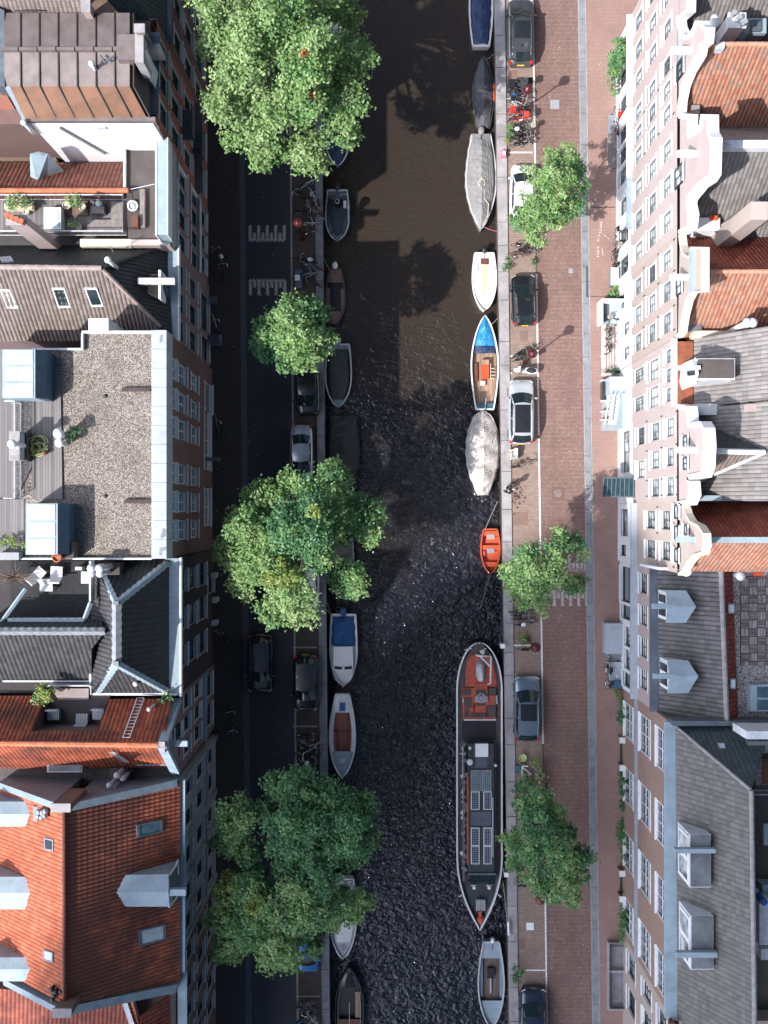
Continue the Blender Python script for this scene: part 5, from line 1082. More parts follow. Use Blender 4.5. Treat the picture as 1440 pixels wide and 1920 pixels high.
def ladder(h, a, b, plane, n, mat='ltgrey', w=6.5, name='roof_ladder'):
    A, B2, C2 = [P(*q) for q in plane]; mb = MB(); nn = (B2-A).cross(C2-A).normalized(); nn = nn if nn.z > 0 else -nn
    q = [onplane(A, B2, C2, *s) + nn * .14 for s in (a, (a[0]+w*2, a[1]), b, (b[0]+w*2, b[1]))]
    mb.tube([q[0], q[2]], .03, 4); mb.tube([q[1], q[3]], .03, 4)
    for i in range(n + 1): mb.tube([q[0].lerp(q[2], i/n), q[1].lerp(q[3], i/n)], .022, 4)
    return mb.build(name, M[mat], h)
ladder(h, (258, 1312), (231, 1386), PL, 12); vent(h, 278, 1331, 12.8, 14.6, .12)
ladder(h, (206, 1406), (232, 1424), ((-40, 1442, e), (312, 1436, e), (306, 1397, RZ)), 9, w=5)
# valley roof between L6 and L7
FC[0] = None; h = thing('flat_roofed_link', 'dark flat roof strip between the two orange roofs at the lower left', 'flat roof', (-17, -16, 0)); fb = MB()
slab([(-40, 1436), (330, 1432), (330, 1470), (120, 1524), (20, 1480), (-40, 1480)], 12.0, M['bitumen'], h, 'flat_roof', fb, .1); body(fb, h, 'brick_dark')
d = boxpart(h, 'roof_light', 'offwhite', 88, 1422, 154, 1448, 12, 12.9); boxpart(d, 'pane', 'lead', 91, 1424, 151, 1446, 12.9, 12.95)
bars(h, 'dark_box', 'bitumen', [(205, 1440, 240, 1462, 12, 12.8)]); bars(h, 'wall_cap', 'zincdark', [(255, 1424, 330, 1436, 12, 13)])
for a, b, z in ((218, 1455, 14.2), (229, 1460, 14), (204, 1474, 14.4), (209, 1479, 14.2)): vent(h, a, b, 12, z, .2, 'ltgrey')
# --- L7 big orange roof
X = -12.1
h = house('grey stone fronted house with big bright orange roof and zinc dormers, lower left', X, -26.3, -16.0)
G7 = [1.0, 2.9, 5.2, 7.5, 9.3]
facade(h, X, -1, -26.3, -16.0, 12.2, 'stone_grey', [(8.8, 11.0, G7, 1.15, GB, 'sash'), (5.0, 7.4, G7, 1.15, GB, 'sash'), (1.2, 3.8, G7, 1.2, GB, 'big')], frame='offwhite')
mb = MB(); [mb.b2((X + .001, -16.0 - k, .1), (X + .12, -16.0 - k - .35, 12.1)) for k in (.02, 3.9, 6.2, 9.9)]; mb.build('pilasters', M['stone_grey'], h); cornice(h, X, -1, -26.3, -16, 4.5, 'stone_grey', .2, .3, 'string_course'); cornice(h, X, -1, -26.3, -16, 12.1, 'trimblue', .2, .5)
mb = MB(); mb.b2((X - .3, -27.4, 12.0), (X + .25, -15.9, 12.25)); mb.build('gutter', M['zinclight'], h)
fb = MB(); TE, TR, BR, BE = P(337, 1464, 12.4), P(120, 1522, 17), P(121, 1886, 17), P(337, 1842, 12.4)
PE = ((337, 1464, 12.4), (337, 1842, 12.4), (120, 1700, 17)); PWp = ((120, 1522, 17), (120, 1886, 17), (0, 1660, 12.8))
tiles([(337, 1464), (337, 1842), (121, 1886), (120, 1522)], 0, 1, M['t_orange_dirty2'] if 't_orange_dirty2' in M else M['t_orange_dirty'], h, fill=fb, base=.1, plane=PE, rib=.235, course=.34, amp=.04)
tiles([(-6, 1470), (-6, 1812), (121, 1886), (120, 1522)], 0, 1, M['t_orange'], h, fill=fb, base=.1, plane=PWp, rib=.235, course=.34, amp=.04); body(fb, h, 'brick_dark')
ridge(P(120, 1522, 17.06), P(121, 1886, 17.06), M['t_red'], h, .12)
def verge(pts, w, mat='zinclight', up=.35, name='verge_capping'):
    q = [P(*p) for p in pts]; mb = MB()
    for a, b in zip(q, q[1:]):
        n = Vector((-(b-a).y, (b-a).x, 0)).normalized() * w/2; mb.prism([a-n+Vector((0, 0, up)), a+n+Vector((0, 0, up)), b+n+Vector((0, 0, up)), b-n+Vector((0, 0, up))], min(a.z, b.z) - 1.5, None)
    return mb.build(name, M[mat], h)
verge([(334, 1466, 12.5), (130, 1512, 16.6)], .42, 'zinc'); verge([(104, 1507, 16.6), (2, 1470, 12.9)], .36, 'zinc'); verge([(334, 1848, 12.4), (128, 1890, 16.6)], .5, 'zinc'); verge([(108, 1887, 16.6), (10, 1836, 12.8)], .36, 'zinc')
chimney(h, 98, 1508, 131, 1520, 15, 18, 'brick_dark', 0); chimney(h, 101, 1892, 133, 1905, 15, 18, 'brick_dark', 0)
skylight(h, [(254, 1546), (303, 1536), (304, 1559), (256, 1571)], 14, 'zincdark', 'glass_blue', 'roof_window', .12, PE); skylight(h, [(258, 1743), (309, 1731), (310, 1761), (260, 1774)], 14, 'zincdark', 'glass_roof', 'roof_window', .12, PE)
skylight(h, [(86, 1570), (103, 1574), (103, 1595), (87, 1592)], 14, 'zinc', 'glass_dark', 'roof_window', .12, PWp); skylight(h, [(84, 1780), (102, 1785), (102, 1803), (84, 1799)], 14, 'zinc', 'glass_roof', 'roof_window', .12, PWp)
def barrel(h, pts, zf, zr, ridgepy, mat='zinc', tipx=None):
    """zinc dormer roof: two shallow faces meeting on a ridge line that runs down to a point on the slope"""
    mb = MB(); mb.prism([P(*p) for p in pts], zf, None); return mb.build('dormer', M[mat], h)
z = 14.7; d = MB()
A = [P(a, b, z) for a, b in ((332, 1638), (217, 1641), (205, 1652), (196, 1673))]; Bq = [P(a, b, z) for a, b in ((318, 1700), (216, 1700), (204, 1690), (196, 1673))]; Rg = [P(a, 1673, z + .35) for a in (316, 216, 205, 197)]
A[0] = P(316, 1639, z)
d.grid([A, Rg, Bq]); d.prism([A[0] - Vector((0, 0, .04)), A[1], A[3], Bq[1], Bq[0] - Vector((0, 0, .04))], 12, z - .02); dd = d.build('dormer', M['zinclight'], h); boxpart(dd, 'hoist_beam', 'zinclight', 314, 1668, 348, 1680, z - .1, z + .25)
mb = MB(); mb.prism([P(317, 1640, 14.6), P(334, 1612, 13.2), P(336, 1612, 12.6), P(336, 1690, 12.6), P(317, 1699, 14.6)], 11.9, None); mb.build('dormer_front', M['zincdark'], dd)
mb = MB(); mb.tube([P(317, 1642, 14.6), P(330, 1622, 13.7), P(333, 1613, 13.4), P(334, 1640, 13.3)], .07, 5); mb.tube([P(317, 1700, 14.6), P(332, 1682, 13.3)], .07, 5); mb.build('dormer_bargeboard', M['offwhite'], dd)
def wd(py0, py1, x1, tip, lab='dormer'):
    d = MB(); z = 14.6; ym = (py0 + py1)/2; A = [P(-30, py0, z), P(x1, py0, z), P(x1 + tip*.6, py0 + (ym-py0)*.4, z), P(x1 + tip, ym, z)]; B3 = [P(-30, py1, z), P(x1, py1, z), P(x1 + tip*.6, py1 - (py1-ym)*.4, z), P(x1 + tip, ym, z)]; R = [P(-30, ym, z + .3), P(x1, ym, z + .3), P(x1 + tip*.6, ym, z + .2), P(x1 + tip, ym, z + .05)]
    d.grid([A, R, B3]); d.prism([A[0], A[1], A[3], B3[1], B3[0]], 12, z - .03); d.build(lab, M['zinclight'], h)
wd(1644, 1705, 68, 12); wd(1503, 1550, 58, 2); wd(1795, 1840, 60, 2)
c = P(77, 1527, 16.4)
for dx, dy in ((-.3, .2), (0, .3), (.25, .15), (-.25, -.15), (.05, -.1), (.3, -.2)): vent(h, 77 + dx*22, 1527 + dy*22, 14, 16.4, .19, 'steel')
boxpart(h, 'flue_plate', 'zincdark', 62, 1512, 93, 1540, 14, 15.4)
for a, b in ((96, 1857), (100, 1868), (103, 1862), (113, 1861), (97, 1876)): vent(h, a, b, 14.5, 17, .16, 'black')
# --- L8 bottom left
h = house('dark brick house with a dark red tile roof at the bottom left corner', X, -34, -26.3)
facade(h, X, -1, -46, -26.3, 11.6, 'brick_dark', [(8.4, 10.6, [1.1, 2.9, 4.7, 6.5, 8.3], 1.1, GB, 'sash'), (4.7, 7.2, [1.1, 2.9, 4.7, 6.5, 8.3], 1.1, GB, 'sash'), (1.1, 3.6, [1.1, 2.9, 4.7, 6.5, 8.3], 1.1, GB, 'sash')], frame='offwhite')
fb = MB(); tiles([P(-40, 1848, 12.4), P(236, 1878, 12.4), P(262, 2000, 11.2), P(-40, 2000, 11.2)], 0, 1, M['t_red'], h, fill=fb, base=.1, rib=.25)
slab([(236, 1862), (330, 1850), (330, 2050), (262, 2050)], 11.6, M['bitumen'], h, 'flat_roof', fb, .1); tiles([P(232, 1866, 12.6), P(246, 1862, 13), P(262, 1925, 12.6), P(244, 1930, 12)], 1, 2, M['t_orange'], h, rib=.25); body(fb, h, 'brick_dark')
fb = MB(); fb.b2((XW, -48, .1), (X - .4, -34.5, 11.4)); fb.build('house_body', M['brick_dark'], h); tiles([P(318, 1860, 11.7), P(318, 2000, 11.7), P(262, 2000, 13.4), P(262, 1905, 13.4)], 0, 1, M['t_red'], h, rib=.25); mb = MB(); mb.b2((X - .3, -46, 11.4), (X + .25, -27.5, 11.65)); mb.build('gutter', M['zinc'], h); bars(h, 'roof_box', 'cream', [(314, 1855, 322, 1864, 11.6, 12.4)])
verge([(233, 1864, 12.6), (250, 1915, 12.4), (262, 1960, 12.3)], .3, 'offwhite')
# ------------------------------------------------------------------ trees
def leaves(name, blobs, mat_list, root, size=.15, dens=26, seed=1, flat=.62, sub=.42, shell=.75, lumpy=True):
    """blobs: (px, py, radius px, z, main leaf material index). Thousands of separate small leaves in twig clusters"""
    g = np.random.default_rng(seed); O = np.array(root['_o']); VS = []; MI = []
    full = []
    for (px, py, rp, z, mi) in blobs:
        if rp < 16 or not lumpy: full.append((px, py, rp, z, mi)); continue
        full.append((px, py, rp*.7, z, mi)); a0 = g.random()*6.28; nb = 6 if rp < 30 else 8
        for j in range(nb):
            a = a0 + 6.283*j/nb + g.normal()*.25; d_ = rp*(.52 + .28*g.random()); zz = z + (g.random() - .55)*rp*.035*1.0
            full.append((px + d_*cos(a), py + d_*sin(a), rp*(.28 + .2*g.random()), zz, mi))
        full.append((px + g.normal()*rp*.2, py + g.normal()*rp*.2, rp*.35, z + rp*.02, max(0, mi - 1) if mi < 4 else mi))
    for (px, py, rp, z, mi) in full:
        c = np.array(P(px, py, z)); k = (HC - z) / FP; r = rp * k
        ncl = max(4, int(dens * r * r * .8)); d = g.normal(size=(ncl, 3)); d /= np.linalg.norm(d, axis=1)[:, None]
        d[:, 2] = np.where(d[:, 2] < -.3, -d[:, 2], d[:, 2]); rad = r * (shell + (1 - shell) * g.random(ncl) ** .5); rad *= np.where(g.random(ncl) < .25, g.random(ncl) * .8 + .1, 1)
        rad *= 1 + .12 * np.sin(d[:, 0] * 5 + seed) * np.cos(d[:, 1] * 4 + mi)
        cc = c + d * rad[:, None] * np.array([1, 1, flat])
        nl = 16; m = ncl * nl
        off = g.normal(size=(m, 3)) * min(sub, r*.35 + .08) * np.array([.62, .62, .42]); p = np.repeat(cc, nl, 0) + off
        dd = np.repeat(d, nl, 0)
        n = dd * .5 + g.normal(size=(m, 3)) * .55 + np.array([0, 0, .75]); n /= np.linalg.norm(n, axis=1)[:, None]
        a = g.normal(size=(m, 3)); a -= n * (a * n).sum(1)[:, None]; a /= np.linalg.norm(a, axis=1)[:, None]; b = np.cross(n, a)
        s = size * (.6 + .8 * g.random(m))[:, None]
        q = np.stack([p - a*s, p - b*s*.62 + n*s*.12, p + a*s, p + b*s*.62 + n*s*.12], 1); VS.append(q.reshape(-1, 3))
        tone = np.repeat(g.integers(0, 100, ncl), nl); t2 = np.clip(mi + np.where(tone < 22, -1, np.where(tone > 80, 1, 0)), 0, 3) if mi < 4 else np.full(m, mi); MI.append(t2)
    V = np.concatenate(VS) - O; mi = np.concatenate(MI).astype(np.int32); nf = len(mi)
    me = bpy.data.meshes.new(name); me.vertices.add(nf*4); me.vertices.foreach_set('co', V.astype(np.float32).ravel())
    me.loops.add(nf*4); me.loops.foreach_set('vertex_index', np.arange(nf*4, dtype=np.int32)); me.polygons.add(nf)
    me.polygons.foreach_set('loop_start', np.arange(nf, dtype=np.int32)*4)
    for m in mat_list: me.materials.append(m)
    me.polygons.foreach_set('material_index', mi); me.update(); me.validate()
    ob = bpy.data.objects.new(name, me); C.objects.link(ob); ob.parent = root; return ob
def tree(label, base, blobs, h0=4.5, r0=.28, seed=1, size=.15, dens=26, group='street trees along the canal', **k):
    b = P(*base, 0); t = thing('street_tree', label, 'tree', (b.x, b.y, 0), group); mb = MB(); rr = random.Random(seed)
    top = Vector((b.x, b.y, 0)) + Vector((rr.uniform(-.3, .3), rr.uniform(-.3, .3), h0)); mb.tube([(b.x, b.y, 0), b.lerp(top, .5) + Vector((.08, .05, 0)), top], [r0 * 1.25, r0, r0 * .85], 9); mb.build('trunk', M['bark'], t, True)
    for px, py, rp, z, mi in blobs:
        e = P(px, py, z - .3); st = b.lerp(top, .85); m = st.lerp(e, .5) + Vector((rr.uniform(-.4, .4), rr.uniform(-.4, .4), .5)); lb = MB()
        lb.tube([st, m, e], [r0*.5, r0*.32, r0*.1], 6)
        for j in range(5):
            q = m.lerp(e, rr.uniform(.1, 1)); R = rp * .035 * .75; lb.tube([q, q + Vector((rr.uniform(-R, R), rr.uniform(-R, R), rr.uniform(-.2, .9)))], [r0*.12, r0*.04], 4)
        lb.build('limb', M['bark'], t, True)
    leaves('crown', blobs, LF, t, size, dens, seed, **k); return t
tree('huge lime green street tree overhanging the quay at the top of the photo', (575, 150),
     [(430, 40, 62, 15, 0), (520, 20, 60, 15.5, 1), (610, -20, 60, 12.5, 1), (400, -30, 50, 14.5, 0), (655, 110, 45, 12, 1), (570, 90, 70, 15, 1), (460, 110, 60, 15.5, 0), (420, 190, 45, 14, 0), (640, 190, 48, 11.5, 1), (560, 190, 60, 13.5, 1), (490, 220, 55, 13, 0), (500, 285, 38, 10.5, 1), (575, 285, 42, 10.5, 0), (645, 245, 32, 10.5, 1), (440, 265, 28, 11.5, 1), (600, 310, 22, 9.5, 0), (392, 190, 18, 13, 0), (500, -60, 70, 13, 1), (580, 182, 9, 14.5, 4), (572, 102, 6, 16.5, 4), (655, 30, 32, 11, 1), (395, 90, 26, 14, 1)], 6, .42, 1, .10, 46)
tree('small round green street tree below the white speed hump bricks on the west street', (558, 640),
     [(545, 585, 34, 9.2, 1), (510, 615, 34, 8.6, 2), (585, 590, 34, 8.8, 3), (555, 630, 45, 9.8, 1), (500, 650, 30, 8.2, 3), (600, 640, 26, 8.4, 1), (540, 672, 30, 8.4, 2), (580, 668, 28, 8.4, 1), (618, 632, 16, 8, 1)], 4, .18, 2, .1, 40)
tree('big spreading street tree in the middle of the west quay, over a pale parked car', (590, 1010),
     [(610, 920, 48, 10.1, 2), (545, 905, 30, 9.1, 1), (490, 930, 38, 9.2, 1), (670, 960, 44, 7.4, 3), (692, 990, 34, 7.4, 1), (560, 985, 55, 11.8, 3), (465, 990, 45, 10.1, 1), (435, 1030, 32, 8.8, 0), (500, 1050, 48, 10.9, 1), (455, 1085, 36, 8.8, 0), (540, 1095, 44, 10.5, 0), (600, 1040, 34, 10.5, 2), (560, 1140, 40, 9.2, 0), (510, 1145, 34, 8.8, 1), (650, 1085, 36, 7.4, 2), (668, 1098, 26, 7.4, 1), (635, 1000, 30, 7.4, 2), (592, 962, 14, 12.8, 5), (620, 880, 22, 8.9, 1), (415, 1040, 18, 8.1, 0), (640, 900, 22, 7.4, 1), (520, 1075, 30, 11.4, 5)], 6, .34, 3, .098, 46)
tree('big dark green street tree near the bottom of the west quay', (600, 1560),
     [(570, 1490, 48, 10.1, 3), (530, 1475, 36, 9.1, 2), (620, 1500, 44, 10.1, 3), (670, 1520, 36, 9.2, 2), (690, 1570, 26, 8.4, 2), (640, 1570, 50, 10.9, 3), (560, 1560, 52, 11.4, 3), (490, 1520, 26, 9.2, 3), (440, 1530, 38, 9.7, 1), (430, 1575, 34, 9.2, 1), (465, 1600, 26, 9.2, 2), (540, 1600, 40, 10.5, 3), (600, 1610, 36, 10.5, 3), (660, 1600, 30, 9.2, 2), (480, 1640, 22, 8.8, 3)], 6, .34, 4, .098, 46)
tree('wide olive and green street tree at the lower left, covering a blue car', (560, 1720),
     [(480, 1680, 46, 10.1, 2), (430, 1670, 30, 9.2, 5), (420, 1720, 34, 9.1, 1), (590, 1655, 46, 10.9, 3), (540, 1700, 50, 11.1, 1), (470, 1740, 45, 10.1, 2), (430, 1770, 34, 8.8, 1), (520, 1775, 44, 9.7, 1), (600, 1700, 40, 10.1, 2), (620, 1725, 22, 8.8, 1), (565, 1740, 30, 9.2, 2), (655, 1690, 34, 8.8, 1), (685, 1690, 20, 8.2, 1), (660, 1715, 22, 8.2, 1), (545, 1800, 24, 8.4, 1), (590, 1780, 18, 8.1, 2), (410, 1790, 18, 8.0, 0), (480, 1700, 22, 10.8, 5)], 6, .32, 5, .098, 46)
K = dict(sub=.30, shell=.85)
tree('bright green young street tree covering the white parked car on the east quay', (975, 470),
     [(1040, 300, 22, 8, 1), (1065, 290, 22, 8, 0), (1085, 345, 20, 7.6, 2), (1045, 340, 36, 8.8, 1), (1010, 335, 22, 8, 0), (1020, 385, 34, 8.6, 1), (1070, 385, 26, 7.8, 2), (1000, 410, 30, 7.8, 1), (975, 415, 20, 7, 2), (1040, 410, 26, 7.8, 0), (1005, 445, 20, 6.6, 0), (1080, 315, 18, 7.6, 3), (990, 370, 14, 7.4, 0), (985, 318, 10, 7.2, 1)], 3.5, .13, 6, .088, 56, **K)
tree('bright green young street tree below the orange rowing boat, over the white road bricks', (985, 1105),
     [(1050, 1005, 16, 7.6, 1), (1080, 1020, 18, 7.2, 3), (1090, 1040, 14, 7, 1), (1045, 1030, 26, 8.2, 2), (990, 1045, 28, 8, 2), (955, 1070, 22, 7.2, 1), (1000, 1085, 38, 8.8, 1), (1040, 1075, 30, 8.4, 0), (965, 1100, 22, 7, 1), (1075, 1095, 24, 7.2, 2), (1015, 1120, 24, 7.2, 0), (985, 1125, 20, 7, 1), (1095, 1085, 10, 6.8, 3), (1048, 992, 10, 7, 1), (1015, 1145, 10, 6.4, 0), (1000, 1032, 14, 7.6, 1)], 3.5, .13, 7, .088, 56, **K)
tree('dark green young street tree beside the moored barge solar panels', (1000, 1640),
     [(1015, 1500, 26, 8, 2), (985, 1510, 18, 7.2, 2), (1045, 1530, 24, 7.8, 1), (1010, 1545, 36, 8.6, 3), (1060, 1560, 20, 7.4, 3), (960, 1573, 20, 7, 1), (990, 1590, 34, 8.4, 2), (1040, 1590, 34, 8.6, 2), (1085, 1605, 24, 7.4, 3), (1060, 1620, 30, 7.8, 1), (965, 1620, 18, 6.8, 2), (1010, 1640, 32, 7.8, 2), (1055, 1660, 28, 7.4, 1), (1085, 1640, 20, 7, 2), (1035, 1680, 18, 6.6, 1), (1075, 1685, 16, 6.6, 1), (1102, 1610, 14, 7, 2), (1015, 1670, 14, 6.6, 2), (940, 1572, 10, 6.6, 1)], 3.5, .13, 8, .088, 54, **K)
# shrubs, ivy and pot plants
def shrub(name, label, cat, base, blobs, size=.07, dens=60, seed=1, group=None, stem=True, sub=.14, shell=.8):
    b = P(*base, 0); t = thing(name, label, cat, (b.x, b.y, 0), group)
    if stem:
        mb = MB(); [mb.tube([(b.x, b.y, 0), P(q[0], q[1], q[3])], .025, 4) for q in blobs[:5]]; mb.build('stems', M['bark'], t)
    leaves('foliage', blobs, LF, t, size, dens, seed, sub=sub, shell=shell); return t
shrub('ivy', 'dense green ivy mass on the white ground floor front, right side, near the top', 'ivy', (1150, 130), [(1160, 85, 14, 2.6, 2), (1152, 105, 16, 2.4, 2), (1162, 115, 16, 3, 3), (1152, 130, 16, 2.2, 2), (1150, 150, 10, 1.8, 3), (1152, 170, 8, 1.4, 2), (1168, 95, 12, 3.4, 2)], .075, 90, 11, stem=False)
shrub('potted_shrub', 'small dark shrub on the east quay edge beside the black compact car', 'shrub', (950, 500), [(950, 490, 7, .6, 3), (950, 502, 7, .5, 2)], seed=12)
shrub('potted_shrub', 'small green shrub at the corner of the bicycle parking bay', 'shrub', (998, 492), [(998, 491, 4, .4, 2)], seed=13)
shrub('weeds', 'pale green weeds among the bicycles north of the first street tree', 'plant', (955, 245), [(956, 240, 6, .4, 1), (958, 252, 5, .3, 1), (953, 262, 4, .2, 5)], seed=14)
shrub('weeds', 'dry tuft with small plant left of the lamp near the moored barge bow', 'plant', (980, 1197), [(978, 1195, 9, .25, 5), (985, 1200, 6, .5, 2)], seed=15)
shrub('planted_bed', 'green planting beside the bare bicycle frame on the east quay', 'plant', (985, 1470), [(985, 1470, 16, .9, 2), (972, 1485, 14, .7, 3), (992, 1492, 14, 1.0, 2), (1008, 1440, 9, .8, 0), (1012, 1452, 8, .9, 0), (975, 1510, 12, .8, 3), (985, 1530, 12, .9, 2), (1004, 1425, 7, .7, 5), (976, 1440, 7, .3, 5)], .08, 55, 16)
shrub('potted_shrub', 'leafy shrub leaning over the bonnet of the black car at the bottom', 'shrub', (972, 1830), [(970, 1822, 10, .9, 3), (978, 1832, 8, 1.1, 2), (966, 1835, 7, .8, 3)], .08, 60, 17)
shrub('potted_plant', 'big leaved plant between the grey bin cover and the porch', 'plant', (1152, 548), [(1153, 540, 7, .9, 1), (1156, 550, 7, 1.0, 2), (1146, 556, 6, .6, 1)], .1, 60, 18)
shrub('creeper', 'small dry creeper below the grey landing and parked bicycles', 'plant', (1153, 1292), [(1152, 1288, 6, .6, 5), (1156, 1300, 7, .5, 5), (1163, 1308, 6, .8, 2)], .06, 60, 19)
mb = 0; k_ = 0
for a, b in ((1318, 1366), (1446, 1520), (1540, 1612), (1700, 1758)):
    bl = [(1170 + ru(-4, 5), y, 9, ru(.5, 1.2), random.choice((2, 3, 3))) for y in np.arange(a, b, 7)]
    shrub('hedge', 'dark green planting along the brick front, ' + ['northmost of four stretches', 'second stretch from the top', 'third stretch from the top', 'southmost of four stretches'][k_], 'hedge', (1171, (a+b)/2), bl, .07, 75, 20 + k_, 'planting along the large windowed house'); k_ += 1
shrub('roof_shrub', 'green shrub on the dirty orange roof beside the slatted chairs', 'shrub', (80, 1305), [], .06, 10) if False else None
def rshrub(label, pts, seed, name='roof_shrub', size=.07, cat='shrub'):
    c = P(pts[0][0], pts[0][1], pts[0][3] - .8); t = thing(name, label, cat, tuple(c)); mb = MB(); [mb.tube([c, P(q[0], q[1], q[3])], .03, 4) for q in pts]; mb.build('stems', M['bark'], t); leaves('foliage', pts, LF, t, size, 60, seed, sub=.15)
rshrub('loose olive green shrub on the dirty orange roof beside the pink step', [(84, 1300, 16, 13.6, 5), (76, 1308, 12, 13.3, 1), (94, 1296, 10, 13.3, 5)], 31)
rshrub('weed tuft at the corner of the dirty orange roof beside the facade', [(302, 1312, 9, 12.9, 1), (318, 1308, 7, 12.8, 2), (310, 1318, 6, 12.6, 2)], 32)
rshrub('silvery grey shrubs along the back of the upper roof terrace', [(18, 378, 14, 13.2, 0), (34, 376, 14, 13.2, 0), (50, 380, 10, 13, 1)], 33, 'terrace_plants')
rshrub('green potted bush in the middle of the upper roof terrace', [(140, 378, 12, 13.2, 1), (130, 374, 9, 13, 0), (150, 382, 8, 13, 1)], 34, 'terrace_plants')
rshrub('low yellow green plant in a pot at the south edge of the upper roof terrace', [(138, 424, 7, 12.7, 1)], 35, 'terrace_plants')
rshrub('dark potted plant behind the vent globes on the gravel roof', [(136, 812, 9, 15.6, 3), (146, 806, 6, 15.4, 3), (130, 822, 7, 15.4, 2)], 36)
rshrub('dry brown bush beside the second glass roof box', [(16, 1012, 14, 15.3, 5), (34, 1018, 10, 15.2, 5), (2, 1020, 12, 15.2, 2)], 37)
mb = MB(); r = random.Random(8)
for i in range(46): c = P(28 + r.gauss(0, 3), 1082, 13.2); e = c + Vector((r.gauss(0, .8), r.gauss(0, .35), r.uniform(.1, .9))); mb.tube([c, c.lerp(e, .5) + Vector((0, 0, .15)), e], [.03, .02, .01], 4)
solo(mb, 'bare_bush', mk('bare_twigs', (.20, .13, .10), .9), 'bare brown twiggy bush beside the sunken terrace with white chairs', 'bush')
for a, b, rr_ in ((124, 384, .25), (154, 388, .22), (48, 396, .18), (146, 424, .2)): 
    c = P(a, b, 12.5); mb = MB(); mb.lathe((c.x, c.y, 12.12), [(rr_*.75, 0), (rr_, .35), (rr_*.85, .36), (rr_*.8, .28)], 12)
    solo(mb, 'plant_pot', M['cream'], {124: 'round cream plant pot left of the terrace bush', 154: 'round cream plant pot right of the terrace bush', 48: 'small round pot below the silvery terrace shrubs', 146: 'round pot at the south edge of the upper terrace'}[a], 'pot', group='pots on the upper roof terrace')
mb = MB(); mb.bp(8, 382, 60, 392, 12.1, 12.6); solo(mb, 'planter_trough', M['cushion'], 'pale yellow planter trough under the silvery terrace shrubs', 'planter')
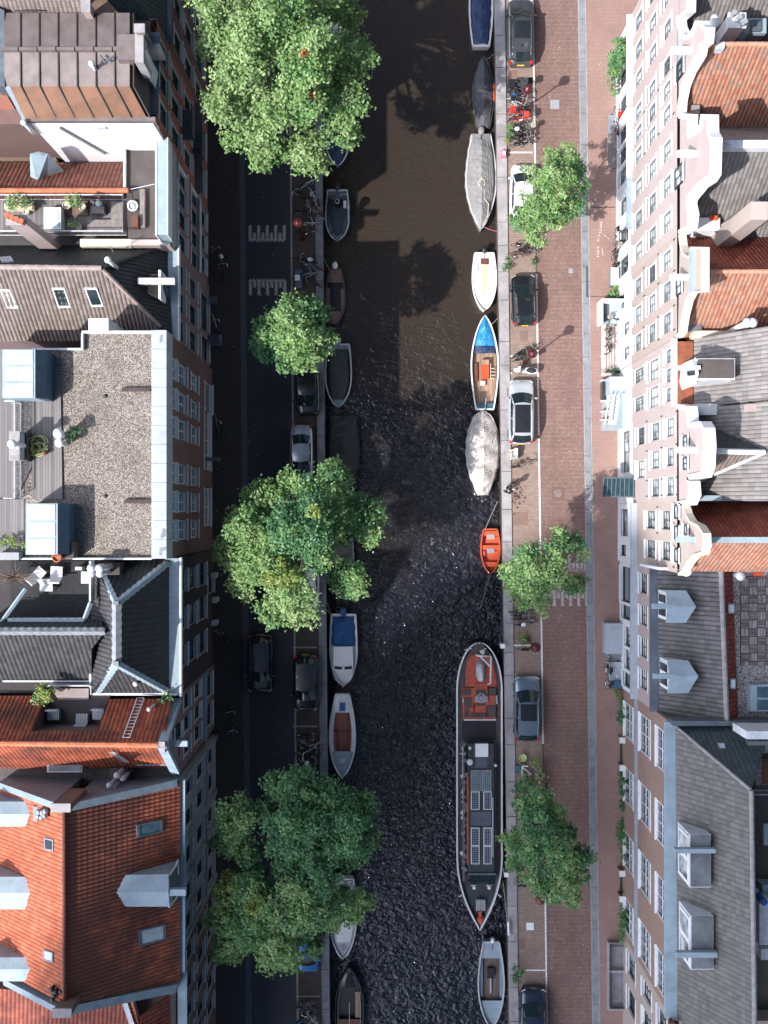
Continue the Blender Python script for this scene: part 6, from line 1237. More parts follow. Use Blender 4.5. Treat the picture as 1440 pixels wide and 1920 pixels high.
# ------------------------------------------------------------------ boats
ZW = -1.5
def hull_pts(L, Wd, n=22, pw=.5, stern=.75, full=.45, pb=2.0):
    """half widths along the boat, t=0 stern, t=1 bow"""
    out = []
    for i in range(n + 1):
        t = i / n
        if t < full: w = stern + (1 - stern) * sin(pi/2 * t / full)
        else: u = (t - full) / (1 - full); w = max(0, 1 - u ** pb) ** pw
        out.append((t * L - L/2, max(w * Wd/2, .012)))
    return out
class Boat:
    """local frame: +y bow, z 0 = water; world placed by px,py centre, heading 'up' or 'down' in the photo"""
    def __init__(s, label, px, py0, py1, wpx, bow, h=.55, cat='boat', name='moored_boat', tilt=0., **kw):
        zt = ZW + h; a, b = P(px, py0, zt), P(px, py1, zt); s.L = abs(a.y - b.y); s.W = wpx * (HC - zt) / FP; s.h = h
        s.loc = ((a.x + b.x)/2, (a.y + b.y)/2, ZW); s.t = thing(name, label, cat, s.loc, None, True)
        s.t['_o'] = (0, 0, 0); s.t.rotation_euler = (0, 0, radians(tilt) + (0 if bow == 'up' else pi)); s.p = hull_pts(s.L, s.W, **kw)
    def hw(s, y):
        for (a, w), (b, v) in zip(s.p, s.p[1:]):
            if a <= y <= b: return w + (v - w) * (y - a)/(b - a)
        return s.p[0][1] if y < s.p[0][0] else .01
    def hull(s, mat, rim=None, rw=.08, sheer=.18, inner=None):
        p, h = s.p, s.h; mb = MB(); rows = []
        for y, w in p:
            e = sheer * max(0, (y / s.L * 2)) ** 2; k = .72; rows.append([(-w, y, h + e), (-w*.96, y, h*.5), (-w*k, y, -.25), (0, y, -.4), (w*k, y, -.25), (w*.96, y, h*.5), (w, y, h + e)])
        mb.grid(rows, flip=True); n = len(rows[0]); mb.quad(*rows[0]); 
        s.hullo = mb.build('hull', M[mat], s.t, False); mb = MB()
        for sg in (-1, 1):
            A = [[(sg*(w + .02), y, h + sheer*max(0, y/s.L*2)**2 - .06), (sg*(w + .02), y, h + sheer*max(0, y/s.L*2)**2 + .03), (sg*max(w - rw, 0), y, h + sheer*max(0, y/s.L*2)**2 + .03), (sg*max(w - rw, 0), y, h - .2)] for y, w in p]; mb.grid(A, flip=sg > 0)
        y0, w0 = p[0]; mb.b2((-w0, y0 - .03, h - .2), (w0, y0 + rw, h + .03)); mb.build('gunwale', M[rim or mat], s.t); return s
    def plan(s, y0, y1, inset, z, n=14):   # closed outline between two stations, inset from the rim
        ys = [y0 + (y1 - y0) * i/n for i in range(n + 1)]; L = [(-max(s.hw(y) - inset, .01), y) for y in ys]; R = [(max(s.hw(y) - inset, .01), y) for y in ys]; return L, R
    def deck(s, mat, t0, t1, z, inset=.06, name='deck', crown=0., thick=.05):
        y0, y1 = t0*s.L - s.L/2, t1*s.L - s.L/2; L, R = s.plan(y0, y1, inset, z); mb = MB()
        A = [[(a[0], a[1], z), (a[0]*.5, a[1], z + crown*.8), (0, a[1], z + crown), (b[0]*.5, a[1], z + crown*.8), (b[0], a[1], z)] for a, b in zip(L, R)]; mb.grid(A, flip=True)
        for r in (A[0], A[-1]): mb.quad(*([tuple(q) for q in r] + [(r[-1][0], r[-1][1], z - thick), (r[0][0], r[0][1], z - thick)]))
        return mb.build(name, M[mat] if isinstance(mat, str) else mat, s.t)
    def cover(s, mat, t0, t1, ridge=.45, edge=.05, name='cover', seed=1, sag=.05, over=.05, nx=9, ny=26):
        g = np.random.default_rng(seed); y0, y1 = t0*s.L - s.L/2, t1*s.L - s.L/2; A = []; ph = g.random(6)*6
        for i in range(ny + 1):
            y = y0 + (y1 - y0)*i/ny; w = s.hw(min(max(y, s.p[0][0]), s.p[-1][0])) + over; r = []
            for j in range(nx):
                u = -1 + 2*j/(nx-1); a = 1 - abs(u); f = sin(y*4.2 + ph[0] + u*2)*.5 + sin(y*9 + ph[1] - u*5)*.5
                e = min(1, 5*min(i, ny - i)/ny + .15); wv = .03*sin(y*7 + ph[2]) * (abs(u) > .9)
                r.append((u*(w + wv), y, s.h + edge + ridge*(a**.8)*e + sag*f*a + (-.16 if abs(u) > .99 else 0)))
            A.append(r)
        mb = MB(); mb.grid(A, flip=True); return mb.build(name, M[mat], s.t, False)
    def box(s, name, mat, x0, t0, x1, t1, z0, z1):
        mb = MB(); mb.b2((x0*s.W/2, t0*s.L - s.L/2, z0), (x1*s.W/2, t1*s.L - s.L/2, z1)); return mb.build(name, M[mat], s.t)
    def motor(s, mat='black', x=0., k=1.):
        y = -s.L/2 - .2; mb = MB(); mb.lathe((x, y, s.h - .05), [(.12*k, 0), (.19*k, .1), (.2*k, .28), (.13*k, .38)], 12, sy=1.35); o = mb.build('outboard_motor', M[mat], s.t, True)
        m = MB(); m.box((x, y - .02, .1), (.1, .16, s.h + .3)); m.tube([(x, y + .15, s.h + .2), (x + .03, y + .65, s.h + .25)], .025, 5); m.build('shaft_and_tiller', M['black'], o)
    def line(s, y_t, x_s, px, py, mat='rope'):    # mooring line from the boat to the quay
        a = Vector((x_s*s.hw(y_t*s.L - s.L/2), y_t*s.L - s.L/2, s.h + .05)); R = Matrix.Rotation(s.t.rotation_euler.z, 3, 'Z'); b = R.inverted() @ (P(px, py, .12) - Vector(s.loc)); m = a.lerp(b, .5) + Vector((0, 0, -.12)); mb = MB(); mb.tube([a, m, b], .018, 4); mb.build('mooring_line', M[mat], s.t)
def seats(s, mat, ts, z=None, w=.3):
    for t in ts: y = t*s.L - s.L/2; mb = MB(); hw = s.hw(y) - .03; mb.b2((-hw, y - w/2, (z or s.h - .14)), (hw, y + w/2, (z or s.h - .14) + .05)); mb.build('thwart', M[mat], s.t)
# east quay, top to bottom
b = Boat('white boat with a dark blue canvas cover at the top edge, beside the grey car', 902, -60, 87, 45, 'up', .6, stern=.72, full=.5); b.hull('white_gloss'); b.deck('white_gloss', 0, 1, .5); b.cover('c_navy', .03, .72, .16, .03, over=-.09, seed=2)
b = Boat('boat under a taut black tarpaulin with pointed bow, beside the bicycle rack', 906.5, 107, 240, 41, 'up', .5, stern=.55, full=.5, pw=.75, pb=1.6); b.hull('black', 'c_dark'); b.cover('c_dark', .0, 1, .4, seed=3); b.box('orange_fender', 'orange', .84, .38, 1.02, .62, .3, .62); b.line(.96, 1, 927, 100)
b = Boat('large open boat under a grey canvas with a rope lying on it', 902, 252, 431, 58, 'down', .6, stern=.62, full=.5, pw=.8, pb=1.7); b.hull('grey', 'ltgrey'); b.cover('c_grey', .0, 1, .5, seed=4); b.motor('c_grey', k=1.2)
mb = MB(); mb.tube([(x, y, z) for x, y, z in ((0, -.2, 1.12), (.25, -.9 + 1.3, 1.1), (-.25, .8, 1.08), (-.1, 1.2, 1.05), (-.5, 1.7, 1.0), (-.45, 2.6, .95), (0, 3.3, .75))], .035, 5); mb.ring((.0, .2, 1.12), .25, .03, 14, 4, 'Z'); mb.build('rope', M['cream'], b.t); b.line(.97, -1, 932, 434, 'pink')
b = Boat('white plastic motor boat with a pale yellow cockpit floor, moored on the east quay', 908, 474, 583, 46, 'down', .55, stern=.8, full=.45, pw=.6); b.hull('white_gloss'); b.deck('white_gloss', 0, 1, .5, crown=.05); b.box('cockpit', 'cushion', -.3, .1, .3, .72, .46, .585) if False else None
b.deck('cushion', .12, .74, .57, inset=b.W*.36, name='cockpit_floor'); b.box('side_locker', 'ltgrey', -.78, .18, -.5, .3, .5, .6); b.box('side_locker', 'ltgrey', .5, .2, .75, .32, .5, .6); b.box('stern_well', 'brown', -.35, .1, .3, .2, .5, .61); b.motor('black')
b = Boat('old wooden boat with bright blue tarpaulin over its bow and an orange wooden chest', 909, 592, 768, 52, 'up', .6, stern=.66, full=.48, pw=.72, pb=1.8); b.hull('black', 'white'); b.deck('oldwood', .02, .98, .22, .1, 'floor'); b.cover('c_tarp', .68, 1, .22, .02, over=-.06, sag=.09, seed=6); b.cover('c_navy', .60, .70, .12, -.05, over=-.1, sag=.1, seed=7).name = 'tarpaulin'
b.box('chest', 'orange', -.25, .33, .3, .5, .22, .62); b.box('chest_lid', 'oldwood', -.28, .48, .3, .53, .3, .7); b.box('side_bench', 'brown', -.85, .3, -.5, .5, .22, .4); b.box('crate', 'cream', -.3, .26, .05, .31, .22, .45); b.box('stern_deck', 'trimdark', -.62, .01, .62, .07, .3, .56)
mb = MB(); [mb.box((b.W*.27, -b.L*.06 - i*.25, .5), (.3, .05, .05)) for i in range(4)]; mb.tube([(b.W*.22, b.L*.0, .5), (b.W*.22, -b.L*.17, .5)], .03, 4); mb.build('folded_ladder', M['cream'], b.t); mb = MB(); mb.tube([(0, -b.L*.5 - .1, .62), (.1, -b.L*.38, .66)], .03, 5); mb.build('tiller', M['ltgrey'], b.t); b.line(.9, 1, 934, 596)
b = Boat('rounded boat fully wrapped in a pale beige tarpaulin with deep folds', 905.5, 770, 927, 61, 'up', .65, stern=.3, full=.5, pw=.5); b.hull('white', 'c_beige'); b.cover('c_beige', -.01, 1, .6, .05, seed=8, sag=.2, over=.08, nx=15, ny=44); b.box('white_box', 'white', -.83, .41, -.62, .45, .7, .82); b.box('rust_stain_patch', 'brown', -.82, .33, -.62, .40, .74, .775)
mb = MB(); [mb.tube([(.35 + k*.12, .55, 1.05), (.3 + k*.16, 1.0, 1.03)], .025, 4) for k in range(3)]; mb.build('straps', M['grey'], b.t)
b = Boat('small bright orange rowing boat with three seats, bow pointing down', 919.5, 992, 1075, 37, 'down', .5, stern=.72, full=.45, pw=.62); b.hull('orange'); b.deck('orange', .03, .97, .12, .08, 'floor'); seats(b, 'orange', (.1, .42, .8), w=.34); b.box('grey_mat', 'grey', -.4, .12, .35, .23, .42, .45) ; b.box('grey_mat', 'grey', -.4, .44, .35, .55, .42, .45); b.box('locker', 'salmon' if 'salmon' in M else 'orange', .5, .5, .78, .6, .2, .42); b.line(.03, .8, 933, 940); b.line(.99, 0, 901, 1140, 'grey'); b.box('yellow_float', 'yellow', -1.02, .8, -.85, .86, .4, .6)
b = Boat('grey blue open sloop with a wooden floor at the bottom, bow pointing down', 921, 1766, 1925, 50, 'down', .6, stern=.62, full=.5, pw=.68); b.hull('zinclight', 'ltgrey'); b.deck('zinclight', .01, .2, .52); b.deck('zinclight', .70, 1, .52); b.deck('teak2', .19, .72, .16, .12, 'floor'); b.motor('white', -.1, .8); b.box('engine_box', 'black', -.25, .32, .25, .44, .16, .5); b.box('side_bench', 'zinc', .62, .2, .9, .66, .16, .4); b.box('side_bench', 'zinc', -.9, .2, -.66, .66, .16, .4); b.box('oar', 'ltgrey', -.03, .44, .06, .62, .3, .36)
# west quay, top to bottom
b = Boat('pale grey covered boat showing through a gap of the huge lime tree', 634, -50, 75, 42, 'down', .6, stern=.7); b.hull('white'); b.cover('c_beige', 0, 1, .2, seed=11)
b = Boat('dark blue covered boat half hidden under the huge lime tree', 633, 170, 313, 54, 'down', .6, stern=.75, pw=.62); b.hull('c_navy', 'white'); b.cover('c_navy', .0, .99, .2, .02, over=-.09, seed=12)
b = Boat('grey open motor boat with steering console and angled benches, beside the west quay', 632.5, 356, 452, 45, 'down', .6, stern=.85, full=.55, pw=.6); b.hull('zincdark', 'ltgrey'); b.deck('zincdark', 0, .1, .5); b.deck('zincdark', .88, 1, .5); b.deck('shadeblue', .09, .9, .16, .1, 'floor'); b.motor('black', k=1.1)
b.box('console', 'black', -.2, .2, .25, .3, .16, .75); b.box('white_bag', 'white', -.75, .2, -.5, .34, .2, .5) ; b.box('rear_seat', 'leadgrey', -.78, .1, .78, .17, .16, .45)
for sg in (-1, 1): mb = MB(); mb.prism([(sg*b.W*.2, b.L*.3), (sg*b.W*.37, b.L*.32), (sg*b.W*.42, b.L*.0), (sg*b.W*.32, b.L*.0)], .16, .45); mb.build('bench', M['leadgrey'], b.t)
mb = MB(); mb.ring((0, -b.L*.26, .82), .15, .02, 12, 4, 'Z'); mb.build('steering_wheel', M['white'], b.t); mb = MB(); w = b.W/2 - .1; mb.tube([(-w, b.L*.1, .85), (-w, -b.L*.38, .85), (w, -b.L*.38, .85), (w, b.L*.1, .85)], .03, 5); mb.tube([(-w*.5, b.L*.36, .8), (0, b.L*.46, .85), (w*.5, b.L*.36, .8)], .03, 5); mb.build('hand_rail', M['chrome'], b.t)
b = Boat('narrow brown wooden boat with a white outboard motor, moored by the west quay', 628.5, 504, 610, 38, 'down', .5, stern=.62, full=.55, pw=.7); b.hull('black', 'brown'); b.deck('teak2', .02, .24, .46); b.deck('teak2', .75, 1, .44); b.deck('black', .22, .77, .1, .1, 'floor'); b.box('side_bench', 'wood', -.86, .34, -.56, .74, .1, .38); b.box('side_bench', 'wood', .56, .34, .86, .74, .1, .38); b.motor('white'); b.line(.02, .9, 604, 478)
b = Boat('dark green covered boat with a pale rim and stern platform, left of the canal centre', 634.5, 645, 764, 50, 'down', .6, stern=.84, full=.5, pw=.66); b.hull('zincdark', 'ltgrey'); b.deck('zinc', 0, .1, .5); b.deck('zinc', .84, 1, .52); b.cover('c_green', .08, .88, .08, .0, over=-.1, seed=14); b.motor('steel')
b = Boat('long boat under a slack black tarpaulin above the big spreading tree', 643, 780, 925, 58, 'down', .6, stern=.8, full=.5, pw=.6); b.hull('black'); b.cover('c_black', 0, 1, .45, seed=15, sag=.12, over=.1, nx=13, ny=34)
b = Boat('grey framed open boat mostly hidden below the big spreading tree', 641, 1000, 1122, 46, 'down', .55, stern=.85, full=.5); b.hull('brown', 'grey'); b.deck('wood', .02, .95, .2, .1, 'floor'); seats(b, 'grey', (.1, .4, .7, .85))
b = Boat('white cabin cruiser with a bright blue canvas hood, moored on the west quay', 644, 1152, 1286, 52, 'down', .75, stern=.9, full=.5, pw=.62); b.hull('white_gloss'); b.deck('white_gloss', 0, 1, .62); b.cover('c_blue', .03, .44, .45, .04, over=-.14, seed=16, sag=.07); b.motor('c_blue', k=1.2)
y0, y1 = b.L*-.06, b.L*.3; w0, w1 = b.W*.33, b.W*.36; mb = MB(); mb.prism([(-w0, y0), (w0, y0), (w1, y1*.8), (w1*.8, y1), (-w1*.8, y1), (-w1, y1*.8)], .6, 1.15); cb = mb.build('cabin', M['white_gloss'], b.t)
for sg in (-1, 1): mb = MB(); mb.box((sg*b.W*.18, b.L*.235, 1.16), (b.W*.27, .2, .03), rz=-sg*.12); mb.build('cabin_window', M['carglass'], cb)
mb = MB(); mb.tube([(-b.W*.42, b.L*.26, .95), (-b.W*.3, b.L*.4, 1.05), (0, b.L*.5, 1.1), (b.W*.3, b.L*.4, 1.05), (b.W*.42, b.L*.26, .95)], .025, 5); [mb.tube([(x, y, .7), (x, y, 1.03)], .02, 4) for x, y in ((-b.W*.3, b.L*.4), (b.W*.3, b.L*.4), (0, b.L*.49))]; mb.build('bow_rail', M['chrome'], b.t); b.line(.02, .95, 612, 1128); b.line(.02, .9, 611, 1142)
b = Boat('white open sloop with reddish teak floor and benches, moored on the west quay', 642, 1302, 1457, 50, 'down', .65, stern=.55, full=.52, pw=.7); b.hull('white_gloss'); b.deck('white_gloss', 0, .22, .6, crown=.05); b.deck('zinclight', .69, 1, .6, crown=.06); b.deck('teak', .2, .7, .22, .28, 'floor')
for sg in (-1, 1):
    b.box('bench', 'teak', sg*.46, .45, sg*.84, .68, .2, .5); mb = MB(); A = [[(sg*(b.hw(y) - .05), y, .62), (sg*(b.hw(y) - .3), y, .6), (sg*(b.hw(y) - .31), y, .2)] for y in [b.L*(-.3 + .05*k) for k in range(11)]]; mb.grid(A, flip=sg > 0); mb.build('side_deck', M['white_gloss'], b.t)
b.deck('teak', .2, .42, .42, .36, 'stern_bench'); b.box('engine_hatch', 'blue', -.2, .1, .2, .2, .55, .75); b.box('deck_hatch', 'ltgrey', -.2, .76, .15, .83, .62, .72)
b = Boat('small grey boat hidden beneath the dark green tree on the west quay', 642, 1484, 1612, 44, 'down', .6, stern=.8); b.hull('ltgrey'); b.deck('zinc', 0, 1, .55, crown=.08); b.box('hatch', 'white', -.3, .3, .3, .5, .55, .7)
b = Boat('white launch with a long pale deck and bow emblem under the olive green tree', 643, 1648, 1796, 51, 'down', .75, stern=.8, full=.5, pw=.66); b.hull('white_gloss', 'white'); b.deck('ltgrey', 0, 1, .66, .12, crown=.06); b.deck('white_gloss', .1, .8, .72, .24, 'cabin_top', crown=.05); b.box('windscreen', 'carglass', -.5, .1, .5, .14, .7, 1.0); b.box('stern_seat', 'c_beige', -.6, .02, .6, .09, .6, .8)
mb = MB(); y = b.L*.36; mb.ring((0, y, .77), .26, .012, 18, 4, 'Z', sy=.8); mb.tube([(-.2, y + .1, .775), (0, y - .16, .775), (.2, y + .1, .775)], .014, 4); mb.tube([(0, y - .1, .775), (0, y + .14, .775)], .02, 4); mb.build('bow_emblem', M['grey'], b.t)
b = Boat('long dark varnished wooden launch at the bottom edge of the west quay', 655, 1812, 1990, 54, 'up', .7, stern=.6, full=.5, pw=.95, pb=2.6); b.hull('black', 'c_black'); b.p = b.p; b.deck('sunroof', .78, 1, .62, .1, 'foredeck', crown=.05); b.deck('black', .0, .8, .3, .12, 'floor'); b.box('varnished_bench', 'oldwood', .42, .45, .78, .72, .3, .55); b.deck('brown', .0, .44, .66, .16, 'hatch_deck'); b.box('deck_seam', 'ltgrey', -.015, .0, .015, .62, .665, .68)
mb = MB(); [mb.tube([(sg*(b.hw(b.L*(t-.5)) - .2), b.L*(t-.5), .72) for t in (0, .2, .4, .6, .78, .9)], .012, 4) for sg in (-1, 1)]; [mb.lathe((x, b.L*.44, .66), [(.05, 0), (.05, .12)], 8) for x in (-.25, .25)]; mb.build('brightwork', M['ltgrey'], b.t)
# the barge
b = Boat('long black barge with red aft deck, white rub rail and rooftop solar panels', 899, 1205, 1741, 86, 'down', 1.0, cat='barge', name='moored_barge', stern=.02, full=.16, pw=.62, pb=3.2)
L, Wd = b.L, b.W; n = 60; b.p = []
for t in [0, .0008, .003, .006, .011] + [i/n for i in range(1, n + 1)]:
    w = sqrt(max(0, 1 - (1 - t/.17)**2)) if t < .17 else 1 if t < .74 else max(0, 1 - ((t - .74)/.26)**2.1)
    b.p.append((t*L - L/2, max(w*Wd/2, .02)))
b.hull('black', 'white', .1, .35); b.deck('oxide', .005, .995, .86, .1, 'side_deck')
def by(py): return (py - 1473) / (536) * L       # photo row on the barge -> local y (bow points down)
def bx(px): return -(px - 899) * (HC - .2) / FP
def bb(name, mat, x0, y0, x1, y1, z0, z1, par=None): mb = MB(); mb.b2((bx(x0), by(y0), z0), (bx(x1), by(y1), z1)); o = mb.build(name, M[mat], b.t); o.parent = par or b.t; return o
mb = MB(); q = [(873, 1288), (873, 1262), (876, 1240), (884, 1229), (897, 1227), (915, 1229), (924, 1243), (930, 1265), (932, 1288)]; mb.prism([(bx(x), by(y)) for x, y in q], .5, .95); mb.build('aft_deck', M['hullred'], b.t)
for q in ((890, 1281, 914, 1320, 'frame'), (867, 1290, 890, 1345, 'f'), (912, 1303, 930, 1345, 'f'), (888, 1318, 914, 1345, 'f')): bb('engine_room_roof', 'hullred', *q[:4], .86, 1.05 + .01*len(q[4]))
for q in ((868, 1292, 883, 1303), (870, 1307, 884, 1326), (892, 1292, 911, 1305), (916, 1290, 930, 1304), (870, 1329, 879, 1344), (915, 1322, 929, 1343), (882, 1336, 911, 1344), (893, 1318, 909, 1323)): bb('dark_hatch', 'bitumen', *q, 1.0, 1.12)
bb('wheel_box', 'grey', 890, 1304, 914, 1315, 1.0, 1.3); mb = MB(); mb.ring((bx(901), by(1307), 1.4), .32, .03, 16, 4, 'Z'); [mb.tube([(bx(901), by(1307), 1.4), (bx(901) + .3*cos(a), by(1307) + .3*sin(a), 1.4)], .015, 4) for a in (0, 1.05, 2.1, 3.14, 4.2, 5.2)]; mb.build('steering_wheel', M['ltgrey'], b.t)
mb = MB(); mb.tube([(bx(x), by(y), z) for x, y, z in ((892, 1226, 1.9), (918, 1227, 2.0), (918, 1279, 1.6), (914, 1281, 1.4))], .07, 6); mb.tube([(bx(897), by(1226), 1.9), (bx(918), by(1247), 1.9)], .06, 6); mb.tube([(bx(892), by(1226), 1.9), (bx(892), by(1226), .9)], .05, 5); mb.tube([(bx(918), by(1227), 1.9), (bx(918), by(1227), .9)], .05, 5); mb.ball((bx(905), by(1222), 1.1), .18); mb.build('davit', M['offwhite'], b.t)
mb = MB(); mb.lathe((bx(901), by(1256), .95), [(.3, 0), (.3, .12), (.36, .16)], 14, sy=2.4); mb.tube([(bx(900), by(1243), 1.3), (bx(899), by(1256), 1.35), (bx(902), by(1266), 1.3), (bx(901), by(1275), 1.25)], [.25, .27, .2, .22], 10); mb.build('covered_outboard', M['ltgrey'], b.t, True)
bb('hold_floor', 'black', 866, 1352, 930, 1388, .5, .9); bb('hold_coaming', 'offwhite', 869, 1347.5, 930, 1350, .8, 1.2); bb('deck_stripe', 'hullred', 869, 1344, 930, 1346.5, .8, 1.15)
roof = bb('wheelhouse_roof', 'bargedeck', 876, 1390, 924, 1440, .8, 1.75); roof2 = bb('cabin_roof', 'bargedeck', 876, 1438, 925, 1640, .8, 1.7); bb('white_hatch', 'white', 889, 1389, 913, 1413, 1.7, 1.95, roof); bb('grey_hatch', 'leadgrey', 890, 1414, 912, 1434, 1.7, 1.82, roof)
for x, y, r in ((879, 1397, .13), (879, 1423, .24), (927, 1429, .12)): mb = MB(); mb.lathe((bx(x), by(y), 1.6), [(r*.7, 0), (r*.7, .25), (r, .3), (r*.8, .36)], 12); mb.build('round_vent', M['offwhite'], b.t, True)
def panel(x0, y0, x1, y1, mat, fr='white'):
    o = bb('solar_panel', fr, x0, y0, x1, y1, 1.75, 1.84, roof2); mb = MB(); mb.b2((bx(x0) - .05, by(y0) + .05, 1.84), (bx(x1) + .05, by(y1) - .05, 1.852)); c = mb.build('cells', M[mat], b.t); c.parent = o
panel(881, 1438.5, 899.5, 1477, 'solar2', 'grey'); panel(901, 1438.5, 919, 1477, 'solar2', 'grey')
for y in (1478, 1545): panel(881, y, 897, y + 33.5, 'solar'); panel(904.5, y, 919.5, y + 33.5, 'solar')
for y in (1579.5,): panel(881, y, 897, y + 33, 'solar'); panel(904.5, y, 919.5, y + 33, 'solar')
bb('cabin_strip', 'leadgrey', 881, 1516, 919, 1542, 1.7, 1.74, roof2); bb('orange_plank', 'hullred', 874, 1450, 876.5, 1615, 1.3, 1.76); bb('side_rail', 'zincdark', 867, 1390, 870, 1650, 1.2, 1.3); bb('side_rail', 'zincdark', 928, 1390, 930, 1650, 1.2, 1.3); bb('boat_hook', 'offwhite', 921.5, 1490, 922.8, 1600, 1.7, 1.78)
mb = MB()
for k in range(18): mb.box((bx(869 + (k % 3)), by(1400 + 13.5*k), .95), (ru(.12, .3), ru(.2, .6), .14), rz=ru(0, 3))
mb.build('deck_clutter', M['offwhite'], b.t)
for k in range(4): bb('skylight', 'carglass', 879 + 12.4*k, 1634, 890 + 12.4*k, 1648, 1.2, 1.75, roof2)
bb('skylight_frame', 'zincdark', 876, 1630, 928, 1633, 1.2, 1.8); fd = bb('foredeck', 'bargedeck', 877, 1652, 926, 1700, .8, 1.0)
for x in (888, 916.5): mb = MB(); mb.lathe((bx(x), by(1662), .95), [(.09, 0), (.09, .3), (.12, .34)], 10); mb.b2((bx(x) - .2, by(1657.5), 1.1), (bx(x) + .2, by(1659), 1.2)); mb.build('bollard', M['white'], b.t)
mb = MB(); c = (bx(901), by(1694)); mb.b2((c[0]-.3, c[1]-.35, .9), (c[0]+.3, c[1]+.35, 1.2)); [mb.b2((c[0]-.3 + .12*k, c[1]-.4, 1.2), (c[0]-.25 + .12*k, c[1]+.4, 1.35)) for k in range(6)]; mb.build('anchor_winch', M['ltgrey'], b.t)
mb = MB(); mb.b2((bx(897), by(1706), .9), (bx(902), by(1716), 1.3)); mb.ball((bx(901), by(1724), 1.1), .3, 12, .8, sy=1.3); mb.build('anchor_housing', M['hullred'], b.t, False)
mb = MB(); [mb.tube([(bx(x0), by(y0), 1.0), (bx(x0) + dx, by(y0) + dy, 1.05)], .05, 5) for x0, y0, dx, dy in ((868, 1676, .3, .2), (930, 1674, -.4, .3), (884, 1216, .5, .1), (912, 1216, .5, .2), (868, 1304, 0, .5), (932, 1304, 0, .6))]; mb.build('cleats', M['offwhite'], b.t)
mb = MB(); mb.tube([(bx(944), by(1655), 1.0), P(957, 1745, .2) - Vector(b.loc)][:1] + [(bx(953), by(1745), 1.4)], .03, 4); mb.build('mooring_line', M['rope'], b.t)
M['mast'] = M['offwhite']; bb('mast_pole', 'ltgrey', 866, 1400, 867.2, 1452, 1.4, 1.5); bb('crossbar', 'ltgrey', 860, 1409.5, 873, 1411, 1.4, 1.48)
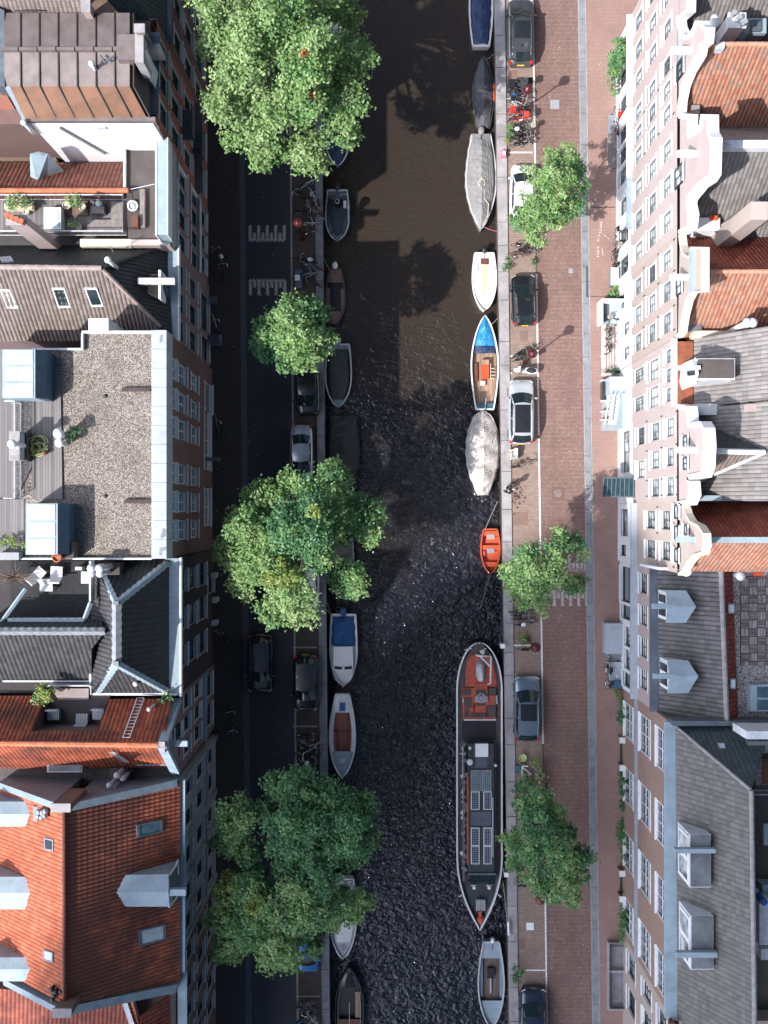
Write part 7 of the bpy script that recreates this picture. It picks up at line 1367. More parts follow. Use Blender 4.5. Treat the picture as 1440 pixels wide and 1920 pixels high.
# ------------------------------------------------------------------ cars
def car(label, px0, py0, px1, py1, facing, paint, style='hatch', roof=None, rz=0, plate='yellow', group='cars parked beside the canal', name='parked_car'):
    """built round its own centre, nose to +y, placed by its photo rectangle"""
    zt = .9; a, b = P(px0, py0, zt), P(px1, py1, zt); Wd = b.x - a.x; L = a.y - b.y; t = thing(name, label, 'car', ((a.x+b.x)/2, (a.y+b.y)/2, .01), group, True)
    t.rotation_euler = (0, 0, radians(rz) + (0 if facing == 'up' else pi)); w = Wd/2
    hood, tail, roofz = {'hatch': (.24, .02, 1.45), 'wagon': (.25, .01, 1.47), 'sedan': (.25, .15, 1.42), 'mini': (.27, .02, 1.40), 'suv': (.24, .03, 1.60)}[style]
    belt = .92 if style != 'suv' else 1.02; st = []
    n = 26
    for i in range(n + 1):
        u = i/n; y = -L/2 + L*u; e = min(u, 1-u); k = min(1, (e/.13)) if e < .13 else 1; hw = w*(.80 + .20*sin(pi/2*k)) * (1 - .015*cos(2*pi*u)); 
        if u > 1 - hood: q = (u - (1 - hood))/hood; zb = belt*(1.0 - .13*q - .22*max(0, q - .8)/.2)
        elif u < tail + .04: zb = belt*(.92 + .08*u/(tail + .04))
        else: zb = belt
        if i in (0, n): zb *= .86
        st.append((y, hw, zb))
    mb = MB(); A = []
    for y, hw, zb in st: A.append([(-hw*.92, y, .2), (-hw, y, .42), (-hw, y, zb*.72), (-hw*.95, y, zb*.93), (-hw*.8, y, zb + .01), (-hw*.4, y, zb + .035), (0, y, zb + .045), (hw*.4, y, zb + .035), (hw*.8, y, zb + .01), (hw*.95, y, zb*.93), (hw, y, zb*.72), (hw, y, .42), (hw*.92, y, .2)])
    mb.grid(A, flip=True); mb.quad(*A[0]); mb.quad(*A[-1][::-1]); body = mb.build('body', M[paint], t, True)
    # glasshouse
    yf0 = L/2 - hood*L + .05; yf1 = yf0 - (.72 if style != 'suv' else .6); yb0 = -L/2 + tail*L + .12; yb1 = yb0 + (.42 if style != 'sedan' else .65); wb, wt = w*.90, w*.70
    def arc(y, ww, z, bow, m=8): return [(-ww + 2*ww*j/m, y + bow*(1 - (2*j/m - 1)**2), z + .035*(1 - (2*j/m - 1)**2)) for j in range(m + 1)]
    F0, F1, B1, B0 = arc(yf0, wb*.93, belt, .16), arc(yf1, wt, roofz - .03, .10), arc(yb1, wt*.97, roofz - .04, -.07), arc(yb0, wb*.88, belt, -.12)
    mb = MB(); mb.grid([F0, [tuple((p[k]*.5 + q[k]*.5) + (.03 if k == 2 else 0) for k in range(3)) for p, q in zip(F0, F1)], F1]); mb.build('windscreen', M['carglass'], t, True)
    mb = MB(); mb.grid([B1, [tuple((p[k]*.5 + q[k]*.5) + (.03 if k == 2 else 0) for k in range(3)) for p, q in zip(B0, B1)], B0]); mb.build('rear_window', M['carglass'], t, True)
    rp = []
    for i in range(9):
        u = i/8; y = yf1 + .10*(1-u) + (yb1 - yf1)*u; rp.append([(p[0]*(1 + .04*sin(pi*u)), (yf1 + (yb1 - yf1)*u) + (.1*(1 - u) - .07*u)*(1 - (p[0]/wt)**2 if abs(p[0]) < wt else 0), p[2] + .05*sin(pi*u)) for p in F1])
    mb = MB(); mb.grid(rp, flip=False); mb.build('roof', M[roof or paint], t, True)
    for sg in (-1, 1):
        j = 0 if sg < 0 else -1; mb = MB(); lo = [(sg*wb*.97, yf0 + (yb0 - yf0)*u, belt + .0) for u in (0, .25, .5, .75, 1)]; lo[0] = F0[j]; lo[-1] = B0[j]
        hi = [rp[k][j] for k in (0, 2, 4, 6, 8)]; mb.grid([lo, hi], flip=sg > 0); mb.build('side_window', M['carglass'], t)
        mb = MB(); mb.tube([F0[j], F1[j]], .045, 5); mb.tube([hi[k] for k in range(5)], .04, 5); mb.tube([hi[4], B0[j]], .06, 5); m_ = .47; mb.tube([lo[2], hi[2]], .035, 4); mb.build('pillars', M[paint], t, True)
        mb = MB(); mb.box((sg*(w + .09), yf0 - .28, belt + .06), (.2, .12, .13), rz=-sg*.2); mb.build('wing_mirror', M[paint], t)
        mb = MB(); mb.add([(sg*w*.55, L/2 - .13, .66), (sg*w*.9, L/2 - .42, .72), (sg*w*.93, L/2 - .40, .55), (sg*w*.6, L/2 - .08, .52), (sg*w*.62, L/2 - .30, .775)], [(0, 3, 2, 1), (0, 1, 4)]); mb.box((sg*w*.73, L/2 - .22, .70), (w*.3, .2, .09), rz=-sg*.55); mb.build('headlight', M['lens'], t)
        mb = MB(); mb.box((sg*w*.80, -L/2 + .13, .78), (w*.24, .16, .2), rz=sg*.5); mb.build('taillight', M['taillens'], t)
        for y in (L/2 - .86, -L/2 + .78):
            mb = MB(); mb.lathe((0, 0, 0), [(.2, -.1), (.31, -.1), (.32, .0), (.31, .1), (.2, .1)], 18); mb.v = [(sg*(w - .1) + q[2], y + q[0], .32 + q[1]) for q in mb.v]; wh = mb.build('wheel', M['rubber'], t, True)
            mb = MB(); mb.lathe((0, 0, 0), [(.2, .07*sg), (.2, .09*sg), (.06, .105*sg)][::1], 12); mb.v = [(sg*(w - .1) + q[2], y + q[0], .32 + q[1]) for q in mb.v]; r_ = mb.build('rim', M['steel'], t); r_.parent = wh
    mb = MB(); mb.box((0, -L/2 - .005, .62), (.5, .03, .12), tilt=('X', -.3)); mb.build('number_plate', M[plate], t); mb = MB(); mb.box((0, L/2 - .02, .45), (w*1.1, .05, .14)); mb.build('grille', M['black'], t)
    mb = MB(); mb.tube([(-.45, yf0 + .1, belt + .06), (-.05, yf0 + .02, belt + .12)], .012, 4); mb.tube([(.1, yf0 + .1, belt + .06), (.5, yf0 + .04, belt + .10)], .012, 4); mb.build('wipers', M['black'], t)
    return t, dict(L=L, w=w, yf1=yf1, yb1=yb1, rz=roofz, wt=wt, belt=belt)
def glassroof(t, g, y0, y1, mat='sunroof', name='sunroof'):
    mb = MB(); m = 8; A = []
    for u in (0, .5, 1): y = g['yf1'] + (g['yb1'] - g['yf1'])*(y0 + (y1 - y0)*u); uu = y0 + (y1-y0)*u; A.append([(-g['wt']*.86 + 2*g['wt']*.86*j/m, y, g['rz'] + .012 + .035*(1 - (2*j/m - 1)**2) + .05*sin(pi*uu)) for j in range(m + 1)])
    mb.grid(A); mb.build(name, M[mat], t, True)
t, g = car('dark grey hatchback with a big glass roof parked at the top edge, east side', 953, -6, 1001, 119, 'up', 'p_grey', 'hatch'); glassroof(t, g, .08, .62); mb = MB(); mb.box((0, g['yb1'] + .35, g['rz'] + .06), (.06, .16, .05)); mb.build('aerial', M['black'], t)
car('white car half covered by the bright green tree, east side', 957, 306, 1003, 406, 'up', 'p_white', 'hatch', rz=-2)
t, g = car('black compact car with a dark roof, parked below the bicycle bay', 960, 513, 1006, 609, 'up', 'p_black', 'mini', rz=2); mb = MB(); [mb.tube([(sg*g['wt'], g['yf1'] - .1, g['rz'] + .04), (sg*g['wt'], g['yb1'] + .1, g['rz'] + .04)], .02, 5) for sg in (-1, 1)]; mb.build('roof_rails', M['chrome'], t)
t, g = car('pearl silver estate car with a dark glass roof parked beside the white scooter', 954, 711, 1002, 832, 'up', 'p_pearl', 'wagon', rz=0); glassroof(t, g, .03, .93)
t, g = car('blue grey estate car with a dark windscreen and roof panel beside the moored barge', 964, 1268, 1014, 1390, 'up', 'p_slate', 'wagon', rz=0); glassroof(t, g, .02, .55)
car('glossy black car with a shrub over its bonnet at the bottom edge', 976, 1855, 1026, 1975, 'up', 'p_navy', 'hatch', rz=0)
car('black car parked just below the small round tree on the west quay', 553, 694, 599, 778, 'down', 'p_black', 'hatch', rz=2)
car('light silver car with its bonnet under the big spreading tree', 543, 797, 586, 910, 'down', 'p_silver', 'sedan')
car('pale car showing only its side below the big spreading tree', 555, 1050, 598, 1140, 'down', 'p_white', 'hatch')
car('black car driving alone on the dark west road', 463, 1191, 512, 1300, 'down', 'p_black', 'wagon', group='cars on the west road', name='driving_car')
car('black car parked between two white bay lines on the west quay', 549, 1229, 597, 1335, 'down', 'p_black', 'wagon')
car('bright blue car tucked under the olive green tree on the west quay', 553, 1738, 597, 1826, 'down', 'p_blue', 'hatch')
# ------------------------------------------------------------------ bicycles
def bicycle(frame, extra=None):
    t = bpy.data.objects.new('bicycle', None); C.objects.link(t); t['_o'] = (0, 0, 0); m = M[frame]
    for y in (-.52, .55):
        mb = MB(); mb.ring((0, y, .34), .325, .02, 22, 5, 'X'); w = mb.build('wheel', M['rubber'], t); mb = MB(); mb.ring((0, y, .34), .295, .012, 20, 4, 'X')
        for k in range(9): a = 2*pi*k/9; mb.tube([(0, y, .34), (0, y + .29*cos(a), .34 + .29*sin(a))], .004, 3, caps=False)
        mb.tube([(-.05, y, .34), (.05, y, .34)], .03, 6); q = mb.build('rim', M['chrome'], t); q.parent = w
        mb = MB(); mb.tube([(0, y + .37*cos(a), .34 + .37*sin(a)) for a in [radians(d) for d in range(10, 180, 24)]], .022, 4); mb.build('mudguard', m, t)
    mb = MB(); bb_, st, hd = (0, -.08, .3), (0, -.28, .82), (0, .36, .86)
    for q in ((bb_, st), (bb_, hd), (st, (0, .34, .78)), (bb_, (0, -.52, .34)), (st, (0, -.52, .34)), (hd, (0, .55, .34)), (st, (0, -.30, .93)), (hd, (0, .33, 1.02))): mb.tube(q, .024, 5)
    mb.build('frame', m, t); mb = MB(); mb.lathe((0, -.33, .93), [(.05, 0), (.11, .03), (.09, .07)], 10, sy=1.5); mb.build('saddle', M['black'], t, True)
    mb = MB(); mb.tube([(-.31, .12, 1.03), (-.29, .3, 1.06), (0, .36, 1.04), (.29, .3, 1.06), (.31, .12, 1.03)], .02, 5); mb.build('handlebar', M['chrome'], t)
    mb = MB(); mb.box((0, -.55, .76), (.16, .36, .03)); mb.tube([(.08, -.6, .75), (.02, -.52, .36)], .01, 4); mb.tube([(-.08, -.6, .75), (-.02, -.52, .36)], .01, 4); mb.build('luggage_rack', M['black'], t)
    mb = MB(); mb.tube([(.03, -.08, .3), (.09, .06, .26)], .016, 4); mb.tube([(-.03, -.08, .3), (-.09, -.22, .34)], .016, 4); mb.box((.13, .07, .26), (.1, .07, .02)); mb.box((-.13, -.23, .34), (.1, .07, .02)); mb.build('pedals', M['black'], t)
    if extra:
        mb = MB()
        if extra == 'crate': mb.prism([(-.2, .46), (.2, .46), (.2, .78), (-.2, .78)], .92, 1.18, top=False); mb.b2((-.2, .46, .9), (.2, .78, .93)); mb.build('front_crate', M['black'], t)
        if extra == 'redcrate': mb.b2((-.2, .45, .9), (.2, .8, 1.15)); mb.build('front_crate', M['red'], t)
        if extra == 'bag': [mb.box((sg*.16, -.55, .58), (.12, .36, .34)) for sg in (-1, 1)]; mb.build('pannier_bags', M['blue'], t)
        if extra == 'seatcover': mb.ball((0, -.34, 1.0), .15, 10, .5, sy=1.3); mb.build('saddle_cover', M['white'], t, True)
        if extra == 'basket': mb.lathe((0, .58, .85), [(.15, 0), (.2, .25)], 12); mb.build('basket', M['rope'], t)
    return t
KIND = {}
SPEC = {'black': ('black', None, 'black bicycle'), 'blackcrate': ('black', 'crate', 'black bicycle with black front crate'), 'grey': ('steel', None, 'silver grey bicycle'), 'red': ('red', 'redcrate', 'red bicycle with red front crate'),
        'white': ('offwhite', None, 'white framed bicycle'), 'bag': ('grey', 'bag', 'grey bicycle with blue pannier bags'), 'cover': ('black', 'seatcover', 'dark bicycle with white saddle cover'), 'green': ('green', 'basket', 'green bicycle with round basket'), 'brown': ('brown', None, 'brown bicycle')}
for k, (f, e, l) in SPEC.items(): KIND[k] = bicycle(f, e)
used = set()
def bikes(place, group, items, side='from the top'):
    """items: (px, py, heading degrees (0 = up in the photo), kind, lean degrees)"""
    n = len(items)
    for i, (px, py, rz, kind, lean) in enumerate(items):
        zb = .13 if (px < 450 or px > 1105) else .012; c = P(px, py, .5); src = KIND[kind]
        if kind in used: o = dup(src)
        else: o = src; used.add(kind)
        o.name = 'bicycle'; o.location = (c.x, c.y, zb); o.rotation_mode = 'ZYX'; o.rotation_euler = (0, radians(lean), radians(rz)); o['_o'] = (0, 0, 0)
        lab = SPEC[kind][2] + (', ' + ORD[i] + ' ' + side + ' ' if n > 1 else ' ') + place; tag(o, lab, 'bicycle', group)
bikes('in the top rack', 'bicycles in the crowded rack near the top east', [
    (974, 158, -88, 'blackcrate', 6), (973, 170, -92, 'grey', 5), (975, 178, -86, 'grey', -6), (975, 186, -94, 'bag', 6), (969, 196, -115, 'white', 12), (975, 206, 85, 'black', -8), (972, 211, 94, 'red', 8), (978, 223, -88, 'red', -18),
    (980, 238, -96, 'green', 6), (980, 246, -88, 'cover', -7), (981, 254, -84, 'black', 6), (980, 262, -96, 'black', -5), (975, 270, -80, 'black', 14)])
bikes('in the bay under the first tree', 'bicycles in the bay under the first east tree', [(975, 463, -100, 'brown', 25), (978, 476, 88, 'brown', -20), (986, 471, -90, 'grey', 10)])
bikes('by the scooter lamp', 'bicycles beside the lamp above the white estate car', [(984, 656, -68, 'black', 10), (981, 664, -70, 'black', -8), (982, 673, -80, 'green', 5)])
bikes('standing alone above the walking person', 'single bicycle on the east quay', [(976, 873, -80, 'grey', 6)])
bikes('at the lower east tree', 'bicycles under the lower east tree', [(975, 1130, -95, 'black', 14), (978, 1146, -84, 'black', -10), (979, 1153, -86, 'grey', 6), (982, 1160, -88, 'black', -4), (985, 1168, -82, 'cover', 8)])
bikes('by the barge bow lamp', 'single bicycle near the barge', [(986, 1216, -88, 'black', 22)])
bikes('half under the dark green east tree', 'single bicycle under the dark east tree', [(981, 1655, -86, 'grey', 20)])
bikes('in the planted bed by the barge', 'bicycles in the planted bed', [(1008, 1462, 20, 'brown', 30), (1001, 1508, -60, 'green', 25)])
bikes('along the white house fronts', 'bicycles along the white house fronts', [(1153, 222, 4, 'white', 8), (1156, 238, -6, 'red', 6), (1156, 450, 5, 'blackcrate', 8), (1150, 466, -8, 'brown', 12), (1156, 478, 6, 'green', 10), (1151, 490, -4, 'black', 10)])
bikes('against the pink yard railings', 'bicycles against the pink stone yard', [(1134, 612, 5, 'green', 16), (1135, 643, -4, 'black', 20), (1146, 600, 80, 'black', 8)])
bikes('beside the grey landing', 'bicycles beside the grey landing', [(1137, 1245, 4, 'black', 14), (1138, 1270, -4, 'grey', 14)])
bikes('above the round west tree', 'bicycles on the dark west quay, upper part', [(574, 345, -60, 'white', 8), (568, 368, 58, 'grey', -22), (585, 372, 30, 'white', 18), (570, 395, -80, 'black', 8), (585, 398, 62, 'grey', 24), (574, 420, -84, 'white', 8), (573, 436, -80, 'black', -8), (570, 488, 80, 'cover', 8), (580, 500, 70, 'grey', 20), (572, 515, -80, 'bag', 6), (580, 527, 60, 'black', 10)])
bikes('below the parked black car', 'bicycles on the dark west quay, lower part', [(575, 1378, -88, 'black', 10), (578, 1394, 70, 'grey', -8), (582, 1404, -50, 'white', 6), (574, 1416, 80, 'black', 8), (580, 1424, -70, 'cover', 9), (572, 1442, 35, 'white', 12), (584, 1446, 60, 'grey', 8)])
bikes('at the west quay bottom', 'bicycles at the bottom of the west quay', [(570, 1882, -84, 'grey', 8), (580, 1893, 60, 'black', -8), (572, 1908, -50, 'bag', 8), (586, 1912, 40, 'white', 10)])
bikes('on the west pavement', 'bicycles on the dark west pavement', [(408, 478, 40, 'cover', 8), (416, 508, 10, 'black', 12), (404, 612, 18, 'white', 8), (406, 800, 8, 'grey', 8), (416, 1195, 50, 'black', 8), (432, 1340, 10, 'black', 8), (436, 1375, 5, 'grey', 8)])
# ------------------------------------------------------------------ white scooter
t = thing('scooter', 'white motor scooter parked at the front of the white estate car', 'scooter', P(985, 697, 0), None, True); t.rotation_euler = (0, radians(0), radians(85))
mb = MB(); mb.prism([(-.18, -.75), (.18, -.75), (.22, -.2), (.16, .1), (-.16, .1), (-.22, -.2)], .35, .72); mb.lathe((0, -.45, .7), [(.22, 0), (.2, .08)], 12, sy=1.6); mb.build('body', M['p_white'], t); mb = MB(); mb.lathe((0, -.32, .76), [(.17, 0), (.19, .05), (.12, .1)], 12, sy=2.0); mb.build('seat', M['rubber'], t, True)
mb = MB(); mb.prism([(-.24, .45), (.24, .45), (.16, .68), (-.16, .68)], .35, 1.0); mb.prism([(-.15, .1), (.15, .1), (.15, .5), (-.15, .5)], .28, .34); mb.ball((0, .72, .45), .17, 10, .8, sy=1.3); mb.build('leg_shield', M['p_white'], t)
mb = MB(); mb.tube([(-.36, .38, 1.05), (-.15, .48, 1.08), (.15, .48, 1.08), (.36, .38, 1.05)], .025, 6); mb.build('handlebar', M['black'], t)
for sg in (-1, 1): mb = MB(); mb.tube([(sg*.2, .5, 1.08), (sg*.34, .56, 1.24)], .012, 4); mb.ball((sg*.36, .56, 1.26), .06, 8, .8); mb.build('mirror', M['black'], t)
for y in (-.55, .75): mb = MB(); mb.ring((0, y, .23), .17, .06, 16, 6, 'X'); mb.build('wheel', M['rubber'], t, True)
# ------------------------------------------------------------------ street lamps
def lamp(px, py, label, h=4.3, mat='redlamp'):
    c = P(px, py, h); t = thing('street_lamp', label, 'lamp', (c.x, c.y, 0), 'street lamps with dark red caps'); x, y = c.x, c.y
    mb = MB(); mb.lathe((x, y, 0), [(.16, 0), (.15, .35), (.09, .5), (.08, 1.1), (.055, 1.3), (.045, h - .75)], 10); mb.build('post', M['redlamp'], t, True)
    mb = MB(); mb.tube([(x - .3, y, h - 1.0), (x + .3, y, h - 1.0)], .03, 5); mb.build('ladder_bar', M['redlamp'], t)
    mb = MB(); mb.lathe((x, y, h - .75), [(.10, 0), (.16, .08), (.26, .45)], 12); mb.build('lantern_glass', M['glass_pale'], t)
    mb = MB(); mb.lathe((x, y, h - .3), [(.34, -.03), (.33, .05), (.24, .18), (.12, .26), (.05, .3), (.04, .42)], 16); mb.build('lamp_cap', M[mat], t, True)
lamp(991, 163, 'street lamp with a dark red cap among the crowded bicycles near the top'); lamp(1000, 661, 'street lamp with a dark red cap above the white scooter'); lamp(1006, 1215, 'street lamp with a dark red cap beside the barge bow')
lamp(1014, 1691, 'dark lamp cap at the lower edge of the dark green east tree', mat='brown'); lamp(558, 415, 'street lamp with a red cap on the dark west quay')
# ------------------------------------------------------------------ quay posts, boxes, clutter
def box1(name, label, cat, mat, px0, py0, px1, py1, z0, z1, group=None, cap=None):
    a, b = P(px0, py0, z1), P(px1, py1, z1); t = thing(name, label, cat, ((a.x+b.x)/2, (a.y+b.y)/2, z0), group); mb = MB(); mb.b2((a.x, b.y, z0), (b.x, a.y, z1 - .06)); mb.build('body', M[mat], t); mb = MB(); mb.b2((a.x - .03, b.y - .03, z1 - .06), (b.x + .03, a.y + .03, z1)); mb.build('lid', M[cap or mat], t); return t
box1('mooring_post', 'white topped mooring post on the quay edge by the barge bow', 'post', 'grey', 939, 1208, 946, 1215, 0, 1.1, cap='white'); box1('mooring_post', 'white topped mooring post on the quay edge beside the barge cabin windows', 'post', 'grey', 946, 1637, 953, 1644, 0, 1.1, cap='white')
mb = MB(); mb.bp(987, 1730, 1001, 1744, .0, .06); solo(mb, 'utility_cover', M['white'], 'white square slab on the brick parking strip below the dark green tree', 'cover')
mb = MB(); mb.tube([P(953, 1728, .4), P(954, 1753, .4)], .09, 8); solo(mb, 'fender', M['white'], 'slim white fender hanging on the quay edge below the barge', 'fender')
t = thing('cargo_cart', 'pale wooden cart frame with a white and blue box behind the white estate car', 'cart', P(963, 855, 0)); mb = MB()
for q in ((955, 843, 968, 845), (957, 857, 970, 859), (958, 846, 959.5, 862), (955, 850, 966, 851), (962, 846, 963, 862)): mb.bp(*q, .25, .5)
mb.build('frame', M['cream'], t); mb = MB(); mb.bp(965, 840, 971, 853, .2, .75); mb.build('white_box', M['offwhite'], t); mb = MB(); mb.bp(965, 853, 971, 861, .2, .65); mb.build('blue_box', M['trimblue'], t)
t = thing('shopping_crate', 'pink and white crate on the quay edge below the crowded rack', 'crate', P(944, 287, .1)); mb = MB(); mb.bp(939, 281, 949, 294, .1, .45); mb.build('crate_body', M['pink'], t); mb = MB(); mb.bp(943, 284, 948, 290, .45, .52); mb.build('white_parcel', M['white'], t)
mb = MB(); mb.bp(954, 148, 966, 163, 0, 1.0); solo(mb, 'cargo_crate', M['black'], 'black plastic crate at the top left of the crowded bicycle rack', 'crate'); mb = MB(); mb.bp(970, 148, 984, 162, 0, .9); solo(mb, 'cargo_crate', M['bargedeck'], 'dark basket at the top of the crowded rack, next to the black crate', 'crate')
mb = MB(); [mb.tube([P(a, b, .5), P(c, d, .5)], .045, 5) for a, b, c, d in ((979, 1438, 979, 1454), (979, 1438, 996, 1452), (979, 1454, 996, 1452), (979, 1436, 990, 1437))]; solo(mb, 'broken_bicycle', M['white'], 'bare white triangular bicycle frame in the planted bed', 'bicycle')
mb = MB(); mb.lathe(P(980, 1420, .3), [(.02, 0), (.2, .02), (.28, .14), (.25, .15), (.18, .05)], 14); solo(mb, 'bowl', M['hose'], 'round green bowl above the planted bed by the blue grey car', 'bowl')
box1('planter', 'dark square planter tub in the planted bed', 'planter', 'trimdark', 966, 1436, 975, 1450, 0, .4)
t = thing('cargo_bike_box', 'blue grey covered cart with a white parcel on the dark west quay', 'cart', P(562, 518, 0)); mb = MB(); mb.bp(553, 505, 566, 540, .1, .7); mb.build('box', M['leadgrey'], t); mb = MB(); mb.bp(553, 515, 562, 525, .7, .9); mb.build('parcel', M['white'], t)
box1('planter', 'pale square planter tub on the dark west pavement', 'planter', 'grey', 394, 627, 413, 646, .12, .6, cap='leadgrey'); box1('planter', 'small dark planter tub by the west house above the pale tub', 'planter', 'leadgrey', 394, 556, 406, 570, .12, .55)
box1('wall_lantern', 'dark bracket box projecting from the west house above the drain cover', 'box', 'zincdark', 386, 858, 410, 864, 2.6, 3.2)
for k, (a, b) in enumerate(((396, 1075), (398, 1121), (397, 1164))): box1('stoop_post', ['top', 'middle', 'bottom'][k] + ' pale post head on the black brick house stoops', 'post', 'ltgrey', a, b, a + 8, b + 9, .1, 1.3, 'stoop posts at the black brick house')
# ------------------------------------------------------------------ east pavement fronts
def steps(label, px0, px1, pyt, pyb, z, n, mat, side=None):
    t = thing('stoop', label, 'steps', P((px0+px1)/2, (pyt+pyb)/2, .12)); yy = [pyt + (pyb - pyt)*i/n for i in range(n + 1)]; mb = MB()
    for i in range(n): zz = z*(1 - i/n); mb.bp(px0, yy[i], px1, yy[i+1] + .3, .1, .12 + zz)
    mb.build('steps', M[mat], t)
    if side: mb = MB(); a, b = P(px1 + .3, pyt, z), P(px1 + 8, pyb, z*.4); mb.prism([(a.x, a.y), (b.x, a.y), (b.x, b.y), (a.x, b.y)], .1, z + .5); mb.build('side_wall', M[side], t)
    return t
t = steps('large grey stone stoop with steps running south and a blue side wall', 1145, 1163, 738, 804, 1.9, 8, 'ltgrey', 'trimblue'); mb = MB(); mb.bp(1143, 706, 1171, 738, .1, 2.0); mb.build('landing', M['concrete'], t); mb = MB(); mb.bp(1128, 790, 1166, 808, .1, .5); mb.build('bottom_step', M['grey'], t)
mb = MB(); mb.tube([P(1143, 740, 2.6), P(1134, 796, 1.2)], .05, 5); mb.tube([P(1150, 740, 2.6), P(1141, 796, 1.2)], .05, 5); [mb.tube([P(1143 - k*1.5, 740 + k*9.3, 2.6 - k*.23), P(1142 - k*1.5, 741 + k*9.3, .4)], .025, 4) for k in range(7)]; mb.build('handrail', M['cream'], t)
mb = MB(); mb.bp(1128, 710, 1142, 792, .1, .35); mb.build('area_floor', M['stone'], t); mb = MB(); mb.bp(1129, 716, 1135, 748, .2, .8); mb.build('area_window', M['glass_dark'], t); mb = MB(); [mb.bp(1128, y, 1142, y + 2, .3, .9) for y in (712, 750, 770, 786)]; mb.build('area_rail', M['offwhite'], t)
t = thing('stone_yard', 'pale pink stone yard with thin dark railings between porch and grey stoop', 'yard', P(1148, 655, .1)); mb = MB(); mb.bp(1128, 607, 1166, 705, .08, .22); mb.build('paving', mk('pale_pink_stone', (.56, .47, .44), .8, var=.1, dirt=.15), t)
mb = MB(); [mb.tube([P(x, 610, .9), P(x, 702, .9)], .022, 4) for x in (1137, 1142, 1147, 1153)]; [mb.tube([P(x, y, .9), P(x, y, .2)], .02, 4) for x in (1137, 1153) for y in (612, 640, 670, 700)]; mb.build('railing', M['brown'], t)
mb = MB(); r = random.Random(9)
for i in range(38): c = P(1146 + r.uniform(-3, 3), 698, .4); e = c + Vector((r.gauss(0, .45), r.gauss(0, .2), r.uniform(.3, 1.0))); mb.tube([c, c.lerp(e, .6) + Vector((0, 0, .1)), e], [.03, .025, .008], 4)
solo(mb, 'spiky_plant', M['green'], 'spiky dark plant at the north end of the grey stoop', 'plant')
t = thing('basement_porch', 'pale porch with dark window strips above the pink stone yard', 'porch', P(1145, 585, .1)); mb = MB(); mb.bp(1128, 565, 1166, 606, .1, .8); mb.build('porch_floor', M['concrete'], t); mb = MB(); mb.bp(1132, 571, 1138, 603, .5, 1.1); mb.build('window_strip', M['glass_dark'], t); mb = MB(); mb.bp(1128, 560, 1170, 566, .1, 1.6); mb.bp(1126, 566, 1131, 606, .1, 1.3); mb.build('parapet', M['white'], t)
box1('covered_bin', 'pale grey covered bin or scooter by the wall, between bicycles and leafy plant', 'bin', 'c_grey', 1146, 502, 1160, 534, .12, 1.1, cap='ltgrey'); box1('stone_bench', 'weathered stone bench block by the white front near the first tree shadow', 'bench', 'stone', 1141, 252, 1156, 312, .12, .55, cap='wood')
box1('stone_bench', 'short grey bench block beneath the parked bicycles near the upper right fronts', 'bench', 'granite', 1141, 216, 1153, 250, .12, .4)
mb = MB(); a = [(1132, 896, 2.9), (1196, 896, 5.0), (1196, 932, 5.0), (1130, 930, 2.9)]; q = [P(*w) for w in a]; t = thing('awning', 'dark teal glass and metal awning over the pavement, right side middle', 'awning', (q[0].x, q[0].y, 0)); mb.add(q + [w - Vector((0, 0, .06)) for w in q], [(0, 3, 2, 1), (4, 5, 6, 7), (0, 1, 5, 4), (2, 3, 7, 6), (0, 4, 7, 3)]); mb.build('awning_panel', mk('teal_glass', (.025, .055, .068), .3, .1, var=.4), t)
mb = MB(); [mb.tube([q[0].lerp(q[1], k/8) + Vector((0, 0, .04)), q[3].lerp(q[2], k/8) + Vector((0, 0, .04))], .035, 4) for k in range(9)]; mb.tube([q[0], q[1]], .05, 5); mb.tube([q[3], q[2]], .05, 5); mb.build('ribs', M['zincdark'], t)
t = thing('landing', 'flat grey stone landing in front of the low pink house', 'landing', P(1150, 1200, .1)); mb = MB(); mb.bp(1135, 1169, 1166, 1226, .1, .95); mb.build('slab', M['concrete'], t); mb = MB(); mb.bp(1136, 1226, 1168, 1232, .1, .7); mb.bp(1136, 1232, 1168, 1238, .1, .45); mb.build('steps', M['granite'], t)
box1('basement_box', 'grey area roof with green door strip beside two bicycles, lower right', 'box', 'granite', 1143, 1242, 1168, 1282, .12, .7, cap='concrete'); box1('door_step', 'dark green bench box below the grey area roof', 'box', 'trimdark', 1150, 1276, 1172, 1290, .12, .9)
for k, (a, b) in enumerate(((1390, 1440), (1640, 1686))):
    t = thing('entrance_steps', ['upper', 'lower'][k] + ' dark entrance with brick piers along the large windowed house', 'entrance', P(1175, (a+b)/2, .1)); mb = MB(); mb.bp(1164, a, 1186, b, .1, .4); mb.build('floor', M['bargedeck'], t)
    for y in (a - 6, b - 4): mb = MB(); mb.bp(1163, y, 1174, y + 9, .1, 1.1); mb.bp(1174, y + 2, 1186, y + 9, .1, 1.0); o = mb.build('pier', M['brick_orange'], t); mb = MB(); mb.bp(1162, y - 1, 1174, y + 10, 1.1, 1.2); q = mb.build('pier_cap', M['white'], t); q.parent = o
t = thing('area_railing', 'iron railed basement area with stone kerb at the lower right', 'railing', P(1158, 1830, .1)); mb = MB(); mb.bp(1141, 1768, 1172, 1894, .1, .16); mb.build('area_floor', M['granite'], t); mb = MB(); mb.bp(1140, 1767, 1143, 1895, .1, .5); mb.bp(1143, 1767, 1170, 1770, .1, .5); mb.bp(1143, 1892, 1170, 1895, .1, .5); mb.bp(1143, 1820, 1172, 1824, .1, .5); mb.build('kerb', M['stone'], t)
mb = MB(); w = [P(x, y, 1.2) for x, y in ((1170, 1774), (1145, 1774), (1146, 1890), (1172, 1890))]; mb.tube(w, .03, 4)
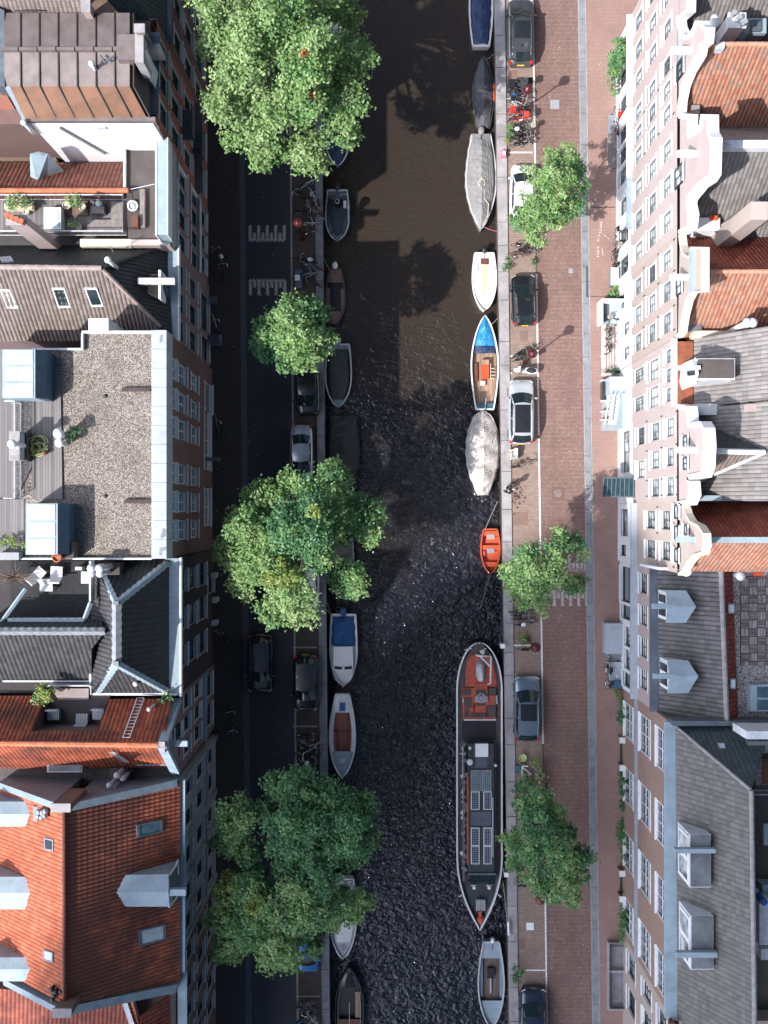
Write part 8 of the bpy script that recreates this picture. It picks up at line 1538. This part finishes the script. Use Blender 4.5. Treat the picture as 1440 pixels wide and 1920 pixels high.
for p_, q_ in zip(w, w[1:]): [mb.tube([p_.lerp(q_, k/14), p_.lerp(q_, k/14) - Vector((0, 0, .8))], .012, 3, caps=False) for k in range(15)]
mb.build('railing', M['black'], t)
# ------------------------------------------------------------------ the walking person
def skin(name, pts, edges, mat, parent, sub=2):
    me = bpy.data.meshes.new(name); me.from_pydata([p[:3] for p in pts], edges, []); o = bpy.data.objects.new(name, me); C.objects.link(o); o.parent = parent
    m = o.modifiers.new('skin', 'SKIN'); 
    if not me.skin_vertices: me.skin_vertices.new()
    for i, p in enumerate(pts): r = p[3] if isinstance(p[3], tuple) else (p[3], p[3]); me.skin_vertices[0].data[i].radius = r; me.skin_vertices[0].data[i].use_root = (i == 0)
    s = o.modifiers.new('sub', 'SUBSURF'); s.levels = sub; s.render_levels = sub; me.materials.append(mat); return o
fc = P(951, 919, 0); t = thing('person', 'person in black with white shoes and white shoulder bag walking on the east quay', 'person', (fc.x, fc.y, .01), None, True); t.rotation_euler = (0, 0, radians(55)); t.scale = (1.05, 1.05, 1.05)
sk = mk('person_skin', (.42, .26, .19), .6)
pts = [(0, 0, .95, (.15, .11)), (0, .02, 1.12, (.13, .10)), (0, .03, 1.32, (.17, .11)), (0, .03, 1.45, (.14, .09)), (0, .04, 1.53, .055),
       (.1, .02, .88, .10), (.11, .16, .5, .07), (.11, .14, .1, .045), (.11, .28, .05, .04), (-.1, -.02, .88, .10), (-.11, -.05, .5, .07), (-.11, -.28, .14, .045), (-.11, -.2, .04, .04),
       (.2, .03, 1.42, .06), (.26, -.04, 1.15, .045), (.25, .08, .92, .035), (-.2, .03, 1.42, .06), (-.27, .08, 1.16, .045), (-.25, .3, 1.05, .035), (0, .06, 1.60, (.07, .08)), (0, .07, 1.69, (.085, .10)), (0, .06, 1.75, (.06, .07))]
E = [(0, 1), (1, 2), (2, 3), (3, 4), (0, 5), (5, 6), (6, 7), (7, 8), (0, 9), (9, 10), (10, 11), (11, 12), (3, 13), (13, 14), (14, 15), (3, 16), (16, 17), (17, 18), (4, 19), (19, 20), (20, 21)]
skin('body', pts, E, sk, t)
cl = mk('black_clothes', (.014, .015, .018), .85)
J = [(p[0], p[1], p[2], tuple(q*1.16 + .012 for q in (p[3] if isinstance(p[3], tuple) else (p[3], p[3])))) for p in pts]
skin('jacket', [J[i] for i in (0, 1, 2, 3, 13, 14, 15, 16, 17, 18)][:10], [(0, 1), (1, 2), (2, 3), (3, 4), (4, 5), (5, 6), (3, 7), (7, 8), (8, 9)], cl, t)
skin('trousers', [J[i] for i in (0, 5, 6, 7, 9, 10, 11)], [(0, 1), (1, 2), (2, 3), (0, 4), (4, 5), (5, 6)], cl, t)
for x, y in ((.11, .2), (-.11, -.2)): mb = MB(); mb.lathe((x, y, .0), [(.055, 0), (.06, .05), (.04, .1)], 12, sy=2.5); mb.build('shoe', M['white'], t, True)
mb = MB(); mb.ball((0, .03, 1.72), .115, 14, 1.05, sy=1.15); [mb.ball((sg*.0, -.07, 1.60), .08, 8, 1.2) for sg in (1,)]; mb.build('hair', cl, t, True)
for sg, (hx, hy, hz) in ((1, (.25, .12, .86)), (-1, (-.25, .36, 1.02))):
    mb = MB(); mb.box((hx, hy, hz), (.03, .07, .08))
    for k in range(4): mb.tube([(hx, hy + .028 - .018*k, hz - .03), (hx + sg*.004, hy + .03 - .018*k, hz - .075 - .008*(k in (1, 2))), (hx - sg*.012, hy + .035 - .018*k, hz - .10)], [.008, .0075, .006], 6)
    mb.tube([(hx, hy + .035, hz + .01), (hx - sg*.02, hy + .06, hz - .03)], [.01, .007], 6); mb.build('hand', sk, t, True)
mb = MB(); mb.ball((0, .165, 1.665), .016, 8); mb.ball((.03, .15, 1.69), .01, 6); mb.ball((-.03, .15, 1.69), .01, 6); mb.tube([(-.02, .155, 1.635), (.02, .155, 1.635)], .005, 4); [mb.ball((sg*.087, .06, 1.67), .022, 8) for sg in (-1, 1)]; mb.build('face_features', sk, t, True)
mb = MB(); mb.lathe((.2, -.12, 1.02), [(.14, 0), (.16, .12), (.15, .3), (.1, .34)], 12, sx=.55, sy=1.1); o = mb.build('shoulder_bag', M['white'], t, True); mb = MB(); mb.tube([(.2, -.1, 1.3), (.1, -.08, 1.5), (-.08, .08, 1.5), (-.1, .15, 1.3)], .018, 5); q = mb.build('bag_strap', M['white'], t); q.parent = o
# ------------------------------------------------------------------ a cloud above the camera that shades the south east of the scene
def cloud(tx, ty, h, R, dens):
    c = Vector((tx - AZ[0]*h, ty - AZ[1]*h, h)); mb = MB(); n = 40; m = 20; rr = random.Random(3); vs = []
    for i in range(m + 1):
        row = []
        for j in range(n + 1):
            a, b = pi*i/m, 2*pi*j/n; k = 1 + .06*sin(3*b + 1)*sin(a) + .04*sin(5*b)*sin(a)
            row.append(tuple(c + Vector((R[0]*sin(a)*cos(b)*k, R[1]*sin(a)*sin(b)*k, R[2]*cos(a)))))
        vs.append(row)
    mb.grid(vs); m_ = bpy.data.materials.new('cloud_vapour'); m_.use_nodes = True; nt = m_.node_tree; nt.nodes.remove(nt.nodes['Principled BSDF'])
    v = nt.nodes.new('ShaderNodeVolumePrincipled'); v.inputs['Color'].default_value = (.95, .96, 1, 1); v.inputs['Density'].default_value = dens
    nt.links.new(v.outputs[0], nt.nodes['Material Output'].inputs['Volume']); o = mb.build('cloud', m_, None, True); tag(o, kind='stuff'); return o
cloud(30, -36, 190, (40, 38, 18), .018)
for o in list(bpy.data.objects):
    if '_o' in o: del o['_o']
for me in [m for m in bpy.data.meshes if m.users == 0]: bpy.data.meshes.remove(me)
